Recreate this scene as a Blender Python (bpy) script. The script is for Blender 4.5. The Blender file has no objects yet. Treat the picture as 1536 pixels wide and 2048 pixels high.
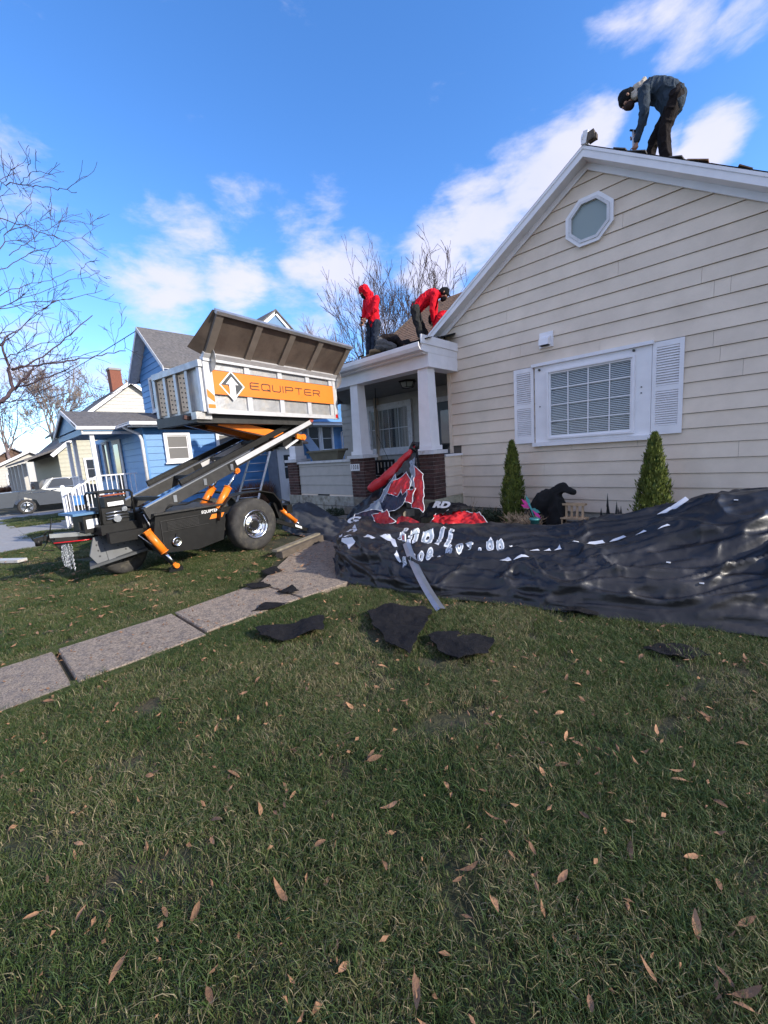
import bpy, bmesh, math, random
import numpy as np
from mathutils import Vector, Matrix, noise
random.seed(7)
sc = bpy.context.scene
COL = sc.collection

# ---------------------------------------------------------------- camera
cam_d = bpy.data.cameras.new('camera')
cam = bpy.data.objects.new('camera', cam_d); COL.objects.link(cam)
YAW, PITCH, ROLL = 0.76173, 0.14469, -0.06902
_f = Vector((-math.sin(YAW)*math.cos(PITCH), math.cos(YAW)*math.cos(PITCH), -math.sin(PITCH)))
_r0 = Vector((math.cos(YAW), math.sin(YAW), 0)); _u0 = _r0.cross(_f)
_r = _r0*math.cos(ROLL)+_u0*math.sin(ROLL); _u = -_r0*math.sin(ROLL)+_u0*math.cos(ROLL)
cam.matrix_world = Matrix(((_r.x,_u.x,-_f.x,0),(_r.y,_u.y,-_f.y,0),(_r.z,_u.z,-_f.z,1.5),(0,0,0,1)))
cam_d.sensor_fit = 'VERTICAL'; cam_d.sensor_height = 36; cam_d.lens = 36*804.08/2048
cam_d.clip_start = .02; cam_d.clip_end = 3000
sc.camera = cam

# ---------------------------------------------------------------- light
SUN_EL, SUN_DIR = math.radians(25), Vector((1, 0.28, 0)).normalized()
sun_d = bpy.data.lights.new('sun', 'SUN'); sun_d.energy = 2.9; sun_d.angle = math.radians(.6); sun_d.color = (1, .92, .8)
sun = bpy.data.objects.new('sun', sun_d); COL.objects.link(sun)
to_sun = Vector((SUN_DIR.x*math.cos(SUN_EL), SUN_DIR.y*math.cos(SUN_EL), math.sin(SUN_EL)))
sun.rotation_euler = to_sun.to_track_quat('Z', 'Y').to_euler()
sc.view_settings.view_transform = 'Standard'; sc.view_settings.look = 'None'
sc.view_settings.exposure = 1.0; sc.view_settings.gamma = 1
try: sc.view_settings.use_curve_mapping = False
except Exception: pass
TREE_BR=[([(-7.6, 0.48, 2.45), (-7.6, 0.58, 2.54), (-7.6, 0.68, 2.64), (-7.6, 0.75, 2.73), (-7.6, 0.73, 2.95), (-7.6, 0.74, 3.02), (-7.6, 0.71, 3.28)], 0.05), ([(-7.6, 0.75, 2.73), (-7.6, 0.94, 2.96), (-7.6, 1.02, 3.07)], 0.032), ([(-7.6, 0.76, 2.98), (-7.6, 0.96, 3.08), (-7.6, 1.18, 3.24), (-7.6, 1.51, 3.57), (-7.6, 1.82, 3.89)], 0.02), ([(-7.6, 0.76, 2.98), (-7.6, 0.98, 3.05), (-7.6, 1.28, 3.13), (-7.6, 1.56, 3.22), (-7.6, 1.86, 3.31), (-7.6, 2.19, 3.42)], 0.024), ([(-7.6, 2.02, 3.38), (-7.51, 2.13, 3.71), (-7.43, 2.24, 3.91)], 0.006), ([(-7.6, 2.18, 3.43), (-7.26, 2.11, 3.52)], 0.005), ([(-7.6, 1.02, 3.05), (-7.46, 1.26, 3.13), (-7.32, 1.51, 3.19), (-7.19, 1.76, 3.28)], 0.012), ([(-7.6, 0.77, 2.74), (-7.39, 0.97, 2.8), (-7.19, 1.24, 2.92), (-6.98, 1.35, 2.97)], 0.018), ([(-7.6, 0.55, 3.04), (-7.53, 0.66, 3.1), (-7.47, 0.89, 3.2), (-7.4, 1.12, 3.33), (-7.33, 1.36, 3.38), (-7.26, 1.53, 3.45)], 0.012), ([(-7.6, 0.55, 2.54), (-7.45, 0.72, 2.55), (-7.3, 0.85, 2.54), (-7.16, 1.06, 2.58), (-7.01, 1.24, 2.59)], 0.014), ([(-7.6, 0.41, 2.33), (-7.82, 0.58, 2.44), (-8.04, 0.76, 2.57), (-8.26, 0.92, 2.67)], 0.012), ([(-7.6, 0.9, 2.63), (-7.61, 1.11, 2.77), (-7.62, 1.38, 2.91), (-7.64, 1.55, 3.07), (-7.65, 1.63, 3.19)], 0.01), ([(-7.6, 0.8, 5.34), (-7.5, 1.0, 5.36), (-7.39, 1.2, 5.35), (-7.29, 1.35, 5.35), (-7.19, 1.52, 5.35), (-7.08, 1.64, 5.33), (-6.98, 1.73, 5.28)], 0.012), ([(-7.6, 0.75, 5.01), (-7.57, 0.94, 4.94), (-7.53, 1.15, 4.91), (-7.5, 1.36, 4.86), (-7.46, 1.62, 4.83), (-7.43, 1.78, 4.69), (-7.39, 1.86, 4.62)], 0.012), ([(-7.6, 1.92, 4.7), (-7.32, 1.7, 4.42), (-7.04, 1.59, 4.19)], 0.005), ([(-7.6, 0.76, 4.29), (-7.71, 0.9, 4.58), (-7.82, 1.03, 4.89), (-7.92, 1.19, 5.19), (-8.03, 1.37, 5.47), (-8.14, 1.47, 5.78)], 0.01), ([(-7.6, 0.66, 4.12), (-7.61, 0.85, 4.28), (-7.61, 1.01, 4.41), (-7.62, 1.18, 4.59), (-7.62, 1.47, 4.74), (-7.63, 1.66, 4.9), (-7.64, 1.85, 5.01), (-7.64, 2.0, 4.94)], 0.01), ([(-7.6, 0.97, 4.5), (-7.66, 1.18, 4.73), (-7.72, 1.39, 4.97), (-7.78, 1.6, 5.13), (-7.84, 1.67, 5.26), (-7.9, 1.85, 5.36), (-7.95, 2.16, 5.4)], 0.007), ([(-7.6, 0.65, 3.82), (-7.58, 0.79, 3.94), (-7.57, 1.08, 4.14), (-7.55, 1.36, 4.26), (-7.54, 1.67, 4.49)], 0.01), ([(-7.6, 0.62, 3.68), (-7.57, 0.76, 3.75), (-7.55, 1.07, 3.9), (-7.52, 1.53, 4.04), (-7.5, 1.98, 4.26)], 0.01), ([(-7.6, 0.67, 3.67), (-7.74, 0.79, 3.85), (-7.87, 1.25, 4.16), (-8.01, 1.67, 4.48), (-8.15, 1.91, 4.62), (-8.28, 2.18, 4.83)], 0.008), ([(-7.6, 0.58, 3.42), (-7.68, 0.73, 3.48), (-7.76, 0.93, 3.55), (-7.84, 1.11, 3.78), (-7.92, 1.25, 3.92), (-8.0, 1.48, 4.15)], 0.01), ([(-7.6, 0.63, 3.19), (-7.66, 0.7, 3.31), (-7.72, 0.89, 3.5), (-7.79, 1.15, 3.83), (-7.85, 1.38, 4.05), (-7.91, 1.72, 4.22)], 0.011), ([(-7.6, 1.24, 5.48), (-7.41, 1.31, 5.55), (-7.21, 1.4, 5.52), (-7.02, 1.53, 5.41)], 0.006), ([(-7.6, 1.35, 5.67), (-7.41, 1.32, 5.77), (-7.23, 1.23, 5.79)], 0.005), ([(-7.6, 1.15, 5.44), (-8.08, 1.26, 5.93)], 0.004), ([(-7.6, 1.0, 5.32), (-7.39, 1.1, 5.48), (-7.18, 1.14, 5.45)], 0.005), ([(-7.6, 0.99, 4.78), (-7.85, 1.06, 5.12), (-8.11, 1.06, 5.49)], 0.005), ([(-7.6, 1.57, 5.57), (-7.52, 1.52, 5.3), (-7.44, 1.46, 4.95)], 0.004), ([(-7.6, 1.45, 4.73), (-7.86, 1.43, 4.69), (-8.12, 1.36, 4.51)], 0.004), ([(-7.6, 0.71, 3.28), (-7.6, 0.8, 3.44), (-7.6, 0.9, 3.51)], 0.02), ([(-7.6, 0.71, 3.28), (-7.6, 0.66, 3.41), (-7.6, 0.61, 3.64)], 0.022), ([(-7.6, 1.57, 4.88), (-7.83, 1.55, 5.01), (-8.07, 1.69, 5.3), (-8.3, 1.88, 5.72)], 0.004), ([(-7.6, 0.75, 2.73), (-7.47, 0.83, 2.82), (-7.34, 1.01, 3.0), (-7.21, 1.14, 3.27), (-7.08, 1.23, 3.53)], 0.008), ([(-7.6, 0.83, 2.76), (-7.74, 1.08, 2.98), (-7.87, 1.38, 3.35), (-8.01, 1.69, 3.63)], 0.007), ([(-7.6, 0.88, 2.59), (-7.73, 0.93, 2.71), (-7.87, 1.17, 2.93), (-8.0, 1.38, 3.1)], 0.006), ([(-7.6, 0.74, 3.02), (-7.43, 0.84, 3.18), (-7.26, 1.02, 3.32), (-7.09, 1.06, 3.5), (-6.92, 1.11, 3.62)], 0.008)]
LEAF_AT=[(-0.31, 1.58), (-0.57, 0.99), (-0.69, 1.03), (-1.01, 1.75), (-0.99, 1.85), (-0.81, 1.61), (-0.82, 1.35), (-0.89, 2.2), (-0.75, 2.07), (-0.66, 1.9), (-0.6, 1.89), (-0.61, 1.71), (-0.55, 1.77), (-0.66, 1.61), (-0.33, 2.22), (-0.01, 2.35), (-0.16, 2.49), (-0.04, 1.51), (-0.08, 1.33), (-0.12, 1.56), (-0.43, 1.21), (-0.55, 1.24), (-0.06, 1.89), (0.03, 1.43), (-1.17, 2.14), (-1.15, 2.52), (-0.84, 2.44), (-0.75, 2.56), (-0.68, 2.62), (-0.54, 2.98), (-0.03, 3.33), (0.03, 2.89), (-0.28, 1.46), (-0.45, 1.5), (0.05, 2.57), (-0.7, 0.97), (-0.93, 0.85), (-1.08, 1.04), (-2.11, 0.45), (-1.78, 0.7), (-1.39, 0.26), (-1.31, 0.33), (-1.7, 1.05), (-1.51, 0.68), (-0.62, 0.65), (-0.82, 0.56), (-3.38, 0.21), (-2.94, 0.49), (-2.38, 1.07), (-1.85, 1.43), (-2.11, 0.43), (0.04, 1.22), (0.03, 1.18), (-1.32, 1.2), (-1.35, 1.2), (-1.73, 1.4), (-1.03, 1.83), (-0.16, 2.49), (-3.12, 1.21), (-5.17, 0.37), (-4.99, 0.32), (-5.22, 0.72), (-0.17, 1.11), (-0.26, 0.93), (-1.18, 0.75), (-1.15, 0.55), (-1.94, 0.12), (-1.34, 0.11), (-1.74, -0.05), (-1.06, 0.27)]
BAN={'reverse': [(-5.006, 6.241, 1.552), (-4.765, 5.967, 1.197), (-4.627, 5.705, 0.856), (-4.756, 5.671, 0.811), (-5.037, 5.9, 1.109), (-5.171, 5.793, 0.97), (-5.328, 5.775, 0.946), (-5.07, 6.056, 1.312)], 'grey': [(-5.18, 5.791, 1.045), (-5.107, 5.719, 0.951), (-5.182, 5.559, 0.744), (-5.233, 5.393, 0.529), (-5.315, 5.461, 0.616), (-5.233, 5.665, 0.882)], 'red_a': [(-4.91, 5.805, 1.09), (-4.738, 5.699, 0.953), (-4.701, 5.606, 0.831), (-4.79, 5.537, 0.742), (-4.85, 5.596, 0.818), (-4.887, 5.519, 0.718), (-5.123, 5.55, 0.759), (-5.13, 5.665, 0.907), (-4.97, 5.735, 0.999)], 'navy': [(-5.151, 5.56, 0.733), (-4.895, 5.546, 0.715), (-4.861, 5.607, 0.793), (-4.702, 5.541, 0.708), (-4.736, 5.44, 0.577), (-4.818, 5.364, 0.478), (-5.15, 5.311, 0.409), (-5.235, 5.394, 0.516), (-5.171, 5.481, 0.63)], 'red_b': [(-4.695, 5.836, 1.156), (-4.441, 5.731, 1.019), (-4.25, 5.471, 0.681), (-4.17, 5.332, 0.501), (-4.264, 5.368, 0.548), (-4.43, 5.379, 0.562), (-4.491, 5.548, 0.781)], 'red_c': [(-4.617, 5.519, 0.783), (-4.472, 5.545, 0.817), (-4.441, 5.44, 0.68), (-4.445, 5.383, 0.607), (-4.553, 5.389, 0.614)], 'red_d': [(-4.893, 4.879, 0.432), (-4.616, 4.936, 0.506), (-4.519, 4.871, 0.422), (-4.392, 4.839, 0.38), (-4.644, 4.729, 0.238), (-4.763, 4.799, 0.329)], 'red_e': [(-4.48, 5.057, 0.405), (-4.285, 5.065, 0.415), (-4.061, 5.023, 0.36), (-4.311, 4.967, 0.287), (-4.447, 4.975, 0.298)], 'greyb': [(-5.422, 5.36, 0.564), (-5.254, 5.407, 0.625), (-5.082, 5.259, 0.433), (-5.325, 5.268, 0.444), (-5.518, 5.227, 0.391)], 'purple': [(-5.578, 5.127, 0.365), (-5.259, 5.203, 0.463), (-5.011, 5.186, 0.442), (-5.128, 5.128, 0.366), (-5.285, 5.055, 0.272), (-5.532, 5.019, 0.224)], 'strip': [(-4.912, 5.978, 1.249), (-4.868, 6.05, 1.342), (-4.601, 5.695, 0.882), (-4.701, 5.694, 0.881)], 'black_a': [(-5.524, 4.766, 0.221), (-5.346, 4.914, 0.413), (-4.93, 4.914, 0.413), (-4.762, 4.828, 0.301), (-4.672, 4.756, 0.208), (-5.03, 4.659, 0.082), (-5.557, 4.707, 0.144)]}
CLOUDS=[((-0.3468, 0.8211, 0.4535), 0.1417, 1), ((-0.4428, 0.7833, 0.4363), 0.1195, 1), ((-0.2413, 0.8186, 0.5212), 0.0588, 1), ((-0.2837, 0.8235, 0.4913), 0.0975, 1), ((-0.5236, 0.7562, 0.3925), 0.1257, 0.9), ((-0.093, 0.8926, 0.4411), 0.0596, 1), ((-0.1584, 0.8838, 0.4402), 0.0506, 0.8), ((-0.1239, 0.7995, 0.5877), 0.0783, 0.6), ((-0.1826, 0.7812, 0.597), 0.0669, 0.5), ((-0.0545, 0.8196, 0.5704), 0.0606, 0.7), ((-0.8095, 0.392, 0.4371), 0.1054, 0.6), ((-0.759, 0.4427, 0.4773), 0.0763, 0.5), ((-0.8781, 0.3387, 0.3379), 0.1382, 0.78), ((-0.8045, 0.4629, 0.3722), 0.1337, 0.78), ((-0.6969, 0.5901, 0.4076), 0.1044, 0.7), ((-0.6567, 0.5797, 0.4823), 0.0593, 0.39), ((-0.8829, 0.2693, 0.3846), 0.0829, 0.55), ((-0.9718, 0.1242, 0.2004), 0.135, 0.62), ((-0.8839, 0.1517, 0.4423), 0.0887, 0.4), ((-0.8961, 0.1925, 0.4), 0.0775, 0.5), ((-0.7585, 0.572, 0.3123), 0.1537, 0.62), ((-0.6678, 0.6444, 0.3725), 0.1289, 0.7), ((-0.9668, 0.2059, 0.1517), 0.1075, 0.55), ((-0.6359, 0.7131, 0.2952), 0.1347, 0.55), ((-0.8115, 0.3357, 0.4783), 0.0541, 0.35)]
def build_world():
    w = bpy.data.worlds.new('World'); sc.world = w; w.use_nodes = True
    nt = w.node_tree; nt.nodes.clear(); N = nt.nodes.new; Lk = nt.links.new
    out = N('ShaderNodeOutputWorld'); bg = N('ShaderNodeBackground'); Lk(bg.outputs[0], out.inputs[0])
    sky = N('ShaderNodeTexSky'); sky.sky_type = 'NISHITA'; sky.sun_disc = False
    sky.sun_elevation = SUN_EL; sky.sun_rotation = math.radians(90)-math.atan2(SUN_DIR.y, SUN_DIR.x)
    sky.air_density = 1.0; sky.dust_density = .3; sky.ozone_density = 2.2
    tc = N('ShaderNodeTexCoord')
    def math_(op, a, b=None, c=None):
        m = N('ShaderNodeMath'); m.operation = op
        for i, v in enumerate((a, b, c)):
            if v is None: continue
            if isinstance(v, (int, float)): m.inputs[i].default_value = v
            else: Lk(v, m.inputs[i])
        return m.outputs[0]
    nrm = N('ShaderNodeVectorMath'); nrm.operation = 'NORMALIZE'; Lk(tc.outputs['Generated'], nrm.inputs[0])
    D = nrm.outputs[0]
    flat = N('ShaderNodeVectorMath'); flat.operation = 'MULTIPLY'; Lk(D, flat.inputs[0]); flat.inputs[1].default_value = (1,1,2.4); F_ = flat.outputs[0]
    # warp
    n0 = N('ShaderNodeTexNoise'); n0.inputs['Scale'].default_value = 3; n0.inputs['Detail'].default_value = 4; Lk(F_, n0.inputs['Vector'])
    v1 = N('ShaderNodeVectorMath'); v1.operation = 'SUBTRACT'; Lk(n0.outputs['Color'], v1.inputs[0]); v1.inputs[1].default_value = (.5, .5, .5)
    v2 = N('ShaderNodeVectorMath'); v2.operation = 'SCALE'; Lk(v1.outputs[0], v2.inputs[0]); v2.inputs['Scale'].default_value = .13
    v3 = N('ShaderNodeVectorMath'); v3.operation = 'ADD'; Lk(D, v3.inputs[0]); Lk(v2.outputs[0], v3.inputs[1])
    W = v3.outputs[0]
    acc = None
    for d, r, wt in CLOUDS:
        q = N('ShaderNodeVectorMath'); q.operation = 'DISTANCE'; Lk(W, q.inputs[0]); q.inputs[1].default_value = d
        mr = N('ShaderNodeMapRange'); mr.interpolation_type = 'SMOOTHSTEP'
        mr.inputs['From Min'].default_value = r*1.25; mr.inputs['From Max'].default_value = r*.15
        mr.inputs['To Min'].default_value = 0; mr.inputs['To Max'].default_value = wt
        Lk(q.outputs['Value'], mr.inputs['Value'])
        acc = mr.outputs[0] if acc is None else math_('MAXIMUM', acc, mr.outputs[0])
    n1 = N('ShaderNodeTexNoise'); n1.inputs['Scale'].default_value = 6; n1.inputs['Detail'].default_value = 8; n1.inputs['Roughness'].default_value = .6; n1.inputs['Distortion'].default_value=.15; Lk(F_, n1.inputs['Vector'])
    # unseen clouds outside the view, cover thickened to brighten ambient light on the facade
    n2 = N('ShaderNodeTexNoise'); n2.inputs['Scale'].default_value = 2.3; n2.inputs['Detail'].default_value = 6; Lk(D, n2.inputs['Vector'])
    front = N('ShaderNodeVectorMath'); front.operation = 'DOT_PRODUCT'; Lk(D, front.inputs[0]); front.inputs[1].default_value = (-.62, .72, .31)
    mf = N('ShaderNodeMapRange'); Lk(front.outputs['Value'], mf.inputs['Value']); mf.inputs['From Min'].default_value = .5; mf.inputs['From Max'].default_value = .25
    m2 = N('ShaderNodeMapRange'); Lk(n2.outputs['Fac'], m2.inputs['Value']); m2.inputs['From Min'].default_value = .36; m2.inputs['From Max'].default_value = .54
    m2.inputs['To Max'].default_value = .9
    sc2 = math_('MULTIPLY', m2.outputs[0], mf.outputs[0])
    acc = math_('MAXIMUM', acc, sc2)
    a = math_('MULTIPLY_ADD', n1.outputs['Fac'], 2.6, -1.52)
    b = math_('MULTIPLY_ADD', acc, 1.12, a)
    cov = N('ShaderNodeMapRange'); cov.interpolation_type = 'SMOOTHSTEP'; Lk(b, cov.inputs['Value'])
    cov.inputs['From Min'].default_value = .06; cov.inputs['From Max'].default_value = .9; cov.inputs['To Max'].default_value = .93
    # cloud shade
    n3 = N('ShaderNodeTexNoise'); n3.inputs['Scale'].default_value = 5; n3.inputs['Detail'].default_value = 5; Lk(W, n3.inputs['Vector'])
    cr = N('ShaderNodeMix'); cr.data_type = 'RGBA'; Lk(n3.outputs['Fac'], cr.inputs['Factor'])
    cr.inputs['A'].default_value = (5.2, 5.0, 6.1, 1); cr.inputs['B'].default_value = (3.7, 3.95, 5.4, 1)
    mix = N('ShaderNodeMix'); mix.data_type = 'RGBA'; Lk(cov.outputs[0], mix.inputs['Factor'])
    hs = N('ShaderNodeHueSaturation'); hs.inputs['Saturation'].default_value = 1.22; hs.inputs['Value'].default_value = SKY_V
    Lk(sky.outputs[0], hs.inputs['Color'])
    tint = N('ShaderNodeMix'); tint.data_type = 'RGBA'; tint.blend_type = 'MULTIPLY'; tint.inputs['Factor'].default_value = 1; tint.inputs['B'].default_value = (.88,.96,1.16,1); Lk(hs.outputs[0], tint.inputs['A'])
    Lk(tint.outputs['Result'], mix.inputs['A']); Lk(cr.outputs['Result'], mix.inputs['B'])
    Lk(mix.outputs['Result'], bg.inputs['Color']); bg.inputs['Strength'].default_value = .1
SKY_V = 1.52
build_world()

# ---------------------------------------------------------------- helpers
def wm(o):
    m = Matrix.LocRotScale(o.location, o.rotation_euler, o.scale)
    return wm(o.parent) @ o.matrix_parent_inverse @ m if o.parent else m
def tag(o, label=None, cat=None, group=None, kind=None):
    if label: o['label'] = label
    if cat: o['category'] = cat
    if group: o['group'] = group
    if kind: o['kind'] = kind
    return o
def adopt(o, parent, local=False):
    o.parent = parent
    if not local: o.matrix_parent_inverse = wm(parent).inverted()
    return o
def thing(name, label, cat, loc=(0,0,0), rz=0, group=None):
    o = bpy.data.objects.new(name, None); COL.objects.link(o); o.empty_display_size = .1
    o.location = loc; o.rotation_euler = (0, 0, rz)
    return tag(o, label, cat, group)
def link(name, me, parent=None, local=False, label=None, cat=None, group=None, kind=None):
    o = bpy.data.objects.new(name, me); COL.objects.link(o)
    if parent is not None: adopt(o, parent, local)
    return tag(o, label, cat, group, kind)
def copy_tree(o, parent=None):
    c = o.copy(); COL.objects.link(c)
    if parent is not None:
        c.parent = parent; c.matrix_parent_inverse = o.matrix_parent_inverse.copy()
    for ch in [x for x in bpy.data.objects if x.parent == o]: copy_tree(ch, c)
    return c
V = Vector
class MB:
    def __init__(s): s.v = []; s.f = []; s.sm = []; s.mi = []; s.m = 0
    def add(s, vs, fs, smooth=False):
        n = len(s.v); s.v += [tuple(x) for x in vs]
        for f in fs: s.f.append([i+n for i in f]); s.sm.append(smooth); s.mi.append(s.m)
        return s
    def box(s, c, d, R=None):
        x, y, z = d[0]/2, d[1]/2, d[2]/2
        vs = [V((a, b, e)) for a in (-x, x) for b in (-y, y) for e in (-z, z)]
        if R is not None: vs = [R @ q for q in vs]
        c = V(c)
        return s.add([c+q for q in vs], [(0,1,3,2),(4,6,7,5),(0,4,5,1),(2,3,7,6),(0,2,6,4),(1,5,7,3)])
    def bb(s, a, b):
        return s.box([(a[i]+b[i])/2 for i in range(3)], [abs(b[i]-a[i]) for i in range(3)])
    def beam(s, p0, p1, w, h, up=(0,0,1), taper=1.0):
        p0, p1 = V(p0), V(p1); d = (p1-p0).normalized(); up = V(up)
        if abs(d.dot(up)) > .98: up = V((0, 1, 0))
        a = d.cross(up).normalized(); b = a.cross(d)
        vs = []
        for p, t in ((p0, 1), (p1, taper)):
            for i, j in ((-1,-1),(1,-1),(1,1),(-1,1)): vs.append(p+a*i*w/2*t+b*j*h/2*t)
        return s.add(vs, [(3,2,1,0),(4,5,6,7),(0,1,5,4),(1,2,6,5),(2,3,7,6),(3,0,4,7)])
    def cyl(s, p0, p1, r0, r1=None, n=12, caps=True, smooth=True):
        r1 = r0 if r1 is None else r1
        p0, p1 = V(p0), V(p1); d = (p1-p0)
        if d.length < 1e-7: return s
        d.normalize(); a = d.orthogonal().normalized(); b = d.cross(a)
        vs = [p+a*math.cos(2*math.pi*i/n)*r+b*math.sin(2*math.pi*i/n)*r for p, r in ((p0, r0), (p1, r1)) for i in range(n)]
        s.add(vs, [(i, (i+1) % n, n+(i+1) % n, n+i) for i in range(n)], smooth)
        if caps:
            m = len(s.v)-2*n
            s.f.append([m+i for i in range(n)][::-1]); s.sm.append(False); s.mi.append(s.m)
            s.f.append([m+n+i for i in range(n)]); s.sm.append(False); s.mi.append(s.m)
        return s
    def tube(s, pts, r, n=6, caps=True):
        pts = [V(p) for p in pts]; rs = r if isinstance(r, (list, tuple)) else [r]*len(pts)
        ref = None; rings = []
        for i, p in enumerate(pts):
            d = (pts[min(i+1, len(pts)-1)]-pts[max(i-1, 0)])
            if d.length < 1e-9: d = V((0, 0, 1))
            d.normalize()
            a = (ref - d*ref.dot(d)) if ref is not None else d.orthogonal()
            if a.length < 1e-6: a = d.orthogonal()
            a.normalize(); ref = a; b = d.cross(a)
            rings.append([p+a*math.cos(2*math.pi*k/n)*rs[i]+b*math.sin(2*math.pi*k/n)*rs[i] for k in range(n)])
        vs = [q for rg in rings for q in rg]; fs = []
        for i in range(len(pts)-1):
            for k in range(n): fs.append((i*n+k, i*n+(k+1) % n, (i+1)*n+(k+1) % n, (i+1)*n+k))
        s.add(vs, fs, True)
        if caps:
            m = len(s.v)-len(vs)
            for q in ([m+i for i in range(n)][::-1], [m+len(vs)-n+i for i in range(n)]): s.f.append(q); s.sm.append(False); s.mi.append(s.m)
        return s
    def lathe(s, prof, M, n=24, smooth=True):
        vs = [M @ V((r*math.cos(2*math.pi*k/n), r*math.sin(2*math.pi*k/n), z)) for r, z in prof for k in range(n)]
        fs = [(i*n+k, i*n+(k+1) % n, (i+1)*n+(k+1) % n, (i+1)*n+k) for i in range(len(prof)-1) for k in range(n)]
        return s.add(vs, fs, smooth)
    def prism(s, poly, d):
        """poly: list of 3D points (planar), d: extrusion vector"""
        d = V(d); n = len(poly); vs = [V(p) for p in poly]+[V(p)+d for p in poly]
        nn = V((0, 0, 0))
        for i in range(n): nn += V(poly[i]).cross(V(poly[(i+1) % n]))
        fs = [list(range(n)), [n+i for i in range(n)][::-1]]+[(i, n+i, n+(i+1) % n, (i+1) % n) for i in range(n)]
        if nn.dot(d) > 0: fs = [list(f)[::-1] for f in fs]
        return s.add(vs, fs)
    def mesh(s, name='m', mats=None):
        me = bpy.data.meshes.new(name); me.from_pydata(s.v, [], s.f)
        me.polygons.foreach_set('use_smooth', s.sm); me.polygons.foreach_set('material_index', s.mi)
        for m in (mats if isinstance(mats, (list, tuple)) else [mats]): me.materials.append(m)
        me.update(); return me
    def build(s, name, mat, parent=None, local=False, **k):
        return link(name, s.mesh(name, mat), parent, local, **k)

_mats = {}
def mat(name, col, rough=.6, metal=0, var=.12, scale=6, bump=0, bscale=60, spec=.5, stretch=(1,1,1), col2=None, c2s=3, c2lo=.5, c2hi=.62, coat=0, obj=False, trans=0, rnd=0):
    if name in _mats: return _mats[name]
    m = bpy.data.materials.new(name); m.use_nodes = True; nt = m.node_tree; N = nt.nodes.new; Lk = nt.links.new
    p = nt.nodes['Principled BSDF']; p.inputs['Roughness'].default_value = rough; p.inputs['Metallic'].default_value = metal
    p.inputs['Specular IOR Level'].default_value = spec; p.inputs['Coat Weight'].default_value = coat
    if trans: p.inputs['Transmission Weight'].default_value = trans
    if obj: src = N('ShaderNodeTexCoord').outputs['Object']
    else: src = N('ShaderNodeNewGeometry').outputs['Position']
    mp = N('ShaderNodeMapping'); Lk(src, mp.inputs['Vector']); mp.inputs['Scale'].default_value = stretch
    n = N('ShaderNodeTexNoise'); n.inputs['Scale'].default_value = scale; n.inputs['Detail'].default_value = 6; Lk(mp.outputs[0], n.inputs['Vector'])
    mr = N('ShaderNodeMapRange'); Lk(n.outputs['Fac'], mr.inputs['Value']); mr.inputs['From Min'].default_value = .3; mr.inputs['From Max'].default_value = .7
    mr.inputs['To Min'].default_value = 1-var; mr.inputs['To Max'].default_value = 1+var
    base = None
    if col2 is not None:
        n2 = N('ShaderNodeTexNoise'); n2.inputs['Scale'].default_value = c2s; n2.inputs['Detail'].default_value = 7; n2.inputs['Roughness'].default_value = .65; Lk(mp.outputs[0], n2.inputs['Vector'])
        r2 = N('ShaderNodeMapRange'); Lk(n2.outputs['Fac'], r2.inputs['Value']); r2.inputs['From Min'].default_value = c2lo; r2.inputs['From Max'].default_value = c2hi
        mx = N('ShaderNodeMix'); mx.data_type = 'RGBA'; Lk(r2.outputs[0], mx.inputs['Factor'])
        mx.inputs['A'].default_value = (*col, 1); mx.inputs['B'].default_value = (*col2, 1); base = mx.outputs['Result']
    vm = N('ShaderNodeVectorMath'); vm.operation = 'SCALE'
    if base is not None: Lk(base, vm.inputs[0])
    else: vm.inputs[0].default_value = col
    f = mr.outputs[0]
    if rnd:
        oi = N('ShaderNodeObjectInfo'); r3 = N('ShaderNodeMapRange'); Lk(oi.outputs['Random'], r3.inputs['Value']); r3.inputs['To Min'].default_value = 1-rnd; r3.inputs['To Max'].default_value = 1+rnd
        mu = N('ShaderNodeMath'); mu.operation = 'MULTIPLY'; Lk(f, mu.inputs[0]); Lk(r3.outputs[0], mu.inputs[1]); f = mu.outputs[0]
    Lk(f, vm.inputs['Scale']); Lk(vm.outputs[0], p.inputs['Base Color'])
    if bump:
        nb = N('ShaderNodeTexNoise'); nb.inputs['Scale'].default_value = bscale; nb.inputs['Detail'].default_value = 5; Lk(mp.outputs[0], nb.inputs['Vector'])
        b = N('ShaderNodeBump'); b.inputs['Strength'].default_value = bump; b.inputs['Distance'].default_value = .02; Lk(nb.outputs['Fac'], b.inputs['Height']); Lk(b.outputs[0], p.inputs['Normal'])
    _mats[name] = m; return m

M_cream = mat('cream_siding', (.72,.61,.485), .5, var=.06, scale=2.5, col2=(.63,.53,.415), c2s=1.6, c2lo=.45, c2hi=.75, bump=.12, bscale=25, rnd=.04)
M_white = mat('white_trim', (.80,.79,.80), .45, var=.05, scale=5, bump=.08, bscale=20, rnd=.03)
M_wdirty = mat('weathered_white', (.62,.62,.63), .6, var=.1, scale=8, col2=(.42,.41,.38), c2s=9, c2lo=.55, c2hi=.7, bump=.2)
M_blue = mat('blue_siding', (.075,.235,.50), .5, var=.07, scale=3, bump=.12, bscale=25, rnd=.04)
M_blued = mat('blue_trim', (.08,.19,.34), .5, var=.06)
M_roofgrey = mat('grey_shingle', (.13,.12,.115), .9, var=.3, scale=14, stretch=(1,1,1), bump=.6, bscale=40, col2=(.11,.105,.105), c2s=5)
M_roofbrown = mat('brown_shingle', (.27,.155,.085), .9, var=.35, scale=20, bump=.5, bscale=60, col2=(.16,.095,.055), c2s=6)
M_felt = mat('black_felt', (.012,.0115,.013), .95, var=.3, scale=30, bump=.7, bscale=120, spec=.2)
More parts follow.
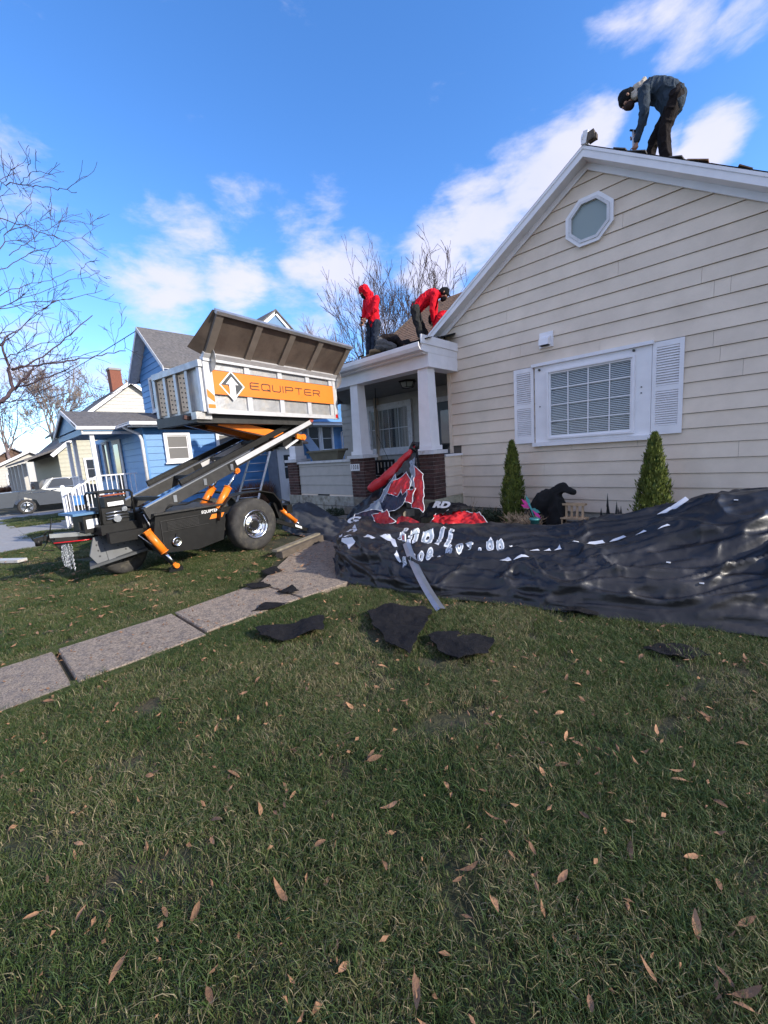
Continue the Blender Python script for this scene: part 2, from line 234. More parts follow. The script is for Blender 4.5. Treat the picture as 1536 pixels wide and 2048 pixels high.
M_deck = mat('roof_deck_wood', (.20,.13,.08), .85, var=.3, scale=9, stretch=(1,6,1), bump=.3, col2=(.09,.06,.045), c2s=4)
M_brick = mat('brown_brick', (.085,.042,.036), .85, var=.3, scale=15, bump=.6, bscale=70, rnd=.35)
M_mortar = mat('mortar', (.26,.24,.22), .95, var=.15, scale=30, bump=.4)
M_stone = mat('foundation_stone', (.36,.35,.30), .9, var=.2, scale=7, col2=(.22,.2,.16), c2s=6, bump=.8, bscale=25, rnd=.1)
M_ystone = mat('painted_foundation', (.50,.47,.33), .85, var=.15, scale=6, col2=(.33,.30,.2), c2s=5, bump=.4, bscale=30)
M_conc = mat('path_concrete', (.305,.24,.18), .9, var=.55, scale=75, col2=(.19,.155,.13), c2s=14, c2lo=.45, c2hi=.65, bump=.8, bscale=150, rnd=.05)
M_conc2 = mat('pale_concrete', (.30,.29,.28), .9, var=.1, scale=8, bump=.3)
M_alu = mat('aluminium', (.46,.46,.46), .42, metal=.75, var=.15, scale=7, bump=.15, bscale=30, col2=(.5,.47,.43), c2s=4)
M_aluw = mat('bright_aluminium', (.60,.60,.61), .4, metal=.35, var=.08, scale=9, bump=.05)
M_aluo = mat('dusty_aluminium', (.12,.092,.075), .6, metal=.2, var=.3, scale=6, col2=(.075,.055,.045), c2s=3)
M_black = mat('black_paint', (.008,.0078,.0075), .5, var=.3, scale=12, bump=.08, spec=.3)
M_dgrey = mat('dark_steel', (.030,.029,.028), .5, metal=.2, var=.3, scale=12, bump=.1)
M_orange = mat('orange_paint', (.80,.20,.014), .35, var=.1, scale=8, spec=.5)
M_orangep = mat('orange_print', (.78,.20,.012), .5, var=.04)
M_chrome = mat('chrome', (.8,.8,.8), .15, metal=1, var=.05)
M_tyre = mat('tyre_rubber', (.035,.033,.031), .8, var=.25, scale=14, bump=.3, col2=(.075,.068,.055), c2s=6)
M_slat = mat('grey_step_plate', (.075,.08,.085), .55, metal=.2, var=.2)
M_wood = mat('plank_wood', (.45,.31,.18), .8, var=.2, scale=12, stretch=(1,1,.3), bump=.2)
M_wooddk = mat('weathered_wood', (.10,.08,.062), .9, var=.3, scale=14, stretch=(1,.3,1), bump=.5)
M_tarp = mat('black_tarp', (.010,.010,.012), .43, var=.3, scale=4, bump=.4, bscale=7, spec=.5, col2=(.026,.024,.024), c2s=1.6)
M_gtarp = mat('grey_fabric', (.055,.058,.066), .8, var=.2, scale=5, bump=.5, bscale=30)
M_print = mat('white_print', (.62,.64,.68), .4, var=.06)
M_printg = mat('grey_print', (.28,.33,.38), .4, var=.15, scale=9)
M_red = mat('red_vinyl', (.50,.018,.024), .4, var=.12, scale=6, spec=.5, bump=.1, bscale=12)
M_navy = mat('navy_vinyl', (.018,.026,.055), .45, var=.15, spec=.5)
M_vgrey = mat('grey_vinyl', (.22,.26,.31), .5, var=.12)
M_revers = mat('banner_reverse', (.035,.045,.045), .6, var=.2)
M_redcloth = mat('red_fleece', (.62,.008,.022), .9, var=.12, scale=20, bump=.4, bscale=60, spec=.2)
M_navycloth = mat('dark_blue_denim', (.024,.032,.05), .9, var=.25, scale=20, bump=.4, spec=.2)
M_greycloth = mat('charcoal_work_trousers', (.030,.031,.031), .9, var=.25, scale=20, bump=.4, spec=.2)
M_brcloth = mat('dark_brown_cloth', (.014,.010,.0095), .9, var=.25, scale=20, bump=.4, spec=.2)
M_jacket = mat('slate_jacket', (.026,.042,.062), .8, var=.15, scale=14, bump=.4, bscale=50, spec=.25)
M_beige = mat('beige_hood', (.48,.42,.34), .9, var=.2, scale=20, bump=.4)
M_blackc = mat('black_cloth', (.010,.010,.011), .9, var=.2, scale=20, bump=.3, spec=.2)
M_skin = mat('skin', (.38,.20,.13), .6, var=.06)
M_glove = mat('glove', (.20,.19,.17), .9, var=.2)
M_boot = mat('tan_boot', (.22,.15,.08), .8, var=.2)
M_bark = mat('bare_bark', (.085,.062,.06), .9, var=.3, scale=20, bump=.5)
M_barkd = mat('pale_bark', (.25,.20,.165), .9, var=.3, scale=6, bump=.3)
M_twig = mat('far_twigs', (.20,.15,.145), .9, var=.2)
M_thuja = mat('arborvitae_leaf', (.12,.145,.02), .7, var=.45, scale=9, col2=(.045,.085,.014), c2s=14)
M_leaf = mat('dry_leaf', (.27,.14,.07), .8, var=.25, scale=30, bump=.4, rnd=.45)
M_darkin = mat('dark_interior', (.03,.03,.032), .8, var=.2)
M_curtain = mat('pale_curtain', (.38,.38,.35), .85, var=.2, scale=5, stretch=(6,1,.4))
M_blind = mat('blind_slat', (.55,.60,.61), .5, var=.04)
M_steel = mat('galvanised_steel', (.42,.44,.47), .3, metal=.9, var=.15)
M_truck = mat('truck_grey_paint', (.07,.08,.095), .35, metal=.2, var=.04, coat=.3)
M_farwhite = mat('far_white_siding', (.50,.485,.45), .6, var=.06)
M_farcream = mat('far_cream_siding', (.44,.42,.32), .6, var=.06)
M_door = mat('slate_door', (.07,.095,.115), .5, var=.06)
M_hedge = mat('brown_hedge', (.17,.085,.05), .9, var=.4, scale=5)
M_chimney = mat('chimney_brick', (.22,.08,.05), .9, var=.3, scale=20)
def glass(name, col=(.05,.06,.07), rough=.03, alpha=.35):
    if name in _mats: return _mats[name]
    m = bpy.data.materials.new(name); m.use_nodes = True; nt = m.node_tree; p = nt.nodes['Principled BSDF']
    p.inputs['Base Color'].default_value = (*col, 1); p.inputs['Roughness'].default_value = rough; p.inputs['Alpha'].default_value = alpha
    p.inputs['Specular IOR Level'].default_value = .8
    _mats[name] = m; return m
M_glass = glass('window_glass', (.10,.13,.15), .03, .14)
M_glassd = glass('dark_glass', (.035,.04,.045), .05, 1)
M_glassf = glass('frosted_pane', (.24,.29,.27), .35, 1)
M_lens = mat('red_lens', (.6,.01,.015), .2, var=.05)
M_teal = mat('teal_pot', (.08,.36,.33), .4); M_pink = mat('pink_wing', (.8,.06,.35), .4)
M_olive = mat('olive_planter', (.14,.125,.085), .7, var=.15)

# ================================================================ SETTING
def ground_z(x, y):
    t = min(1, max(0, (-17-x)/10)); return -.45*t*t*(3-2*t)
def build_ground():
    xs = [-400,-200,-120,-80,-60,-45,-36]+[-30+i*.75 for i in range(50)]+[8,10,14,20,40,100,300]
    ys = [-300,-100,-40,-20,-10,-6,-4]+[-3+i*.6 for i in range(30)]+[16,20,30,50,90,150,300]
    vs = []; fs = []
    for x in xs:
        for y in ys:
            n = noise.noise(V((x*.8, y*.8, 0)))*.012 if (x > -3.3 or x < -4.6) and -30 < x < 6 else -.012
            vs.append((x, y, ground_z(x, y)-.015+n))
    ny = len(ys)
    for i in range(len(xs)-1):
        for j in range(ny-1): fs.append((i*ny+j, (i+1)*ny+j, (i+1)*ny+j+1, i*ny+j+1))
    m = MB(); m.add(vs, fs, True)
    g = mat('lawn_soil', (.040,.042,.016), .95, var=.35, scale=3, col2=(.060,.045,.025), c2s=1.5, c2lo=.45, c2hi=.65, bump=.9, bscale=40)
    m.build('lawn', g, kind='structure')
build_ground()

# walkway slabs
def slab(root, poly, z=.02, th=.07):
    m = MB(); b = .012
    c = sum((V((p[0], p[1], 0)) for p in poly), V((0,0,0)))/len(poly)
    top = [V((p[0], p[1], z))+(c-V((p[0], p[1], 0))).normalized()*b for p in poly]; mid = [V((p[0], p[1], z-b)) for p in poly]; bot = [V((p[0], p[1], z-th)) for p in poly]
    n = len(poly); m.add(top+mid+bot, [tuple(range(n))]+[(n+i, n+(i+1) % n, (i+1) % n, i) for i in range(n)]+[(2*n+i, 2*n+(i+1) % n, n+(i+1) % n, n+i) for i in range(n)])
    return m.build('slab', M_conc, root)
walk = thing('walkway', None, None, (-4,1,0)); tag(walk, kind='structure')
XL, XR = -4.38, -3.54
yj = [-3.45, -2.49, -1.53, -.57, .375, 1.335]
for i in range(len(yj)-1):
    g = .014 if i != 3 else .022
    slab(walk, [(XL, yj[i]+g), (XR, yj[i]+g), (XR, yj[i+1]-g), (XL, yj[i+1]-g)], z=.02-.006*(i % 2))
slab(walk, [(-4.38,1.349), (-3.6,1.349), (-3.58,2.36), (-4.5,2.36)], z=.022)
slab(walk, [(-4.5,2.385), (-3.58,2.385), (-3.5,3.4), (-5.35,3.4)], z=.02)
slab(walk, [(-5.4,3.425), (-3.5,3.425), (-3.8,5.0), (-6.6,5.0)], z=.016)
slab(walk, [(-6.9,5.03), (-4.6,5.03), (-5.0,5.75), (-7.1,5.75)], z=.02)
# neighbour's concrete
nb = thing('sidewalk', None, None, (-14,1,0)); tag(nb, kind='structure')
for i in range(16):
    x1 = -11.4-i*1.5; x0 = x1-1.48; zz = ground_z((x0+x1)/2, 0)+.015
    m = MB(); m.bb((x0, -.45, zz-.1), (x1, 1.05+.02*(i % 2), zz)); m.build('slab', M_conc2, nb)
m = MB(); m.bb((-16.6,1.06,-.1), (-14.3,2.25,.012)); m.build('slab', M_conc2, nb)
m = MB(); m.bb((-30.8,-8,-.7), (-27.2,8.5,-.435)); m.build('driveway', M_conc2, kind='structure')
m = MB(); m.bb((-200,-14,-.7), (60,-6.5,.005)); m.build('street', mat('asphalt', (.05,.05,.05), .9, bump=.5), kind='structure')
# soil bed along the house
m = MB()
vs = [(-4.75,5.6,.0), (1.5,5.6,.0), (1.5,7.65,.03), (-4.75,7.65,.03)]
m.add(vs, [(0,1,2,3)]); m.build('flower_bed', mat('mulch', (.045,.032,.025), .95, var=.5, scale=20, bump=1, bscale=60), kind='structure')

# ================================================================ CREAM HOUSE
FY = 7.61                                    # gable wall plane
AX, AZ, SL = -2.27, 5.86, .655              # apex of the wall
EXL, EXR = -5.05, .53
H = thing('cream_house', 'cream clapboard house with a gable wall, round porch columns side and brown shingle roof', 'house', (-2.3, 9, 0))
H['label'] = 'cream clapboard house with white shuttered window, octagonal attic window and open front porch'
def wall_top(x): return AZ-SL*abs(x-AX)
m = MB(); m.prism([(EXL,FY+.02,.2), (EXR,FY+.02,.2), (EXR,FY+.03,wall_top(EXR)), (AX,FY+.03,AZ), (EXL,FY+.03,wall_top(EXL))], (0,8,0))
m.build('wall', mat('wall_sheathing', (.10,.088,.075), .9), H)
def plank(parent, f, z0, z1, a0b, a1b, a0t, a1t, mt, lip=.022, name='siding_board'):
    """f(a, off, z) -> point; off = distance out of the wall"""
    P = [f(a0b, lip, z0), f(a1b, lip, z0), f(a1t, .003, z1), f(a0t, .003, z1), f(a0b, -.01, z0), f(a1b, -.01, z0), f(a1t, -.01, z1), f(a0t, -.01, z1)]
    m = MB(); m.add(P, [(0,1,2,3), (5,4,7,6), (4,5,1,0), (3,2,6,7), (0,3,7,4), (1,5,6,2)])
    return m.build(name, mt, parent)
fF = lambda a, o, z: (a, FY-o, z)
EX = .2225
k = 1
while True:
    z0 = k*EX; z1 = z0+EX-.006
    if z0 > AZ-.1: break
    def rng(z):
        h = (AZ-z)/SL
        return max(EXL, AX-h), min(EXR, AX+h)
    a0, a1 = rng(z0); b0, b1 = rng(min(z1, AZ-.01))
    if z0 < 1.35: a0 = max(a0, -4.80); b0 = a0
    rj = random.Random(k*7+1); xs_ = [x for x in ([rj.uniform(-4.5,-.2)] if rj.random() < .75 else [])+([rj.uniform(-4.5,-.2)] if rj.random() < .3 else []) if max(a0,b0)+.5 < x < min(a1,b1)-.5]
    xs_.sort(); L0, T0_ = a0, b0
    for x in xs_: plank(H, fF, z0, min(z1, AZ-.01), L0, x-.0015, T0_, x-.0015, M_cream, lip=.021+rj.uniform(0,.004)); L0 = T0_ = x+.0015
    plank(H, fF, z0, min(z1, AZ-.01), L0, a1, T0_, b1, M_cream, lip=.021+rj.uniform(0,.004))
    k += 1
# rake boards, soffit, roof slopes
def rake(side, y0, y1, off, th, name, mt, ext=0, exs=.3):
    """strip below the roof line"""
    xe = (EXL-exs) if side < 0 else (EXR+exs+ext)
    p = lambda x, dz: (x, y0, wall_top(x)+dz)
    m = MB(); m.prism([p(AX, off), p(xe, off), p(xe, off-th), p(AX, off-th)], (0, y1-y0, 0))
    return m.build(name, mt, H)
for sd in (-1, 1):
    rake(sd, FY-.25, FY-.222, .10, .15, 'rake_board', M_white)
    rake(sd, FY-.262, FY-.25, .10, .045, 'drip_edge', M_white)
    rake(sd, FY-.222, FY-.0, -.035, .012, 'soffit', M_white)
    rake(sd, FY-.05, FY-.024, -.047, .10, 'frieze_board', M_white)
    rake(sd, FY-.24, 16, .125, .03, 'roof', M_felt if sd > 0 else M_roofbrown, exs=.32)
# loose shingle bits along the right rake
for i in range(11):
    x = -1.75+i*.23+random.uniform(-.05,.05); z = wall_top(x)+.135
    m = MB(); R = Matrix.Rotation(math.atan(SL), 3, 'Y') @ Matrix.Rotation(random.uniform(-.3,.3), 3, 'Z') @ Matrix.Rotation(random.uniform(-.15,.1), 3, 'Y')
    m.box((x, FY-.18+random.uniform(0,.25), z+random.uniform(0,.03)), (random.uniform(.15,.3), random.uniform(.12,.25), .012), R)
    m.build('shingle', random.choice([M_felt, M_roofgrey, M_roofbrown, M_wdirty]), H)
# corner boards
m = MB(); m.bb((EXL-.03, FY-.03, 1.4), (EXL+.05, FY, 3.98)); m.build('corner_board', M_cream, H)
m = MB(); m.bb((-4.83, FY-.03, .2), (-4.78, FY, 1.36)); m.build('corner_board', M_cream, H)
# flat-mounted foundation under the gable wall
m = MB(); m.bb((-4.8, FY+.02, -.1), (EXR, FY+.1, .215)); m.build('foundation', M_stone, H)

# main roof behind
Xl, y0, z0, s, Yr = -8.62, 8.7, 4.2, .7, 11.7
zr = z0+s*(Yr-y0)
m = MB(); m.add([(Xl,y0-.02,z0-.02),(-3,y0-.02,z0-.02),(-3,Yr,zr),(Xl,Yr,zr),(Xl,2*Yr-y0,z0),(-3,2*Yr-y0,z0)], [(0,1,2,3),(3,2,5,4)])
rf = m.build('roof', M_roofbrown, H)
# shingle courses on the visible slope: individual course strips
for i in range(22):
    a = i/22; yy = y0+(Yr-y0)*a; zz = z0+(zr-z0)*a; d = (Yr-y0)/22
    x0 = Xl-.02
    m = MB(); m.add([(x0,yy,zz+.028),(-3.2,yy,zz+.028),(-3.2,yy+d*1.1,zz+s*d*1.1+.008),(x0,yy+d*1.1,zz+s*d*1.1+.008),(x0,yy,zz),(-3.2,yy,zz)], [(0,1,2,3),(4,5,1,0),(0,3,4)])
    m.build('shingle_course', M_roofbrown, rf)
m = MB(); m.add([(Xl+.1,y0+.1,z0-.1),(Xl+.1,Yr,zr-.1),(Xl+.1,2*Yr-y0,z0-.1),(Xl+.1,2*Yr-y0,0),(Xl+.1,y0+.1,0)], [(0,1,2,3,4)]); m.build('side_wall', M_cream, H)
m = MB(); m.beam((Xl,y0,z0-.03),(Xl,Yr,zr-.03),.03,.12); m.build('rake_board', M_wooddk, H)

# ---------------- porch
PX0, PX1, PF, PB = -9.95, -4.81, 6.55, 9.0
m = MB(); m.bb((PX0, PF+.02, .38), (PX1-.02, PB, .5)); m.build('porch_floor', M_conc2, H)
# rock faced foundation stones under the porch
for r_, zz in ((0, .02), (1, .27)):
    x = PX0
    i = 0
    while x < -7.22:
        L_ = random.uniform(.42,.6); x2 = min(x+L_, -7.2)
        m = MB(); d = random.uniform(0,.03)
        m.bb((x+.006, PF-.02-d, zz), (x2-.006, PF+.3, zz+.235)); o = m.build('stone', M_stone, H); x = x2
m = MB(); m.bb((-7.2, PF, -.05), (-6.85, PF+.3, .5)); m.build('stone', M_stone, H)
m = MB(); m.bb((-5.2, PF-.01, -.05), (-4.795, FY+.05, .5)); m.build('foundation', M_ystone, H)
# brick piers
BL, BH, BT = .2, .068, .095
bm_ = MB(); bm_.bb((0,0,0),(1,1,1)); brick_me = bm_.mesh('brick', M_brick)
def brick(parent, a, b):
    o = link('brick', brick_me, parent); o.location = a; o.scale = [b[i]-a[i] for i in range(3)]; return o
def pier(x0, x1, y0, y1, z0=.5, z1=1.42):
    p = MB().bb((x0+.012, y0+.012, z0), (x1-.012, y1-.012, z1)).build('brick_pier', M_mortar, H)
    n = 12; h = (z1-z0)/n
    for r in range(n):
        za, zb = z0+r*h+.005, z0+(r+1)*h-.005
        off = .1 if r % 2 else 0
        # front
        x = x0-off
        while x < x1-.01:
            a, b = max(x, x0), min(x+BL, x1)
            j = random.uniform(-.004,.004)
            if b-a > .03: brick(p, (a+.005, y0+j, za), (b-.005, y0+.05+j, zb))
            x += BL
        y = y0-(.1-off)
        while y < y1-.01:
            a, b = max(y, y0+.052), min(y+BL, y1)
            j = random.uniform(-.004,.004)
            if b-a > .03: brick(p, (x1-.05+j, a+.005, za), (x1+j, b-.005, zb))
            y += BL
    MB().bb((x0-.05, y0-.05, z1), (x1+.05, y1+.05, z1+.075)).build('cap', M_wdirty, p)
    return p
def column(x0, x1, y0, y1, z0=1.5, z1=3.1):
    cx, cy = (x0+x1)/2, (y0+y1)/2; wb, wt = .148, .118
    m = MB(); vs = [(cx+i*w_, cy+j*w_, z) for z, w_ in ((z0+.09, wb), (z1, wt)) for i, j in ((-1,-1),(1,-1),(1,1),(-1,1))]
    m.add(vs, [(3,2,1,0),(4,5,6,7),(0,1,5,4),(1,2,6,5),(2,3,7,6),(3,0,4,7)])
    c = m.build('column', M_white, H)
    MB().bb((cx-wb-.035, cy-wb-.035, z0), (cx+wb+.035, cy+wb+.035, z0+.09)).build('base', M_white, c)
for a, b in ((-9.93,-9.46), (-7.25,-6.80), (-5.23,-4.80)):
    pier(a, b, PF, PF+.40); column(a+.03, b-.03, PF+.02, PF+.38)
# porch front panel between first two piers, side panel
fP = lambda a, o, z: (a, PF+.06-o, z)
for i, (za, zb) in enumerate(((.50,.545),(.545,.79),(.79,1.035),(1.035,1.28),(1.28,1.36))):
    if i == 0:
        plank(H, fP, za, zb, -9.44, -8.7, -9.44, -8.7, M_cream); plank(H, fP, za, zb, -8.2, -7.27, -8.2, -7.27, M_cream)
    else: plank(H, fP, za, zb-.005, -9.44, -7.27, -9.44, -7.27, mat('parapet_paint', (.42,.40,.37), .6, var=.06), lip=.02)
MB().bb((-9.46, PF, 1.36), (-7.25, PF+.2, 1.42)).build('rail_cap', M_wdirty, H)
MB().bb((-9.46, PF+.06, .5), (-7.25, PF+.16, 1.36)).build('parapet', M_darkin, H)
fS = lambda a, o, z: (PX1+.0+o, a, z)
for i in range(4):
    za = .52+i*.205; plank(H, fS, za, za+.215, 6.955, FY-.0, 6.955, FY-.0, M_cream)
MB().bb((-5.0, 6.955, .5), (PX1-.005, FY, 1.34)).build('parapet', M_cream, H)
MB().bb((-5.02, 6.955, 1.345), (PX1+.04, FY+.0, 1.39)).build('rail_cap', M_white, H)
# beam + fascia + gutter + roof
MB().bb((PX0, PF+.03, 3.1), (PX1-.03, PF+.33, 3.36)).build('beam', M_white, H)
MB().bb((-5.1, PF+.33, 3.1), (PX1-.03, FY-.0, 3.36)).build('beam', M_white, H)
MB().bb((PX0-.1, PF-.12, 3.335), (PX1-.035, PF+.03, 3.36)).build('soffit', M_white, H)
MB().bb((PX1-.03, 6.4, 3.36), (PX1, FY+.1, 3.60)).build('frieze_board', M_white, H)
MB().bb((PX1-.01, 6.36, 3.50), (PX1+.02, FY+.15, 3.66)).build('fascia', M_white, H)
MB().bb((PX1-.03, PF+.03, 3.1), (PX1-.005, FY-.0, 3.36)).build('beam_casing', M_white, H)
m = MB(); prof = [(6.42,3.36),(6.30,3.37),(6.26,3.43),(6.25,3.50),(6.27,3.51),(6.28,3.44),(6.32,3.39),(6.42,3.38)]
m.prism([(PX0-.2, y, z) for y, z in prof], (PX1+.02-PX0+.2, 0, 0)); m.build('gutter', M_white, H)
MB().bb((PX0-.2, 6.42, 3.36), (PX1-.01, 6.44, 3.54)).build('fascia', M_white, H)
m = MB(); m.prism([(PX0-.2,6.33,3.52),(PX0-.2,8.75,4.22),(PX0-.2,8.75,4.19),(PX0-.2,6.33,3.49)], (PX1-.02-PX0+.2,0,0)); m.build('porch_roof', M_felt, H)
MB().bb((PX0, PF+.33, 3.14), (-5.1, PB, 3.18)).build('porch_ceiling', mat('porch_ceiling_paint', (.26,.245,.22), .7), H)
# stripped debris on porch roof edge: torn felt + boards
for i in range(26):
    x = random.uniform(-9.5,-4.95); y = random.uniform(6.45,8.3); z = 3.53+.29*(y-6.33)+.02
    m = MB(); R = Matrix.Rotation(.28, 3, 'X') @ Matrix.Rotation(random.uniform(-3,3), 3, 'Z') @ Matrix.Rotation(random.uniform(-.25,.25), 3, 'X')
    m.box((x, y, z), (random.uniform(.2,.5), random.uniform(.1,.3), .014), R); m.build('torn_shingle', random.choice([M_felt, M_roofbrown, M_roofgrey]), H)
# porch back wall and house front
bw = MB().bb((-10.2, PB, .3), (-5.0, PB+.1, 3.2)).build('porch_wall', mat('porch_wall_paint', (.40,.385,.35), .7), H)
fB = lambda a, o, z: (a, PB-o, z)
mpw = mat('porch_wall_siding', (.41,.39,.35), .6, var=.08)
for i in range(13):
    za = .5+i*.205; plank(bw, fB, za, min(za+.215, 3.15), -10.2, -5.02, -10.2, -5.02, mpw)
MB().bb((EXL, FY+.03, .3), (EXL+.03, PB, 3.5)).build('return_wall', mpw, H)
def window(parent, o, u, n, w, h, fr=.09, nx=2, ny=2, mt=M_white, gm=M_glassd, depth=.06, mun=.018, sill=True, name='window', inner=None, proud=.03):
    """o: lower left corner (seen from outside), u: horizontal unit, n: outward normal"""
    o, u, n = V(o), V(u), V(n); z = V((0,0,1))
    def bx(m, a0, a1, z0, z1, d0, d1):
        pts = [o+u*a+z*b+n*c for a in (a0, a1) for b in (z0, z1) for c in (d0, d1)]
        m.add(pts, [(0,1,3,2),(4,6,7,5),(0,4,5,1),(2,3,7,6),(0,2,6,4),(1,5,7,3)])
    W = MB(); bx(W, 0, w, 0, h, .002, .012); win = W.build(name, M_darkin, parent)
    F = MB()
    bx(F, -fr, 0, -fr, h+fr, 0, proud+.03); bx(F, w, w+fr, -fr, h+fr, 0, proud+.03); bx(F, 0, w, h, h+fr, 0, proud+.032); bx(F, 0, w, -fr, 0, 0, proud+.032)
    F.build('frame', mt, win)
    S = MB(); s_ = .03
    bx(S, 0, s_, 0, h, 0, proud); bx(S, w-s_, w, 0, h, 0, proud); bx(S, s_, w-s_, 0, s_, 0, proud-.002); bx(S, s_, w-s_, h-s_, h, 0, proud-.002)
    for i in range(1, nx): bx(S, w*i/nx-mun/2, w*i/nx+mun/2, s_, h-s_, .013, proud-.004)
    for j in range(1, ny): bx(S, s_, w-s_, h*j/ny-mun/2, h*j/ny+mun/2, .013, proud-.006)
    S.build('sash', mt, win)
    if inner:
        I = MB(); inner(I, bx, w, h); I.build('curtain', M_curtain, win)
    for i in range(nx):
        for j in range(ny):
            G_ = MB(); a0, a1 = max(w*i/nx+mun/2, s_), min(w*(i+1)/nx-mun/2, w-s_); b0, b1 = max(h*j/ny+mun/2, s_), min(h*(j+1)/ny-mun/2, h-s_)
            bx(G_, a0, a1, b0, b1, .016, .019); G_.build('pane', gm, win)
    if sill:
        Q = MB(); bx(Q, -fr-.04, w+fr+.04, -fr-.04, -fr, 0, proud+.06); Q.build('sill', mt, win)
    return win
def drape(I, bx, w, h):
    for i in range(14):
        if 5 <= i <= 8: continue
        bx(I, w*i/14+.005, w*(i+1)/14-.01, .03, h-.03, .012, .0135+.001*(i % 2))
window(H, (-8.85,PB-.02,1.62), (1,0,0), (0,-1,0), 1.5, 1.17, fr=.14, nx=4, ny=2, mt=M_wdirty, gm=M_glass, inner=drape)
dr = MB().bb((-6.42, PB-.05, .5), (-5.35, PB-.024, 2.72)).build('door', M_door, H)
MB().bb((-6.55, PB-.06, .5), (-6.42, PB-.02, 2.85)).build('frame', M_wdirty, dr); MB().bb((-6.42, PB-.06, 2.72), (-5.3, PB-.02, 2.85)).build('frame', M_wdirty, dr)
MB().bb((-6.25, PB-.056, 1.45), (-5.6, PB-.051, 2.5)).build('pane', M_glassd, dr)
# porch light (hexagonal lantern on the ceiling)
Lt = thing('porch_light', 'black framed lantern flush on the porch ceiling', 'lamp', (-6.2,7.6,3.14))
m = MB(); m.lathe([(.0,0),(.22,0),(.22,-.025),(.19,-.03)], Matrix.Translation((-6.2,7.6,3.14)), 6, False); m.build('top_plate', M_black, Lt)
m = MB()
for i in range(6):
    a = math.pi*i/3; c, s_ = math.cos(a), math.sin(a); a2 = a+math.pi/3
    m.tube([(-6.2+.19*c,7.6+.19*s_,3.11),(-6.2+.14*c,7.6+.14*s_,2.99)], .008, 4)
    m.tube([(-6.2+.14*c,7.6+.14*s_,2.99),(-6.2+.14*math.cos(a2),7.6+.14*math.sin(a2),2.99)], .008, 4)
m.build('cage', M_black, Lt)
m = MB(); m.lathe([(.175,-.04),(.13,-.14),(.0,-.145)], Matrix.Translation((-6.2,7.6,3.14)), 6, False); m.build('glass_shade', M_glassf, Lt)
# steps
for i, (ya, yb, zt) in enumerate(((5.62,6.0,.17),(5.95,6.3,.34),(6.25,6.57,.5))):
    m = MB(); m.bb((-6.95+.03*i, ya, zt-.14), (-5.15, yb, zt-.0)); o = m.build('stone_step', mat('brown_stone', (.21,.185,.145), .9, var=.3, scale=9, bump=.6), H)
    MB().bb((-6.9+.03*i, ya+.04, -.05), (-5.18, yb, zt-.142)).build('stone_riser', M_wooddk, H)

# ---------------- gable window with shutters
wx0, wx1, wz0, wz1 = -2.89, -1.58, 1.58, 2.72
win = window(H, (wx0, FY-.028, wz0), (1,0,0), (0,-1,0), wx1-wx0, wz1-wz0, fr=.03, nx=4, ny=4, mt=M_white, gm=M_glass, mun=.016, sill=False, proud=.045, name='window')
m = MB(); n_ = 38
for i in range(n_):
    z = wz0+.03+(wz1-wz0-.05)*i/n_
    m.box(((wx0+wx1)/2, FY-.042, z+.01), (wx1-wx0-.04, .003, .027), Matrix.Rotation(-.6, 3, 'X'))
m.build('blind', M_blind, win, kind='stuff')
MB().bb((wx0+.03, FY-.05, wz0+.245), (wx0+.14, FY-.045, wz0+.262)).build('blind_wand', M_black, win)
m = MB(); m.bb((-3.15, FY-.05, 1.5), (wx0-.03, FY-.005, 2.86)); m.build('casing', M_white, H)
m = MB(); m.bb((wx1+.03, FY-.05, 1.5), (-1.33, FY-.005, 2.86)); m.build('casing', M_white, H)
m = MB(); m.bb((wx0-.03, FY-.052, wz1+.03), (wx1+.03, FY-.005, 2.86)); m.build('casing', M_white, H)
m = MB(); m.bb((wx0-.03, FY-.052, 1.5), (wx1+.03, FY-.005, wz0-.03)); m.build('casing', M_white, H)
MB().bb((-3.2, FY-.10, 2.861), (-1.31, FY-.005, 2.915)).build('header', M_white, H)
MB().bb((-3.19, FY-.12, 1.43), (-1.32, FY-.005, 1.498)).build('sill', M_white, H)
for x, z in ((-3.06,2.80),(-1.62+.05,2.82)):
    m = MB(); m.cyl((x, FY-.052, z), (x, FY-.085, z), .02, n=8); m.build('hook', M_dgrey, H)
for x, z in ((-3.06,2.15),(-1.46,2.25),(-1.46,2.16)):
    m = MB(); m.cyl((x, FY-.05, z), (x, FY-.062, z), .011, n=8); m.build('bolt', M_dgrey, H)
m = MB(); m.bb((0,0,0),(1,.012,.034)); 
slat_me = MB().box((.5,0,0),(1,.006,.04), Matrix.Rotation(-.75,3,'X')).mesh('slat', M_white)
def shutter(x0, x1, z0=1.5, z1=2.88):
    yb, yf = FY-.022, FY-.05
    f_ = MB(); b = .055; zm = z0+(z1-z0)*.5
    f_.bb((x0, yf, z0), (x0+b, yb, z1)); f_.bb((x1-b, yf, z0), (x1, yb, z1))
    f_.bb((x0+b, yf+.002, z0), (x1-b, yb, z0+.13)); f_.bb((x0+b, yf+.002, z1-.08), (x1-b, yb, z1)); f_.bb((x0+b, yf+.002, zm-.04), (x1-b, yb, zm+.04))
    s_ = f_.build('shutter', M_white, H)
    MB().bb((x0+b, yb-.006, z0+.1), (x1-b, yb-.002, z1-.07)).build('shutter_back', M_wdirty, s_)
    for za, zb in ((z0+.13, zm-.04), (zm+.04, z1-.08)):
        n = 15
        for i in range(n):
            o = link('slat', slat_me, s_); o.location = (x0+b, yf+.012, za+(zb-za)*(i+.5)/n); o.scale = (x1-x0-2*b, 1, 1)
shutter(-3.56, -3.18); shutter(-1.325, -.93)
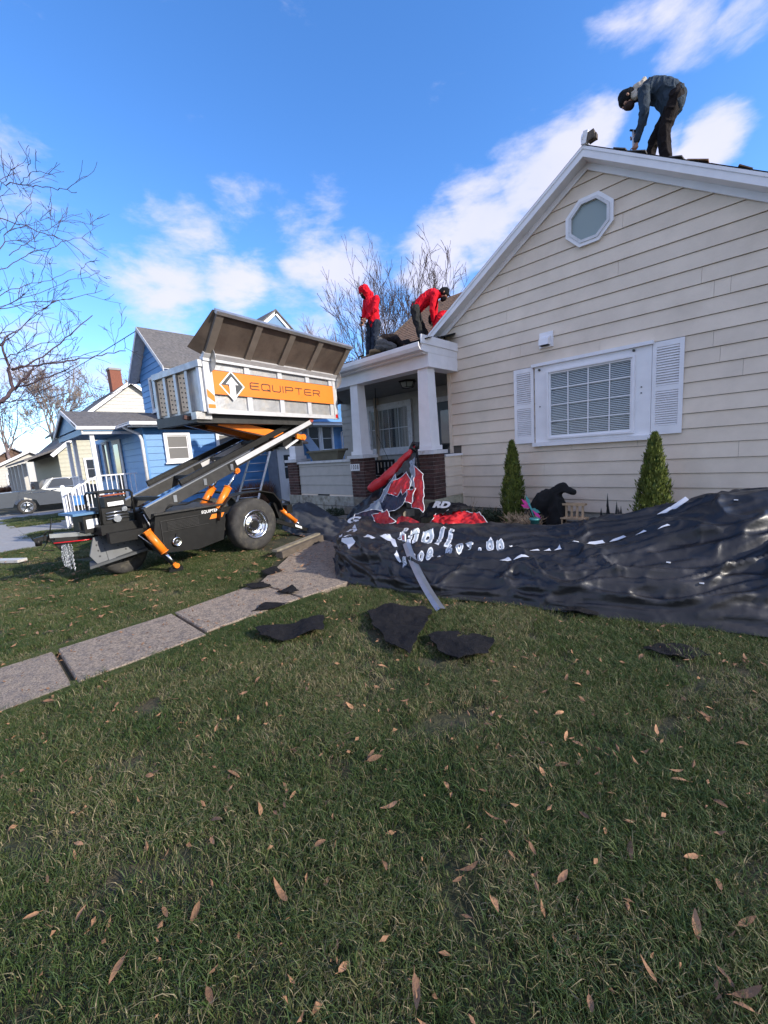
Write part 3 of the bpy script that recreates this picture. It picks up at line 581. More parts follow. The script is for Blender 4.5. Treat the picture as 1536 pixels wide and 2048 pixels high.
# octagon window
oc = (-2.24, 4.97); R8 = .385
def octp(r, y, cx=oc[0], cz=oc[1]): return [(cx+r*math.cos(math.pi/8+i*math.pi/4), y, cz+r*math.sin(math.pi/8+i*math.pi/4)) for i in range(8)]
def oring(r0, r1, ya, yb, name, mt, par):
    m = MB(); vs = octp(r0, ya)+octp(r1, ya)+octp(r0, yb)+octp(r1, yb); fs = []
    for i in range(8):
        j = (i+1) % 8; fs += [(i, j, 8+j, 8+i), (16+i, 24+i, 24+j, 16+j), (i, 16+i, 16+j, j), (8+i, 8+j, 24+j, 24+i)]
    m.add(vs, fs); return m.build(name, mt, par)
ow = MB().prism(octp(.30, FY-.03), (0,.03,0)).build('octagon_window', M_glassf, H)
oring(R8, .30, FY-.06, FY-.0, 'frame', M_white, ow); oring(.33, .285, FY-.075, FY-.02, 'inner_frame', M_wdirty, ow)
# dryer vent
vt = MB().bb((-3.06, FY-.05, 3.17), (-2.82, FY-.0, 3.43)).build('vent', M_white, H)
m = MB(); m.prism([(-3.03, FY-.05, 3.36),(-3.03, FY-.16, 3.30),(-3.03, FY-.17, 3.20),(-3.03, FY-.05, 3.20)], (.17,0,0)); m.build('hood', M_white, vt)
m = MB(); m.prism([(-3.02, FY-.155, 3.199),(-3.02, FY-.06, 3.199),(-3.02, FY-.06, 3.192),(-3.02, FY-.155, 3.192)], (.15,0,0)); m.build('vent_opening', M_darkin, vt)

# floodlight at the ridge tip
fl = thing('floodlight', 'white twin floodlight fixed on the tip of the gable ridge', 'floodlight', (-2.22,7.35,5.95))
m = MB(); m.cyl((-2.22,7.4,5.93),(-2.22,7.4,6.0),.02); m.build('bracket', M_white, fl)
m = MB(); m.box((-2.235,7.38,6.04),(.07,.13,.17), Matrix.Rotation(.2,3,'Y')); m.cyl((-2.28,7.38,6.05),(-2.25,7.38,6.045),.075,n=16); m.build('lamp_housing', M_white, fl)
m = MB(); m.box((-2.15,7.38,6.03),(.10,.11,.12), Matrix.Rotation(-.15,3,'Y')); m.box((-2.10,7.38,6.0),(.05,.08,.07)); m.build('sensor', M_wooddk, fl)

# house number
hn = thing('house_number_sign', 'white number plate reading 1008 on the middle brick pier', 'sign', (-7.08,PF,1.2))
MB().bb((-7.235, PF-.022, 1.135), (-6.93, PF-.006, 1.295)).build('plate', M_white, hn)
def text_mesh(txt, size=1, font_w=1.0, sub=0, bold=0):
    cu = bpy.data.curves.new('t', 'FONT'); cu.body = txt; cu.size = size; cu.resolution_u = 3; cu.offset = bold
    cu.align_x = 'CENTER'; cu.align_y = 'CENTER'
    o = bpy.data.objects.new('t', cu); COL.objects.link(o)
    dg = bpy.context.evaluated_depsgraph_get(); me = bpy.data.meshes.new_from_object(o.evaluated_get(dg))
    vs = [v.co.copy() for v in me.vertices]; fs = [tuple(p.vertices) for p in me.polygons]
    bpy.data.objects.remove(o); bpy.data.curves.remove(cu); bpy.data.meshes.remove(me)
    return vs, fs
for i, ch in enumerate('1008'):
    vs, fs = text_mesh(ch, .155, bold=.002)
    cx = -7.19+i*.071
    m = MB(); m.add([(cx+v.x*.62, PF-.0255, 1.217+v.y) for v in vs], fs); m.build('digit', M_black, hn)

# planter, porch swing
pl = thing('planter_trough', 'olive rectangular flower trough standing on the porch parapet', 'planter', (-8.25,6.65,1.42))
m = MB(); a = [(-8.72,6.55,1.425),(-7.72,6.55,1.425),(-7.72,6.72,1.425),(-8.72,6.72,1.425)]; b = [(-8.83,6.5,1.66),(-7.6,6.5,1.66),(-7.6,6.77,1.66),(-8.83,6.77,1.66)]
m.add(a+b, [(3,2,1,0),(0,1,5,4),(1,2,6,5),(2,3,7,6),(3,0,4,7)]); m.build('trough', M_olive, pl)
m = MB(); m.bb((-8.86,6.47,1.64),(-7.57,6.50,1.685)); m.bb((-8.86,6.77,1.64),(-7.57,6.80,1.685)); m.bb((-8.86,6.50,1.64),(-8.83,6.77,1.685)); m.bb((-7.6,6.50,1.64),(-7.57,6.77,1.685)); m.build('rim', M_olive, pl)
m = MB(); m.bb((-8.8,6.52,1.60),(-7.62,6.75,1.62)); m.build('soil', M_wooddk, pl)
sw = thing('porch_swing', 'dark slatted porch swing hanging on chains behind the steps', 'swing', (-7.6,7.6,.9))
for i in range(9):
    x = -7.95+i*.125; m = MB(); m.bb((x,7.72,.98),(x+.06,7.745,1.30)); m.build('back_slat', M_black, sw)
m = MB(); m.bb((-8.0,7.70,1.27),(-6.9,7.76,1.33)); m.bb((-8.0,7.70,.94),(-6.9,7.76,.99)); m.build('back_rail', M_black, sw)
for i in range(4):
    m = MB(); m.bb((-8.0,7.30+i*.1,.90),(-6.9,7.38+i*.1,.925)); m.build('seat_slat', M_black, sw)
for x in (-7.98,-6.92):
    m = MB(); m.bb((x-.03,7.28,1.12),(x+.03,7.74,1.15)); m.bb((x-.025,7.28,.9),(x+.025,7.33,1.12)); m.build('armrest', M_black, sw)
m = MB(); m.tube([(-7.26,7.6,3.14),(-7.28,7.6,2.65)],.012,5); m.tube([(-7.28,7.6,2.65),(-7.31,7.6,2.0)],.007,5); m.tube([(-7.31,7.6,2.0),(-7.36,7.6,1.3)],.006,5); m.tube([(-7.31,7.6,2.0),(-6.95,7.6,1.3)],.006,5); m.build('chain', M_black, sw)

# ================================================================ BLUE HOUSE
BX, BY, BZ = -13.0, 3.88, 2.72
B = thing('blue_house', 'blue clapboard house with grey shingle roofs and white railed front porch', 'house', (-15.5, 8, 0))
MB().bb((-19, BY+.03, -.1), (BX-.03, 14.5, BZ)).build('wall', M_blue, B)
MB().bb((-19, BY+.0, -.1), (BX+.0, 14.5, .38)).build('foundation', M_stone, B)
fX = lambda a, o, z: (BX-.03+.028+o-.028, a, z)
fY = lambda a, o, z: (a, BY+.03-o, z)
for i in range(12):
    z0 = .40+i*.195
    plank(B, lambda a, o, z: (BX-.03+o, a, z), z0, min(z0+.205, BZ), BY, 14.5, BY, 14.5, M_blue, lip=.025)
    plank(B, fY, z0, min(z0+.205, BZ), -19, BX-.005, -19, BX-.005, M_blue, lip=.022)
MB().bb((BX-.04, BY-.002, .38), (BX+.0, BY+.05, BZ)).build('corner_board', M_blue, B)
def screen(I, bx, w, h): bx(I, .02, w-.02, .02, h*.5, .0125, .0135)
for (ya, yb) in ((4.47,5.08), (6.05,6.66)):
    window(B, (BX, ya, 1.74), (0,1,0), (1,0,0), yb-ya, .72, fr=.075, nx=1, ny=2, mt=M_white, gm=glass('dusty_glass', (.16,.155,.15), .25, 1))
window(B, (BX, 9.66, 1.80), (0,1,0), (1,0,0), .5, .92, fr=.07, nx=1, ny=2, mt=M_white)
window(B, (BX, 10.32, 1.80), (0,1,0), (1,0,0), .5, .92, fr=.07, nx=1, ny=2, mt=M_white)
# front wall windows and door on the porch
for x0, x1 in ((-19.0,-18.4), (-17.5,-16.95)):
    window(B, (x0, BY, 1.3), (1,0,0), (0,-1,0), x1-x0, 1.2, fr=.08, nx=1, ny=1, mt=M_wdirty, sill=False)
d = MB().bb((-16.3, BY-.03, .4), (-15.35, BY+.0, 2.55)).build('door', M_wdirty, B)
MB().bb((-16.1, BY-.045, .55), (-15.55, BY-.031, 2.4)).build('pane', M_glassd, d)
# low roof: ridge along Y
RX, RZ = -15.8, 3.46
def slope_box(name, pts, th, mt, par):
    m = MB(); m.prism([V(p) for p in pts], (0,0,-th)); return m.build(name, mt, par)
slope_box('roof', [(RX,2.55,RZ),(-13.95,2.50,2.83),(-13.95,3.55,2.83),(-12.62,3.50,2.83-.0),(-12.62,14.8,2.83),(RX,14.8,RZ)], .05, M_roofgrey, B)
slope_box('roof', [(RX,2.55,RZ),(RX,14.8,RZ),(-17.8,14.8,2.83),(-17.8,2.55,2.83)], .05, M_roofgrey, B)
m = MB(); m.prism([(-17.6,2.62,2.80),(-14.0,2.62,2.80),(RX,2.62,RZ-.06)], (0,.1,0)); m.build('porch_gable', M_blued, B)
m = MB(); m.beam((RX,2.53,RZ-.05),(-13.95,2.53,2.77),.03,.12); m.beam((RX,2.53,RZ-.05),(-17.7,2.53,2.77),.03,.12); m.build('rake_board', M_wdirty, B)
def gutter(p0, p1, par, s_=.11):
    m = MB(); m.beam(p0, p1, s_, s_*.55); m.beam(V(p0)+V((0,0,.045)), V(p1)+V((0,0,.045)), s_*1.15, .02); return m.build('gutter', M_white, par)
gutter((-13.9,2.5,2.76),(-13.9,3.5,2.76),B); gutter((-12.58,3.45,2.77),(-12.58,14.5,2.77),B); gutter((-13.9,3.5,2.77),(-12.6,3.5,2.77),B,.08)
MB().bb((-17.6, 2.66, 2.68), (-13.9, BY, 2.72)).build('porch_ceiling', M_blued, B)
MB().bb((-14.02, 2.62, 2.60), (-13.92, BY, 2.76)).build('porch_beam', M_wdirty, B); MB().bb((-17.6, 2.63, 2.60), (-14.02, 2.72, 2.76)).build('porch_beam', M_blued, B)
MB().bb((-12.98, 3.5, 2.70), (-12.6, 14.5, 2.72)).build('soffit', M_wdirty, B)
m = MB(); m.tube([(-13.35,3.5,2.75),(-13.3,3.62,2.66),(-13.08,3.80,2.52),(-13.02,3.83,2.35),(-13.02,3.83,.3)], .045, 6); m.build('downspout', M_wdirty, B)
m = MB(); m.tube([(-12.6,12.3,2.75),(-12.75,11.6,2.6),(-12.93,11.32,2.5),(-12.93,11.32,.3)], .04, 6); m.build('downspout', M_white, B)
# porch floor, posts, railing
MB().bb((-17.6, 2.7, .1), (-13.95, BY, .42)).build('porch_floor', M_conc2, B)
for x, y in ((-14.05,2.86), (-16.5,2.86), (-17.5,2.86)):
    m = MB(); m.bb((x-.05,y-.05,.42),(x+.05,y+.05,2.62)); m.build('post', M_white, B)
def railing(p0, p1, n, h=.85):
    p0, p1 = V(p0), V(p1)
    r_ = MB(); r_.beam(p0+V((0,0,h)), p1+V((0,0,h)), .045, .035); r_.beam(p0+V((0,0,.12)), p1+V((0,0,.12)), .035, .03); rr = r_.build('railing', M_white, B)
    for i in range(n):
        p = p0.lerp(p1, (i+.5)/n); m = MB(); m.beam(p+V((0,0,.12)), p+V((0,0,h)), .02, .02); m.build('baluster', M_white, rr)
railing((-14.05,2.86,.42),(-14.05,3.85,.42),8,1.0)
railing((-14.05,2.05,.0),(-14.05,2.83,.42),9,1.0); railing((-15.7,2.25,.0),(-15.7,2.83,.42),9,.9)
railing((-16.45,2.86,.42),(-17.45,2.86,.42),8,1.0)
for x, y, z in ((-14.3,2.03,1.22),(-15.9,2.45,.86)):
    m = MB(); m.bb((x-.05,y-.05,0),(x+.05,y+.05,z-.05)); M_ = Matrix.Translation((x,y,z-.04)); m.lathe([(.055,-.02),(.06,0),(.045,.04),(.0,.055)], M_, 10); m.build('newel_post', M_white, B)
for i in range(3):
    MB().bb((-15.65, 2.05+.26*i, -.05), (-14.1, 2.75, .14*(i+1))).build('step', M_conc2, B)
# main two storey gable
GA, GS, GY = (-15.3, 6.12), .86, 4.85
def gt(x): return GA[1]-GS*abs(x-GA[0])
GXL, GXR = -16.7, -13.75
m = MB(); m.prism([(GXL,GY+.35,2.6),(GXR,GY+.35,2.6),(GXR,GY+.35,gt(GXR)-.06),(GA[0],GY+.35,GA[1]-.06),(GXL,GY+.35,gt(GXL)-.06)], (0,8,0)); m.build('upper_wall', M_blue, B)
fG = lambda a, o, z: (a, GY+.32-o, z)
i = 0
while 2.9+i*.195 < GA[1]-.15:
    z0 = 2.9+i*.195; z1 = z0+.205
    r = lambda z: (max(GXL, GA[0]-(GA[1]-.07-z)/GS), min(GXR, GA[0]+(GA[1]-.07-z)/GS))
    a, b = r(z0); c, e = r(min(z1, GA[1]-.1)); plank(B, fG, z0, min(z1, GA[1]-.1), a, b, c, e, M_blue); i += 1
i = 0
while 2.95+i*.195 < gt(GXR)-.1:
    z0 = 2.95+i*.195; plank(B, lambda a, o, z: (GXR+o, a, z), z0, min(z0+.205, gt(GXR)-.05), GY+.35, 12, GY+.35, 12, M_blue); i += 1
for sd, xe in ((1, GXR+.3), (-1, GXL-.3)):
    m = MB(); m.prism([(GA[0],GY,gt(GA[0])+.06),(xe,GY,gt(xe)+.06),(xe,GY,gt(xe)),(GA[0],GY,gt(GA[0]))], (0,8.2,0)); m.build('roof', M_roofgrey, B)
    m = MB(); m.prism([(GA[0],GY-.02,gt(GA[0])+.05),(xe,GY-.02,gt(xe)+.05),(xe,GY-.02,gt(xe)-.09),(GA[0],GY-.02,gt(GA[0])-.09)], (0,.02,0)); m.build('rake_board', M_wdirty, B)
    m = MB(); m.prism([(GA[0],GY,gt(GA[0])-.015),(xe,GY,gt(xe)-.015),(xe,GY,gt(xe)-.025),(GA[0],GY,gt(GA[0])-.025)], (0,.33,0)); m.build('soffit', M_wdirty, B)
for x0, x1 in ((-15.62,-15.12), (-14.62,-14.12)):
    window(B, (x0, GY+.31, 3.55), (1,0,0), (0,-1,0), x1-x0, .98, fr=.09, nx=1, ny=2, mt=M_wdirty)
# rear cross gable seen over the bin
xg = -13.3
m = MB(); m.prism([(xg,8.35,6.3),(xg,9.45,6.3),(xg,8.9,6.8)], (-4,0,0)); m.build('cross_gable', M_blued, B)
m = MB(); m.beam((xg+.02,8.9,6.86),(xg+.02,8.2,6.24),.06,.14); m.beam((xg+.02,8.9,6.86),(xg+.02,9.6,6.24),.06,.14); m.build('rake_board', M_white, B)
m = MB(); m.prism([(xg+.1,8.9,6.95),(xg+.1,8.1,6.28),(xg+.1,8.1,6.22),(xg+.1,8.9,6.89)], (-4,0,0)); m.prism([(xg+.1,8.9,6.95),(xg+.1,9.7,6.28),(xg+.1,9.7,6.22),(xg+.1,8.9,6.89)], (-4,0,0)); m.build('roof', M_roofgrey, B)
MB().bb((-17,8.1,4),(xg-.05,9.7,6.28)).build('rear_wall', M_blue, B)
# side entry vestibule with white storm door
vx = -12.35
MB().bb((BX, 7.75, 0), (vx-.02, 8.85, 2.05)).build('vestibule', M_vgrey, B)
dd = MB().bb((vx-.02, 7.86, .05), (vx, 8.66, 1.88)).build('storm_door', M_white, B)
MB().bb((vx, 8.03, .85), (vx+.008, 8.5, 1.68)).build('pane', M_glassd, dd); MB().bb((vx-.002, 7.78, .0), (vx+.02, 7.86, 1.95)).build('frame', M_white, dd); MB().bb((vx-.002, 8.66, .0), (vx+.02, 8.74, 1.95)).build('frame', M_white, dd); MB().bb((vx-.002, 7.78, 1.88), (vx+.02, 8.74, 1.96)).build('frame', M_white, dd)
MB().bb((vx, 8.03, 1.24), (vx+.014, 8.5, 1.28)).build('rail', M_white, dd)
m = MB()
for i in range(5):
    m.tube([(vx+.012, 8.05+.1*i, .25),(vx+.012, 8.10+.1*i, .55),(vx+.012, 8.05+.1*i+.06, .7)], .008, 4)
m.build('grille', M_wdirty, dd)
m = MB(); m.prism([(BX+.0,7.6,2.45),(vx+.2,7.6,2.08),(vx+.2,9.0,2.08),(BX+.0,9.0,2.45)], (0,0,-.05)); m.build('vestibule_roof', M_roofbrown, B)
m = MB(); m.prism([(BX+.02,9.0,2.6),(BX+.02,9.5,2.6),(vx+.3,9.5,1.7),(vx+.3,9.0,1.7)], (0,0,-.03)); m.build('awning', M_vgrey, B)

# ================================================================ FAR HOUSES
def far_house(name, label, x0, x1, y0, y1, h, rise, mt, ridge='x', base=-.45, rmt=None, wins=()):
    t = thing(name, label, 'house', ((x0+x1)/2, (y0+y1)/2, base))
    MB().bb((x0,y0,base-.1),(x1,y1,h)).build('wall', mt, t)
    rmt = rmt or M_roofgrey; ov = .35
    if ridge == 'x':
        yc = (y0+y1)/2; s_ = rise/((y1-y0)/2)
        for sg, ye in ((-1, y0-ov), (1, y1+ov)):
            ze = h-s_*ov
            m = MB(); m.prism([(x0-ov,yc,h+rise),(x0-ov,ye,ze),(x0-ov,ye,ze+.14),(x0-ov,yc,h+rise+.14)], (x1-x0+2*ov,0,0)); m.build('roof', rmt, t)
            m = MB(); m.beam((x1+ov+.02,yc,h+rise+.04),(x1+ov+.02,ye,ze+.04),.05,.2); m.build('rake_board', M_white, t)
        n = int(rise/.22)
        MB().prism([(x1-.05,y0,h),(x1-.05,y1,h),(x1-.05,yc,h+rise)], (.04,0,0)).build('gable', mt, t)
        for i in range(int((h+rise-base)/.25)):
            z0 = base+.2+i*.25; z1 = z0+.26
            q = lambda z: (y0+max(0, z-h)/s_, y1-max(0, z-h)/s_)
            a, b = q(z0); c, e = q(z1)
            if e-c < .1: break
            plank(t, lambda a_, o, z: (x1+o, a_, z), z0, z1, a, b, c, e, mt, lip=.03)
    for (ya, yb, za, zb) in wins:
        window(t, (x1+.03, ya, za), (0,1,0), (1,0,0), yb-ya, zb-za, fr=.09, nx=1, ny=2)
    return t
wh = far_house('white_house', 'white two storey house with a brick chimney rising behind the blue house', -44, -34, 6.1, 13.4, 4.9, 2.9, M_farwhite, wins=((8.2,9,2.0,3.2),))
m = MB(); m.bb((-37.6,9.35,7.2),(-36.8,10.1,9.25)); ch = m.build('chimney', M_chimney, wh); MB().bb((-37.65,9.3,9.25),(-36.75,10.15,9.4)).build('chimney_cap', M_conc2, ch)
cb = far_house('cream_bungalow', 'cream bungalow with a gabled porch on square posts beyond the grey pickup', -42, -31.2, 4.5, 8.6, 2.95, 1.75, M_farcream, wins=((5.8,6.6,1.2,2.4),))
# front porch of the bungalow
m = MB(); m.prism([(-43.5,2.9,2.55),(-30.9,2.9,2.55),(-31.1,4.6,3.2),(-43.5,4.6,3.2)], (0,0,-.12)); m.build('porch_roof', M_roofgrey, cb)
for x in (-31.2,-33.6,-36.0,-38.4,-40.8,-43.2): MB().bb((x-.16,2.98,-.45),(x+.16,3.3,2.4)).build('porch_post', M_farwhite, cb)
MB().bb((-43.5,2.9,-.45),(-31,4.5,-.05)).build('porch_floor', M_conc2, cb)
sh = far_house('small_white_house', 'small white house with a low hedge in front at the far left edge', -58, -48, 2.4, 7.5, 2.5, 1.3, M_farwhite, wins=((3.2,4.2,.9,1.9),))
far_house('red_brick_house', 'reddish house with brown roof half hidden behind the far trees', -80, -70, 2.2, 9, 3.2, 2.2, mat('far_red', (.14,.085,.06), .8), rmt=M_roofbrown)
far_house('grey_garage', 'small grey roofed garage standing between the far cream and white houses', -50, -45.2, 7.9, 12, 2.6, 1.0, M_vgrey)
hd = thing('brown_hedge', 'low reddish brown hedge in front of the small white house', 'hedge', (-46,2.6,-.45))
def twig_mass(box0, box1, n, L_, r, name, mt, par, up=.4):
    m = MB()
    for i in range(n):
        p = V([random.uniform(box0[k], box1[k]) for k in range(3)]); d = V((random.gauss(0,1), random.gauss(0,1), random.gauss(up,.6))).normalized()*L_*random.uniform(.5,1.2)
        a = d.orthogonal().normalized()*r; m.add([p-a, p+a, p+d], [(0,1,2)])
    return m.build(name, mt, par, kind='stuff')
twig_mass((-47.5,1.6,-.4),(-44.5,3.6,.75), 2600, .5, .03, 'foliage', M_hedge, hd); m = MB(); m.tube([(-46,2.6,-.5),(-46,2.6,.4)],.05); m.build('stem', M_bark, hd)
sh2 = thing('brown_shrub', 'leafless reddish shrub beside the blue house porch steps', 'shrub', (-13.4,3.0,0))
twig_mass((-13.75,2.95,.02),(-13.15,3.75,.5), 1500, .28, .008, 'twigs', M_hedge, sh2, 1.2); m = MB(); m.tube([(-13.4,3.3,0),(-13.4,3.3,.3)],.02); m.build('stem', M_bark, sh2)
sh3 = thing('dry_shrub', 'dry brown shrub against the blue wall behind the lift', 'shrub', (-12.7,7.0,0))
twig_mass((-12.95,6.4,.02),(-12.5,7.6,.6), 1500, .35, .008, 'twigs', M_hedge, sh3, 1.5); m = MB(); m.tube([(-12.7,7,0),(-12.7,7,.3)],.02); m.build('stem', M_bark, sh3)

# ================================================================ PICKUP
tk = thing('pickup_truck', 'grey pickup truck parked beyond the blue house porch', 'pickup', (-30,4.3,-.45))
TX = -29.0; TZ = -.45; T0 = 1.25
def ty(y): return T0+y
prof = [(0,.62),(.02,.95),(.0,1.18),(.03,1.22),(1.75,1.27),(1.95,1.30),(2.25,1.80),(2.5,1.86),(3.5,1.86),(4.15,1.35),(5.35,1.22),(5.6,1.05),(5.65,.6),(5.3,.45),(5.0,.42),(4.8,.75),(4.35,.82),(3.95,.7),(3.85,.42),(1.75,.42),(1.65,.72),(1.2,.92),(.78,.74),(.66,.45),(.05,.45)]
m = MB(); 
def sect(off, sc_=0): return [(TX-off, ty(y), TZ+z) for y, z in prof]
n = len(prof)
rings = [[(TX-(.0 if z < 1.3 else (z-1.3)*.32)-.0, ty(y), TZ+z) for y, z in prof], [(TX-1.95+(.0 if z < 1.3 else (z-1.3)*.32), ty(y), TZ+z) for y, z in prof]]
m.add(rings[0]+rings[1], [list(range(n))[::-1], [n+i for i in range(n)]]+[(i, (i+1) % n, n+(i+1) % n, n+i) for i in range(n)])
body = m.build('body', M_truck, tk)
me = body.data
bm = bmesh.new(); bm.from_mesh(me); bmesh.ops.triangulate(bm, faces=[f for f in bm.faces if len(f.verts) > 4]); bm.to_mesh(me); bm.free()
m = MB(); m.add([(TX+.012,ty(2.2),TZ+1.34),(TX+.012,ty(3.95),TZ+1.36),(TX-.1,ty(3.42),TZ+1.78),(TX-.1,ty(2.5),TZ+1.78)], [(0,1,2,3)]); m.build('side_window', M_glassd, body)
m = MB(); m.tube([(TX+.02,ty(2.15),TZ+1.32),(TX-.1,ty(2.47),TZ+1.80),(TX-.1,ty(3.45),TZ+1.80),(TX+.02,ty(4.02),TZ+1.34),(TX+.02,ty(2.15),TZ+1.32)], .02, 5); m.build('window_trim', M_chrome, body)
m = MB(); m.bb((TX-1.75,ty(1.72),TZ+1.28),(TX-.2,ty(1.9),TZ+1.72)); m.build('rear_window', M_glassd, body)
m = MB(); m.bb((TX-.2,ty(-.02),TZ+.86),(TX+.015,ty(.12),TZ+1.14)); m.build('tail_light', M_lens, tk)
m = MB(); m.bb((TX-1.95,ty(-.14),TZ+.5),(TX+.0,ty(.0),TZ+.72)); m.build('bumper', M_truck, tk)
m = MB(); m.bb((TX+.0,ty(1.2),TZ+1.12),(TX+.02,ty(2.1),TZ+1.15)); m.bb((TX+.0,ty(2.35),TZ+1.18),(TX+.04,ty(2.6),TZ+1.22)); m.build('trim', M_chrome, tk)
def wheel(parent, c, ax, R, w, rim, name='wheel', rimmat=M_chrome, tmat=M_tyre, holes=8, local=False, rr=.58, dark=M_black):
    c = V(c); q = V(ax).to_track_quat('Z', 'Y').to_matrix().to_4x4(); M_ = Matrix.Translation(c) @ q
    root = MB().lathe([(R*rr, -w/2),(R*.8, -w*.56),(R*.93,-w*.5),(R,-w*.38),(R*1.005,-w*.1),(R*1.005,w*.1),(R,w*.38),(R*.93,w*.5),(R*.8,w*.56),(R*rr,w/2)], M_, 40).build(name, tmat, parent, local)
    m = MB(); m.lathe([(R*rr+.004,-w*.3),(R*rr+.004,w*.49),(R*rr-.02,w*.52),(R*rr-.035,w*.42),(R*(rr-.12),w*.2),(R*.42,w*.12),(R*.3,w*.22),(R*.24,w*.3),(R*.2,w*.3)], M_, 40)
    m.lathe([(R*.2,w*.3),(0,w*.3)], M_, 40); m.build('rim', rimmat, root, local)
    m = MB()
    for i in range(holes):
        a = 2*math.pi*i/holes; p = M_ @ V((R*.40*math.cos(a), R*.40*math.sin(a), w*.10)); p2 = M_ @ V((R*.40*math.cos(a), R*.40*math.sin(a), w*.155)); m.cyl(p, p2, R*.062, n=10)
    m.cyl(M_ @ V((0,0,w*.28)), M_ @ V((0,0,w*.36)), R*.15, n=16)
    m.build('rim_holes', dark, root, local)
    m = MB()
    for i in range(holes):
        a = 2*math.pi*(i+.5)/holes; p = M_ @ V((R*.25*math.cos(a), R*.25*math.sin(a), w*.25)); m.cyl(p, M_ @ V((R*.25*math.cos(a), R*.25*math.sin(a), w*.33)), R*.022, n=6)
    # tread blocks
    for i in range(48):
        a = 2*math.pi*i/48; 
        for s_ in (-1, 1):
            p = M_ @ V((R*1.004*math.cos(a), R*1.004*math.sin(a), s_*w*.26)); Rm = (q.to_3x3() @ Matrix.Rotation(a, 3, 'Z')); 
            if rr > .5 and name == 'wheel' and R > .3: pass
    m.build('wheel_nuts', rimmat, root, local)
    return root
for yy in (1.22, 4.75):
    w_ = wheel(tk, (TX-.13, ty(yy), TZ+.40), (1,0,0), .40, .24, None, rr=.66, holes=5, rimmat=M_steel)
    for i in range(5):
        a = 2*math.pi*i/5+.3; m = MB(); m.beam((TX-.0,ty(yy)+.05*math.cos(a),TZ+.40+.05*math.sin(a)),(TX+.0,ty(yy)+.25*math.cos(a),TZ+.40+.25*math.sin(a)),.06,.03,up=(1,0,0)); m.build('spoke', M_chrome, w_)
bb_ = MB().bb((-14.75,2.25,.62),(-14.45,2.5,.86)).build('blue_box', mat('blue_plastic', (.05,.2,.5), .4), None)
tag(bb_, 'small blue box on the steps of the blue house porch', 'box'); MB().bb((-14.77,2.23,.86),(-14.43,2.52,.89)).build('lid', mat('blue_plastic', (.05,.2,.5)), bb_)
MB().bb((-14.72,2.28,.28),(-14.48,2.48,.62)).build('stand', M_black, bb_)

# ================================================================ TREES
def grow(m, p, d, L_, r, depth, rnd, spread=.55, n=4, up=.12, minr=.003, kids=3, sides=5):
    pts = [V(p)]; rs = [r]; d = V(d).normalized()
    seg = 4
    for i in range(seg):
        d = (d+V((rnd.gauss(0,.13), rnd.gauss(0,.13), rnd.gauss(0,.1)+up*.3))).normalized()
        pts.append(pts[-1]+d*L_/seg); rs.append(max(minr, r*(1-.45*(i+1)/seg)))
    m.tube(pts, rs, sides if r > .02 else (4 if r > .008 else 3), caps=False)
    if depth <= 0: return
    for k in range(kids):
        t = rnd.uniform(.35, 1); i = min(seg-1, int(t*seg)); q = pts[i].lerp(pts[i+1], t*seg-i)
        a = V((rnd.gauss(0,1), rnd.gauss(0,1), rnd.gauss(0,1))); a = (a-d*a.dot(d)).normalized()
        dd = (d+a*spread*rnd.uniform(.6,1.4)+V((0,0,up))).normalized()
        grow(m, q, dd, L_*rnd.uniform(.55,.8), max(minr, rs[i]*rnd.uniform(.5,.7)), depth-1, rnd, spread, n, up, minr, kids, sides)
    if r > minr*1.5: grow(m, pts[-1], d, L_*.75, rs[-1], depth-1, rnd, spread, n, up, minr, kids, sides)
def bare_tree(label, loc, h, r, mt, seed, stems=1, depth=5, spread=.5, up=.15, minr=.012, group=None, kids=3, lean=(0,0)):
    rnd = random.Random(seed); t = thing('bare_tree', label, 'tree', loc, group=group)
    tm = MB(); cm = MB(); loc = V(loc)
    for s_ in range(stems):
        a = 2*math.pi*s_/max(1, stems)+rnd.random(); d = V((math.cos(a)*.28*(stems > 1)+lean[0], math.sin(a)*.28*(stems > 1)+lean[1], 1)).normalized()
        pts = [loc]; rs = [r]
        for i in range(4):
            d2 = (d+V((rnd.gauss(0,.06), rnd.gauss(0,.06), 0))).normalized(); pts.append(pts[-1]+d2*h*.4/4); rs.append(r*(1-.1*(i+1)))
        tm.tube(pts, rs, 8)
        for k in range(3):
            b = 2*math.pi*(k/3)+rnd.random()*1.5; grow(cm, pts[-1-(k == 1)], (d+V((math.cos(b), math.sin(b), 0))*spread*.8+V((0,0,.15))), h*.24, rs[-1]*.7, depth, rnd, spread, 4, up, minr, kids)
        grow(cm, pts[-1], d, h*.26, rs[-1]*.8, depth, rnd, spread, 4, up, minr, kids)
    tm.build('trunk', mt, t); cm.build('crown', mt, t, kind='stuff')
    return t
bare_tree('bare many stemmed tree standing behind the brown porch roof', (-17.6,21.5,0), 12.2, .15, M_bark, 3, stems=5, depth=5, spread=.48, up=.16, minr=.009, kids=2)
bare_tree('slim bare tree whose top shows over the lift bin', (-27.5,21,0), 11.5, .14, M_twig, 8, stems=2, depth=4, spread=.45, up=.2, minr=.010)
for i, (x, y, h, sd, lb) in enumerate(((-62,9,15,11,'tall pale bare tree with thick trunk at the far left'), (-66,17,15,12,'bare tree second from the left behind the far houses'), (-58,20,14,13,'bare pale tree right of the tall far left tree'), (-75,27,19,14,'distant bare tree over the cream bungalow roof'), (-70,5,13,15,'bare tree above the small white house'), (-85,38,20,16,'distant bare tree beside the white house roof'))):
    bare_tree(lb, (x, y, -.45), h, .28, M_barkd if i < 3 else M_twig, sd, stems=1, depth=5, spread=.62, up=.1, minr=.018, kids=3 if i in (0,2) else 2)
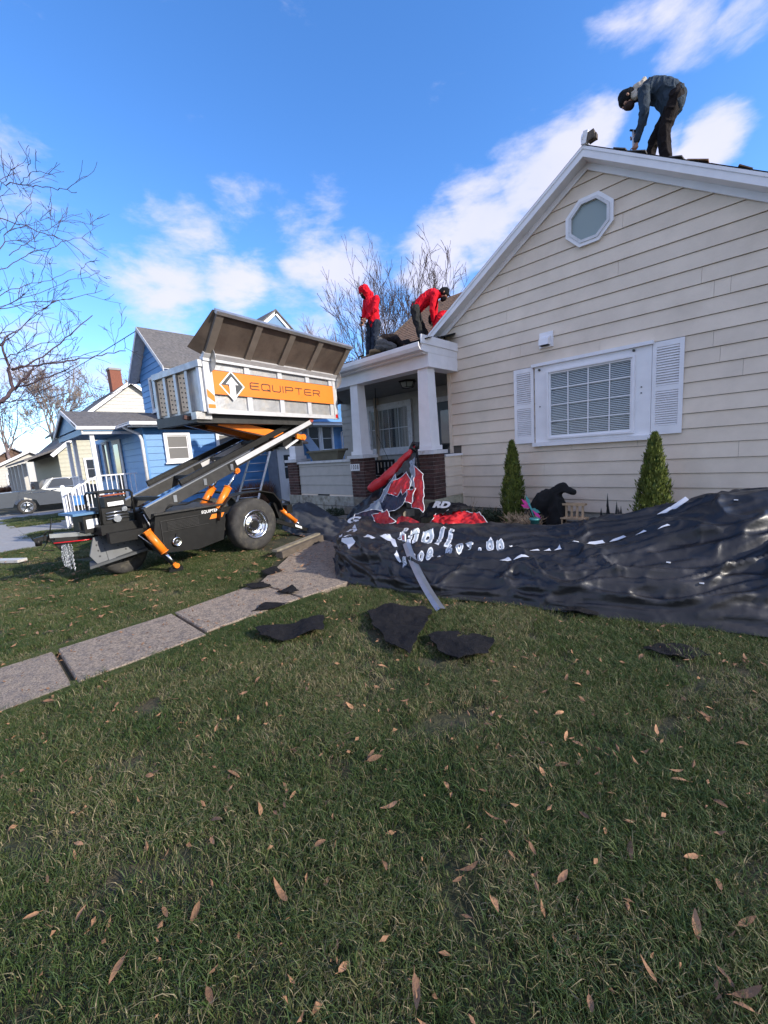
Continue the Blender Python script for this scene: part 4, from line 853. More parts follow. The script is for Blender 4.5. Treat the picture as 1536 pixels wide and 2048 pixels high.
# near tree at the left edge, its limbs reach into view
nt_ = thing('near_bare_tree', 'near leafless tree reaching its purplish branches in from the left edge', 'tree', (-8.0,-1.6,0))
rnd = random.Random(4)
tm = MB(); s0 = V(TREE_BR[0][0][0]); tm.tube([(-8.0,-1.6,-.1),(-8.02,-1.58,.8),(-7.9,-1.5,1.6),(-7.75,-1.2,2.1),s0], [.13,.115,.1,.085,.055], 10); tm.build('trunk', M_bark, nt_)
M_bn = mat('purple_bark', (.060,.036,.042), .75, var=.3, scale=20, bump=.3)
for pts, r in TREE_BR:
    P_ = [V(p) for p in pts]; m = MB(); q = []
    for i in range(len(P_)-1):
        for k in range(4): q.append(P_[i].lerp(P_[i+1], k/4))
    q.append(P_[-1]); L_ = sum((q[i+1]-q[i]).length for i in range(len(q)-1))
    q = [p+V((rnd.gauss(0,1), rnd.gauss(0,1), rnd.gauss(0,1)))*.008 for p in q]
    r *= .62
    rs = [max(.0032, r*(1-.55*i/len(q))) for i in range(len(q))]
    m.tube(q, rs, 6, caps=True)
    for i in range(int(L_*4.5)):
        k = rnd.randrange(1, len(q)-1) if len(q) > 2 else 0
        d = (q[k+1]-q[k-1]).normalized() if k else V((0,0,1)); a = V((rnd.gauss(0,1), rnd.gauss(0,1), rnd.gauss(.3,1))); a = (a-d*a.dot(d)).normalized()
        grow(m, q[k], (d*.7+a*.9), rnd.uniform(.1,.34), .0042, rnd.choice((0,1,1,2)), rnd, .6, 4, .05, .0026, 2, 4)
    m.build('branch', M_bn, nt_)
# overhead cables
for i, (a, b) in enumerate((((-60,-2,7.2),(-15.3,4.84,6.05)), ((-60,-2,6.0),(-16.5,5.2,4.7)))):
    m = MB(); a, b = V(a), V(b); m.tube([a.lerp(b, t/14)-V((0,0,1))*(1.0*4*(t/14)*(1-t/14)) for t in range(15)], .012, 4)
    tag(m.build('overhead_cable', M_black), ('upper' if i == 0 else 'lower')+' thin black service cable running over the far roofs', 'cable')

# ================================================================ DEBRIS LIFT TRAILER (local: x = toward camera, y = toward house)
TR = thing('debris_lift_trailer', 'black and orange towable lift trailer with raised aluminium debris bin', 'trailer', (-6.35,3.36,0), math.radians(8))
def tb(m, name, mt, par=TR): return m.build(name, mt, par, True)
L3 = lambda A, lat, z: (-lat, A, z)
def lbox(m, A0, A1, l0, l1, z0, z1): return m.bb((-l0, A0, z0), (-l1, A1, z1))
# wheels
for lat in (.10, 1.45):
    sgn = 1 if lat < .5 else -1
    wheel(TR, L3(.07, lat, .44), (sgn,0,0), .45, .26, None, local=True, rr=.56, rimmat=M_chrome)
fw = wheel(TR, L3(-1.72, .80, .36), (1,.25,0), .36, .22, None, local=True, rr=.55, rimmat=M_tyre)
# front drive wheel and step plates
lz = lambda z: .47+.14*(z-.27)/.38
st = MB(); P0 = [L3(-2.12,lz(.63),.63), L3(-1.55,lz(.67),.67), L3(-1.52,lz(.37),.37), L3(-2.16,lz(.28),.28), L3(-2.22,lz(.40),.40)]
st.prism(P0, (-.03,0,0)); o = tb(st, 'step_plate', M_slat)
m = MB(); m.prism([L3(-2.26,.46,.27), L3(-1.52,.44,.36), L3(-1.52,.60,.40), L3(-2.2,.64,.31)], (0,0,-.035)); tb(m, 'step_edge', M_slat)
m = MB()
for i in range(7):
    for j in range(4):
        if (i*3+j*5) % 6 == 0 or i == 2: continue
        A = -2.11+i*.083; z = .60+i*.006-j*.075; w_ = .012
        if i == 0 and j == 0: continue
        m.add([L3(A+w_*math.cos(k*math.pi/4), lz(z+w_*math.sin(k*math.pi/4))-.003, z+w_*math.sin(k*math.pi/4)*(2.2 if (i, j) in ((3,1),(5,1)) else 1)) for k in range(8)], [tuple(range(8))])
tb(m, 'plate_holes', M_darkin, o)
m = MB(); m.beam(L3(-1.98,lz(.66)-.01,.66), L3(-1.98,lz(.30)-.01,.30), .09, .006, up=(1,0,0)); tb(m, 'plate_strap', M_slat, o)
# side box (tool / battery cabinet)
m = MB(); m.prism([L3(-1.52,.06,.86), L3(-.48,.06,.86), L3(-.44,.06,.62), L3(-.52,.06,.30), L3(-.95,.06,.24), L3(-1.45,.06,.30), L3(-1.58,.06,.55)], (-1.35,0,0)); box_ = tb(m, 'cabinet', M_black)
m = MB(); lbox(m,-1.56,-.42,.0,1.5,.86,.885); tb(m,'cabinet_top',M_dgrey)
m = MB(); lbox(m,-1.47,-.75,.045,.058,.755,.765); lbox(m,-1.47,-.75,.045,.058,.60,.607); lbox(m,-1.47,-1.462,.045,.058,.33,.76); tb(m,'cabinet_seam',M_dgrey,box_)
m = MB()
for i in range(6): lbox(m,-1.38,-.90,.048,.058,.625+.02*i,.632+.02*i)
tb(m,'vent_grille',M_dgrey,box_)
m = MB(); c = V(L3(-1.28,.045,.43)); 
m.lathe([(.068,0),(.07,.02),(.058,.03),(.05,.012),(.02,.02),(0,.02)], Matrix.Translation(c) @ V((1,0,0)).to_track_quat('Z','Y').to_matrix().to_4x4(), 20); m.beam(c+V((.01,0,.07)), c+V((.01,.01,.12)),.012,.012); tb(m,'cap_dial',M_chrome)
# frame + fenders
m = MB()
for lat in (.3,1.25): m.beam(L3(-2.05,lat,.62), L3(1.05,lat,.60), .10, .14)
lbox(m,-1.6,-1.5,.3,1.25,.52,.68); lbox(m,.85,.98,.05,1.5,.5,.66); tb(m,'chassis_frame',M_black)
for lat in (-.05,1.33):
    m = MB(); pts = [(-.60,.62),(-.56,.80),(-.38,.96),(-.12,1.0),(.24,1.0),(.50,.93),(.64,.76),(.68,.60)]
    for i in range(len(pts)-1):
        a, b = pts[i], pts[i+1]; m.beam(L3(a[0],lat+.15,a[1]), L3(b[0],lat+.15,b[1]), .28, .018, up=(0,0,1))
    tb(m,'fender',M_black)
# lettering on the cabinet
def decal(txt, A, z, lat, size, mt, name, sx=1.0, slant=0, bold=0, par=TR, dz=0):
    vs, fs = text_mesh(txt, size, bold=bold); m = MB()
    m.add([L3(A+v.x*sx+v.y*slant, lat, z+v.y+v.x*dz) for v in vs], fs); return tb(m, name, mt, par)
M_dw = mat('decal_white', (.8,.8,.8), .5, var=.02); M_db = mat('decal_black', (.02,.02,.02), .5, var=.02)
decal('EQUIPTER', -.70, .79, .055, .062, M_dw, 'lettering', 1.0, .1, bold=.001, par=box_)
m = MB(); m.add([L3(-.72,.056,.665),L3(-.50,.056,.665),L3(-.45,.056,.735),L3(-.67,.056,.735)], [(0,1,2,3)]); tb(m,'orange_flash',M_orangep,box_)
# tongue
m = MB(); m.beam(L3(-2.0,.85,.64), L3(-2.46,.92,.685), .13, .11); m.beam(L3(-2.3,.90,.67), L3(-2.56,.95,.69), .07, .06); m.beam(L3(-2.0,.75,.80), L3(-2.2,.8,.80), .2, .12); tb(m,'tongue',M_black)
m = MB(); m.add([L3(-2.05,.77,.70),L3(-2.52,.86,.745),L3(-2.52,.86,.69),L3(-2.05,.77,.64)], [(0,1,2,3)]); tb(m,'reflective_strip',M_steel)
m = MB(); m.tube([L3(-1.9,.70,.59),L3(-2.2,.75,.60),L3(-2.5,.82,.62)], .008, 5); tb(m,'red_line',M_lens)
m = MB(); m.beam(L3(-2.53,.95,.70), L3(-2.66,.97,.68), .05, .06); m.cyl(L3(-2.62,.97,.60), L3(-2.62,.97,.69), .035); m.tube([L3(-2.55,.95,.72),L3(-2.52,.94,.78),L3(-2.46,.93,.76)],.012,6); tb(m,'coupler',M_black)
m = MB(); m.prism([L3(-2.38,.90,.64),L3(-2.50,.92,.64),L3(-2.40,.90,.46)], (.05,0,0)); tb(m,'hitch_plate',M_black)
m = MB(); m.tube([L3(-2.55,.9,.63),L3(-2.5,.86,.80),L3(-2.47,.82,.95)],.007,5); m.tube([L3(-2.55,.9,.63),L3(-2.62,.88,.55),L3(-2.5,.84,.52)],.008,5); tb(m,'brake_cable',M_black)
# safety chains
def chain_strand(pts, par):
    pts = [V(p) for p in pts]
    out = []; 
    for i in range(len(pts)-1):
        n = max(1, int((pts[i+1]-pts[i]).length/.026))
        for k in range(n): out.append((pts[i].lerp(pts[i+1], (k+.5)/n), (pts[i+1]-pts[i]).normalized()))
    m = MB()
    for i, (p, d) in enumerate(out):
        a = d.orthogonal().normalized(); a = Matrix.Rotation((i % 2)*math.pi/2+.4, 3, d) @ a
        ring = [p+d*.019*math.cos(t)+a*.011*math.sin(t) for t in [2*math.pi*k/8 for k in range(9)]]
        m.tube(ring, .0042, 4, caps=False)
    return m
for i in range(4):
    x0 = -2.42+.022*i; lat = .80+.02*(i % 3); zb = .20+.03*abs(i-3)
    m = chain_strand([L3(x0,lat,.58), L3(x0+.012*(i-2),lat-.01,.40), L3(x0+.01*(i-2)+.015,lat,zb), L3(x0+.03,lat+.02,.36), L3(x0+.04,lat+.02,.56)], TR); tb(m,'safety_chain',M_steel)
# engine + cage
eg = MB(); lbox(eg,-2.02,-1.70,.45,.85,.80,1.02); e_ = tb(eg,'engine',M_black)
m = MB(); lbox(m,-1.98,-1.72,.42,.80,1.03,1.16); tb(m,'engine_cover',M_black,e_)
m = MB()
for z in (.86,.90,.945): m.tube([L3(-1.98,.44,z),L3(-1.85,.43,z+.01),L3(-1.70,.44,z)],.011,6)
m.cyl(L3(-1.86,.45,.86),L3(-1.86,.40,.86),.05,n=12); m.cyl(L3(-1.75,.45,.98),L3(-1.75,.41,.98),.035,n=10); tb(m,'engine_fittings',M_steel,e_)
m = MB(); m.add([L3(-1.95,.415,1.04),L3(-1.75,.415,1.045),L3(-1.75,.415,1.10),L3(-1.95,.415,1.095)], [(0,1,2,3)]); tb(m,'instruction_label',M_dw,e_)
m = MB(); lbox(m,-2.2,-1.98,.60,1.0,.70,.95); tb(m,'fuel_tank',M_black); m = MB(); lbox(m,-2.32,-2.0,.55,1.1,.955,.985); tb(m,'tank_lid',M_blued)
m = MB(); m.add([L3(-2.17,.595,.76),L3(-2.03,.595,.765),L3(-2.03,.595,.89),L3(-2.17,.595,.885)], [(0,1,2,3)]); tb(m,'warning_label',M_dw)
m = MB()
for lat in (.42,.86):
    m.tube([L3(-2.05,lat,.70),L3(-2.05,lat,1.20),L3(-2.02,lat,1.235),L3(-1.66,lat,1.235),L3(-1.63,lat,1.20),L3(-1.63,lat,.70)],.016,6)
for A, z in ((-2.03,1.23),(-1.65,1.23),(-2.05,.98),(-1.63,.98)): m.tube([L3(A,.42,z),L3(A,.86,z)],.016,6)
tb(m,'roll_cage',M_black)
m = MB()
for i in range(3): m.tube([L3(-1.98,.45+.06*i,1.185),L3(-1.70,.45+.06*i,1.19)],.012,5)
tb(m,'exhaust_guard',mat('rusty_guard', (.35,.09,.04), .6))
m = MB(); lbox(m,-2.08,-1.60,.40,.95,.66,.80); tb(m,'engine_deck',M_black)
m = MB(); lbox(m,-1.62,-1.44,.25,.8,.62,.90); m.tube([L3(-1.6,.3,.98),L3(-1.5,.22,.9),L3(-1.47,.2,.7),L3(-1.5,.25,.55)],.03,8); m.tube([L3(-1.62,.4,.9),L3(-1.45,.25,.98),L3(-1.3,.3,.9)],.02,8); tb(m,'hydraulic_hoses',M_black)
m = MB(); m.cyl(L3(-1.60,.22,.88),L3(-1.52,.18,.62),.008,n=6); m.cyl(L3(-1.70,.24,.60),L3(-1.58,.14,.44),.007,n=6); tb(m,'lever',M_aluw)
# jacks
def jack(top, bot, name='jack_cylinder', fat=.05, f=.55):
    top, bot = V(top), V(bot); mid = top.lerp(bot, f)
    m = MB(); m.cyl(top, mid, fat, n=16); m.cyl(top, top.lerp(bot,.03), fat*1.15, n=16); m.cyl(mid, mid.lerp(bot,.04), fat*1.15, n=16); m.beam(top, top.lerp(bot,.1), fat*2.3, fat*.9); o = tb(m,name,M_orange)
    m = MB(); m.cyl(mid, top.lerp(bot,.97), fat*.38, n=12); tb(m,'piston_rod',M_chrome,o)
    m = MB(); e = top.lerp(bot,.97); m.cyl(e-V((.03,0,0)), e+V((.03,0,0)), fat*.7, n=14); m.beam(top.lerp(bot,.9), bot, fat*1.0, fat*.8); tb(m,'rod_eye',M_orange,o)
    return o
jack(L3(-1.64,.12,.66), L3(-1.38,-.06,.09), fat=.052, f=.58)
m = MB(); m.beam(L3(-1.60,.25,.52), L3(-1.34,.0,.06), .07, .05); m.beam(L3(-1.45,.05,.04), L3(-1.28,-.02,.04), .16, .05); m.beam(L3(-1.42,-.0,.10), L3(-1.32,-.03,.03), .05, .09); tb(m,'stabiliser_leg',M_black)
jack(L3(.74,.10,.60), L3(1.33,.10,.09), fat=.042, f=.55)
m = MB(); m.beam(L3(.62,.14,.40), L3(1.36,.10,.08), .08, .07); m.beam(L3(1.25,.1,.03), L3(1.5,.1,.03), .18, .04); m.beam(L3(.60,.12,.75), L3(.70,.12,.45), .1, .08); l_ = tb(m,'stabiliser_leg',M_black)
m = MB(); m.add([L3(1.02,.055,.215),L3(1.18,.055,.145),L3(1.18,.055,.19),L3(1.02,.055,.26)], [(0,1,2,3)]); tb(m,'warning_label',M_dw,l_)
# mast rails
def rail_pt(A, lat, dz=0): return L3(A, lat, 1.535+.392*(A+.05)+dz)
for lat in (.12,1.15):
    m = MB(); m.beam(rail_pt(-1.62,lat,-.03), rail_pt(-.10,lat,-.03), .07, .17); r1_ = tb(m,'lower_rail',M_dgrey)
    m = MB(); m.beam(rail_pt(-1.62,lat+.0,.065), rail_pt(.2,lat+.0,.065), .085, .018); tb(m,'rail_lip',M_steel,r1_)
    m = MB(); m.beam(rail_pt(-.25,lat-.0,-.02), rail_pt(1.75,lat-.0,-.02), .085, .12); r2_ = tb(m,'upper_rail',M_black)
    m = MB(); m.beam(rail_pt(-.12,lat-.055,-.0), rail_pt(1.70,lat-.055,-.0), .012, .085); tb(m,'rail_plate',M_aluw,r2_)
    m = MB(); m.beam(rail_pt(-1.0,lat+.14,.10), rail_pt(1.72,lat+.14,.10), .05, .10); tb(m,'inner_rail',M_black,r2_)
    m = MB(); m.cyl(rail_pt(1.72,lat-.07,.03), rail_pt(1.72,lat+.07,.03), .045, n=14); tb(m,'roller',mat('rust_red', (.3,.05,.03), .6),r2_)
m = MB()
for A in (-1.3,-.6,.1,.8,1.5): m.beam(rail_pt(A,.12,.02), rail_pt(A,1.15,.02), .08, .06)
tb(m,'rail_cross_member',M_black)
m = MB(); m.beam(L3(1.0,.2,1.85), L3(1.5,.2,1.85), .1, .18); m.beam(L3(.9,.62,1.75), L3(1.62,.62,2.1), .5, .14); tb(m,'carriage',M_black)
# hydraulic hoses along the rails and under the bin
for k_, (o_, z_) in enumerate(((.20,-.10),(.26,-.13),(.32,-.09))):
    q = [rail_pt(-1.5+.25*i, .12+o_, z_+.025*math.sin(i*1.7+k_)) for i in range(13)]
    m = MB(); m.tube(q, .013, 6); tb(m,'hydraulic_hose',M_black)
m = MB(); m.tube([L3(-1.45,.18,.80),L3(-1.30,.05,.97),L3(-1.05,.08,.95),L3(-.80,.15,1.0),L3(-.60,.12,.92)], .014, 6); m.tube([L3(.62,.2,.62),L3(.75,.05,.78),L3(.95,.08,.70),L3(1.02,.12,.5)], .012, 6); tb(m,'hydraulic_hose',M_black)
m = MB()
for A in (-1.2,-.7,-.2): m.box(rail_pt(A,.12-.045,-.03), (.012,.05,.10))
tb(m,'rail_clamp',M_steel)
# lift cylinders
for lat in (.10,.55):
    jack(L3(-.55 if lat < .3 else -.55,lat,.80), L3(-.08,lat,1.40), name='lift_cylinder', fat=.06, f=.52)
# orange tilt arms from the bin front down to the carriage
for lat, A0, A1 in ((.30,-.22,1.30),(.95,.0,1.25)):
    m = MB(); m.beam(L3(A0,lat,2.20), L3(A1,lat,1.93), .10, .13); tb(m,'tilt_arm',M_orange)
    m = MB(); m.beam(L3(A0-.55,lat+.02,2.26), L3(A1-.2,lat-.02,1.90), .06, .06); tb(m,'tilt_rod',M_brick if lat < .5 else M_chrome)
m = MB(); m.cyl(L3(1.42,.0,1.92), L3(1.42,.12,1.92), .055, n=12); m.beam(L3(1.25,.04,1.94), L3(1.45,.04,1.90), .05, .09); tb(m,'pivot_bracket',M_orange)
m = MB(); m.beam(L3(1.0,.1,1.72), L3(1.30,.06,1.88), .04, .04); tb(m,'pivot_link',M_aluw)
# ---- bin
b0, b1, bw, bz0, bz1 = -.55, 2.42, 1.42, 2.34, 3.07
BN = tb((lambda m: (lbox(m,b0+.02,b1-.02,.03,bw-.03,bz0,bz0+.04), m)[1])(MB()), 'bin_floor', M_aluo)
def bpart(m, name, mt, par=BN): return tb(m, name, mt, par)
m = MB(); lbox(m,b0,b1,.012,.03,bz0,bz1); bpart(m,'side_panel',M_alu)
m = MB(); lbox(m,b0,b1,bw-.03,bw-.012,bz0,bz1); bpart(m,'side_panel',M_alu)
# rear (gate) open; front end wall with ribs and ply boards
m = MB(); lbox(m,b0,b0+.015,.03,bw-.03,bz0,bz1); bpart(m,'end_panel',M_alu)
for i in range(5):
    l0 = .02+i*.340
    m = MB(); lbox(m,b0-.05,b0,l0,l0+.075,bz0-.02,bz1-.08); bpart(m,'end_rib',M_aluw if i == 0 else M_alu)
for i in range(1, 4):
    l0 = .10+i*.340
    m = MB(); lbox(m,b0-.02,b0-.002,l0-.0,l0+.24,bz0+.05,bz1-.11); pb = bpart(m,'plywood_board',mat('ply', (.80,.62,.42), .7, var=.1))
    m = MB()
    for k in range(7):
        for q in range(2): m.cyl(L3(b0-.021,l0+.07+.10*q,bz0+.10+.075*k+.02*q), L3(b0-.03,l0+.07+.10*q,bz0+.10+.075*k+.02*q), .012, n=6)
    bpart(m,'bolts',M_black)
m = MB(); lbox(m,b0-.07,b0+.02,-.01,bw+.01,bz1-.085,bz1+.01); bpart(m,'end_top_rail',M_alu)
# near side outer ribs
ribs = [.02,.74,1.44,2.13,2.78]
for i, a in enumerate(ribs):
    A = b0+a
    for za, zb in ((bz0,bz0+.27),(bz0+.60,bz1)):
        m = MB(); lbox(m,A,A+.10,-.02,.012,za,zb); bpart(m,'side_rib',M_aluw)
m = MB(); lbox(m,b0,b0+.14,-.026,.01,bz0-.04,bz1+.03); bpart(m,'corner_post',M_aluw)
m = MB(); lbox(m,b1-.08,b1+.03,-.026,.01,bz0-.06,bz1+.03); bpart(m,'corner_post',M_aluw)
m = MB(); m.add([L3(b0+.01,-.029,bz0+.20),L3(b0+.13,-.029,bz0+.12),L3(b0+.13,-.029,bz0+.22),L3(b0+.01,-.029,bz0+.32)], [(0,1,2,3)]); m.add([L3(b0+.01,-.029,bz0+.03),L3(b0+.13,-.029,bz0+.03),L3(b0+.13,-.029,bz0+.09),L3(b0+.01,-.029,bz0+.09)], [(0,1,2,3)]); bpart(m,'orange_chevron',M_orangep)
m = MB(); lbox(m,b1-.06,b1+.0,-.034,-.026,bz0-.03,bz0+.04); bpart(m,'side_marker',M_lens)
m = MB(); lbox(m,b0,b1+.03,-.05,.03,bz1+.0,bz1+.065); bpart(m,'top_rail',M_aluw)
m = MB(); lbox(m,b0,b1,-.015,.02,bz0-.05,bz0+.02); bpart(m,'bottom_rail',M_aluw)
m = MB(); lbox(m,b0+.1,b1-.02,-.024,-.014,bz0+.25,bz0+.61); sp = bpart(m,'sign_panel',M_orangep)
m = MB(); lbox(m,b0+.1,b1-.02,-.0255,-.014,bz0+.243,bz0+.25); lbox(m,b0+.1,b1-.02,-.0255,-.014,bz0+.61,bz0+.617); bpart(m,'sign_edge',M_db)
# wide lettering built stroke by stroke: E Q U I P T E R
def stroke(m, pts, A, z, w, h, lw, y=-.0262):
    for i in range(len(pts)-1):
        a, b = pts[i], pts[i+1]; a = V((0, A+a[0]*w, z+a[1]*h)); b = V((0, A+b[0]*w, z+b[1]*h)); d = (b-a).normalized(); p = V((0,-d.z,d.y))*lw/2; e = d*lw/2*.9
        m.add([(-y,)+tuple(q)[1:] for q in (a-e-p, b+e-p, b+e+p, a-e+p)], [(0,1,2,3)])
glyph = {'E':[[(1,1),(.15,1),(0,.85),(0,.15),(.15,0),(1,0)],[(0,.5),(.95,.5)]], 'Q':[[(.15,0),(.85,0),(1,.15),(1,.85),(.85,1),(.15,1),(0,.85),(0,.15),(.15,0)],[(.7,.2),(1.02,-.08)]], 'U':[[(0,1),(0,.15),(.15,0),(.85,0),(1,.15),(1,1)]], 'I':[[(.5,0),(.5,1)]], 'P':[[(0,0),(0,1),(.88,1),(1,.88),(1,.6),(.88,.45),(.1,.45)]], 'T':[[(0,1),(1,1)],[(.5,1),(.5,0)]], 'R':[[(0,0),(0,1),(.88,1),(1,.88),(1,.6),(.88,.45),(.1,.45)],[(.6,.45),(1,0)]]}
A = .27; z = bz0+.38
for ch in 'EQUIPTER':
    w_ = .0001 if ch == 'I' else .175
    m = MB()
    for st_ in glyph[ch]: stroke(m, st_ if ch != 'I' else [(0,0),(0,1)], A, z, w_, .105, .017)
    bpart(m,'letter',M_db,BN); A += w_+.062
# arrow diamond emblem
cA, cz, rr = -.08, bz0+.40, .235
dia = lambda r, y: [L3(cA-r,y,cz), L3(cA,y,cz-r), L3(cA+r,y,cz), L3(cA,y,cz+r)]
m = MB(); m.add(dia(rr,-.0265), [(0,1,2,3)]); bpart(m,'emblem_border',M_dw)
m = MB(); m.add(dia(rr-.03,-.0275), [(0,1,2,3)]); bpart(m,'emblem_field',mat('emblem_grey', (.05,.055,.06), .5))
m = MB(); r = rr-.03; m.add([L3(cA-r,-.0282,cz),L3(cA,-.0282,cz-r),L3(cA-.08,-.0282,cz-.0)], [(0,1,2)]); bpart(m,'emblem_orange',M_orangep)
m = MB(); m.add([L3(cA-.055,-.029,cz-.18),L3(cA,-.029,cz-.235),L3(cA+.055,-.029,cz-.18),L3(cA+.055,-.029,cz+.02),L3(cA-.055,-.029,cz+.02)], [(0,1,2,3,4)]); m.add([L3(cA-.115,-.029,cz+.02),L3(cA+.115,-.029,cz+.02),L3(cA+.0,-.029,cz+.14)], [(0,1,2)]); bpart(m,'emblem_arrow',M_dw)
# underframe
m = MB(); lbox(m,b0-.12,b0+2.3,.10,.22,bz0-.18,bz0-.0); lbox(m,b0-.12,b0+2.3,1.2,1.32,bz0-.18,bz0); lbox(m,b0-.14,b0-.02,.10,1.32,bz0-.17,bz0-.02)
for a in (.3,.9,1.5,2.1): lbox(m,b0+a,b0+a+.08,.22,1.2,bz0-.14,bz0-.005)
tb(m,'bin_underframe',M_dgrey); m = MB(); lbox(m,b0-.16,b0+.1,.06,.2,bz0-.13,bz0-.02); tb(m,'frame_end',M_alu)
# folded-out side door (flares outward from the top rail)
hz, tz, tl = bz1+.07, 3.67, -.50
def dp(A, t, n_=0):  # t 0..1 up the door, n_ outward (towards the camera, down)
    lat = -.02+(tl+.02)*t; z = hz+(tz-hz)*t; nl, nz = -(tz-hz), (tl+.02); L_ = math.hypot(nl, nz); return L3(A, lat+nl/L_*n_, z+nz/L_*n_)
def dquad(m, A0, A1, t0, t1, n0, n1):
    P_ = [dp(a, t, n_) for a in (A0, A1) for t in (t0, t1) for n_ in (n0, n1)]; m.add(P_, [(0,1,3,2),(4,6,7,5),(0,4,5,1),(2,3,7,6),(0,2,6,4),(1,5,7,3)])
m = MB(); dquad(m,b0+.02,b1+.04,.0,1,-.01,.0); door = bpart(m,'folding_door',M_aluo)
for A in (b0+.02,b0+.72,b0+1.42,b0+2.11,b1-.08):
    m = MB(); dquad(m,A,A+.12,.02,.97,.0,.035); bpart(m,'door_rib',mat('door_rib_metal', (.20,.17,.145), .5, metal=.3, var=.15))
m = MB(); dquad(m,b0,b1+.06,.95,1.02,-.03,.05); bpart(m,'door_edge',M_alu); m = MB(); dquad(m,b0,b1+.06,.0,.1,-.02,.045); bpart(m,'door_hinge_rail',M_aluw)
m = MB(); m.prism([dp(b0+.02,.02,-.0), dp(b0+.02,1.0,-.0), dp(b0-.02,.98,-.03), dp(b0-.17,.06,-.12)], (-.01,0,0)); bpart(m,'door_end_flange',M_aluo)
for A in (b0+.12,b1+.02):
    m = MB(); ring = [L3(A,-.02-.17*math.sin(t),hz-.1+.17*1.1*math.cos(t)+.06) for t in [math.pi*k/10 for k in range(11)]]
    m.prism(ring, (0,.008,0)); bpart(m,'hinge_sector',M_alu)
# debris at the open end of the bin
for i in range(9):
    m = MB(); m.box(L3(b1+.0+random.uniform(-.1,.3),random.uniform(.1,1.2),bz1-.1+random.uniform(-.3,.45)), (random.uniform(.2,.5),random.uniform(.15,.4),.015), Matrix.Rotation(random.uniform(-1,1),3,'X') @ Matrix.Rotation(random.uniform(-1,1),3,'Y')); o = m.build('torn_shingle', random.choice([M_roofbrown,M_felt,M_deck]), BN, True)
# ladder leaning on the blue house
ld = thing('ladder', 'aluminium extension ladder leaning behind the lift against the blue house', 'ladder', (-12,6.4,0))
a0, a1 = V((-11.6,5.95,.0)), V((-12.7,7.85,3.0)); sv = V((.18,.26,0))
for k_, s_ in enumerate((-1, 1)):
    m = MB(); m.beam(a0+sv*s_, a1+sv*s_*.95, .06, .028); m.build('side_rail', M_steel, ld)
for i in range(11):
    p = a0.lerp(a1, (i+.6)/11.5); m = MB(); m.cyl(p-sv, p+sv, .016, n=8); m.build('rung', M_steel, ld)

# ================================================================ BIG BLACK TARP
def catmull(P, t):
    n = len(P)-1; x = min(max(t, 0), 1)*n; i = min(int(x), n-1); u = x-i
    p0, p1, p2, p3 = P[max(i-1, 0)], P[i], P[i+1], P[min(i+2, n)]
    return .5*((2*p1)+(p2-p0)*u+(2*p0-5*p1+4*p2-p3)*u*u+(3*p1-p0-3*p2+p3)*u*u*u)
STA = [[(-3.74,2.98,0),(-4.1,3.3,.20),(-4.45,3.65,.33),(-4.75,4.1,.38),(-5.1,4.6,.25),(-5.3,4.9,.0)],
 [(-3.42,3.0,0),(-3.65,3.22,.22),(-3.95,3.6,.42),(-4.4,4.2,.46),(-4.9,5.0,.25),(-5.0,5.4,.05)],
 [(-2.95,3.07,0),(-3.08,3.28,.24),(-3.3,3.65,.42),(-3.7,4.3,.44),(-4.2,5.1,.28),(-4.4,5.6,.05)],
 [(-2.48,3.13,0),(-2.58,3.36,.22),(-2.78,3.8,.37),(-3.1,4.4,.44),(-3.6,5.3,.28),(-3.7,5.8,.05)],
 [(-1.95,3.3,0),(-2.03,3.55,.22),(-2.2,4.0,.35),(-2.5,4.6,.41),(-2.9,5.4,.32),(-3.0,5.9,.05)],
 [(-1.45,3.44,0),(-1.5,3.70,.24),(-1.62,4.15,.36),(-1.8,4.7,.43),(-2.1,5.3,.36),(-2.3,5.9,.1)],
 [(-1.0,3.52,0),(-1.05,3.82,.26),(-1.18,4.25,.38),(-1.35,4.8,.50),(-1.55,5.3,.48),(-1.7,5.9,.2)],
 [(-.5,3.64,0),(-.53,3.98,.28),(-.62,4.4,.46),(-.72,4.9,.66),(-.85,5.4,.66),(-.9,5.9,.3)],
 [(.0,3.78,0),(-.02,4.15,.30),(-.08,4.6,.56),(-.2,5.1,.88),(-.3,5.7,.75),(-.3,6.0,.3)],
 [(.6,3.95,0),(.6,4.3,.3),(.5,4.8,.6),(.4,5.3,.9),(.4,5.8,.7),(.4,6.1,.3)],
 [(1.3,4.15,0),(1.3,4.5,.2),(1.2,4.9,.4),(1.1,5.4,.55),(1.0,5.9,.4),(1,6.1,.1)]]
STV = [[V(p) for p in r] for r in STA]
def rn(v, s, seed=0):
    return noise.noise(V((v[0]*s, v[1]*s, seed*7.3)))
def tarp_base(u, v):
    return catmull([catmull(r, v) for r in STV], u)
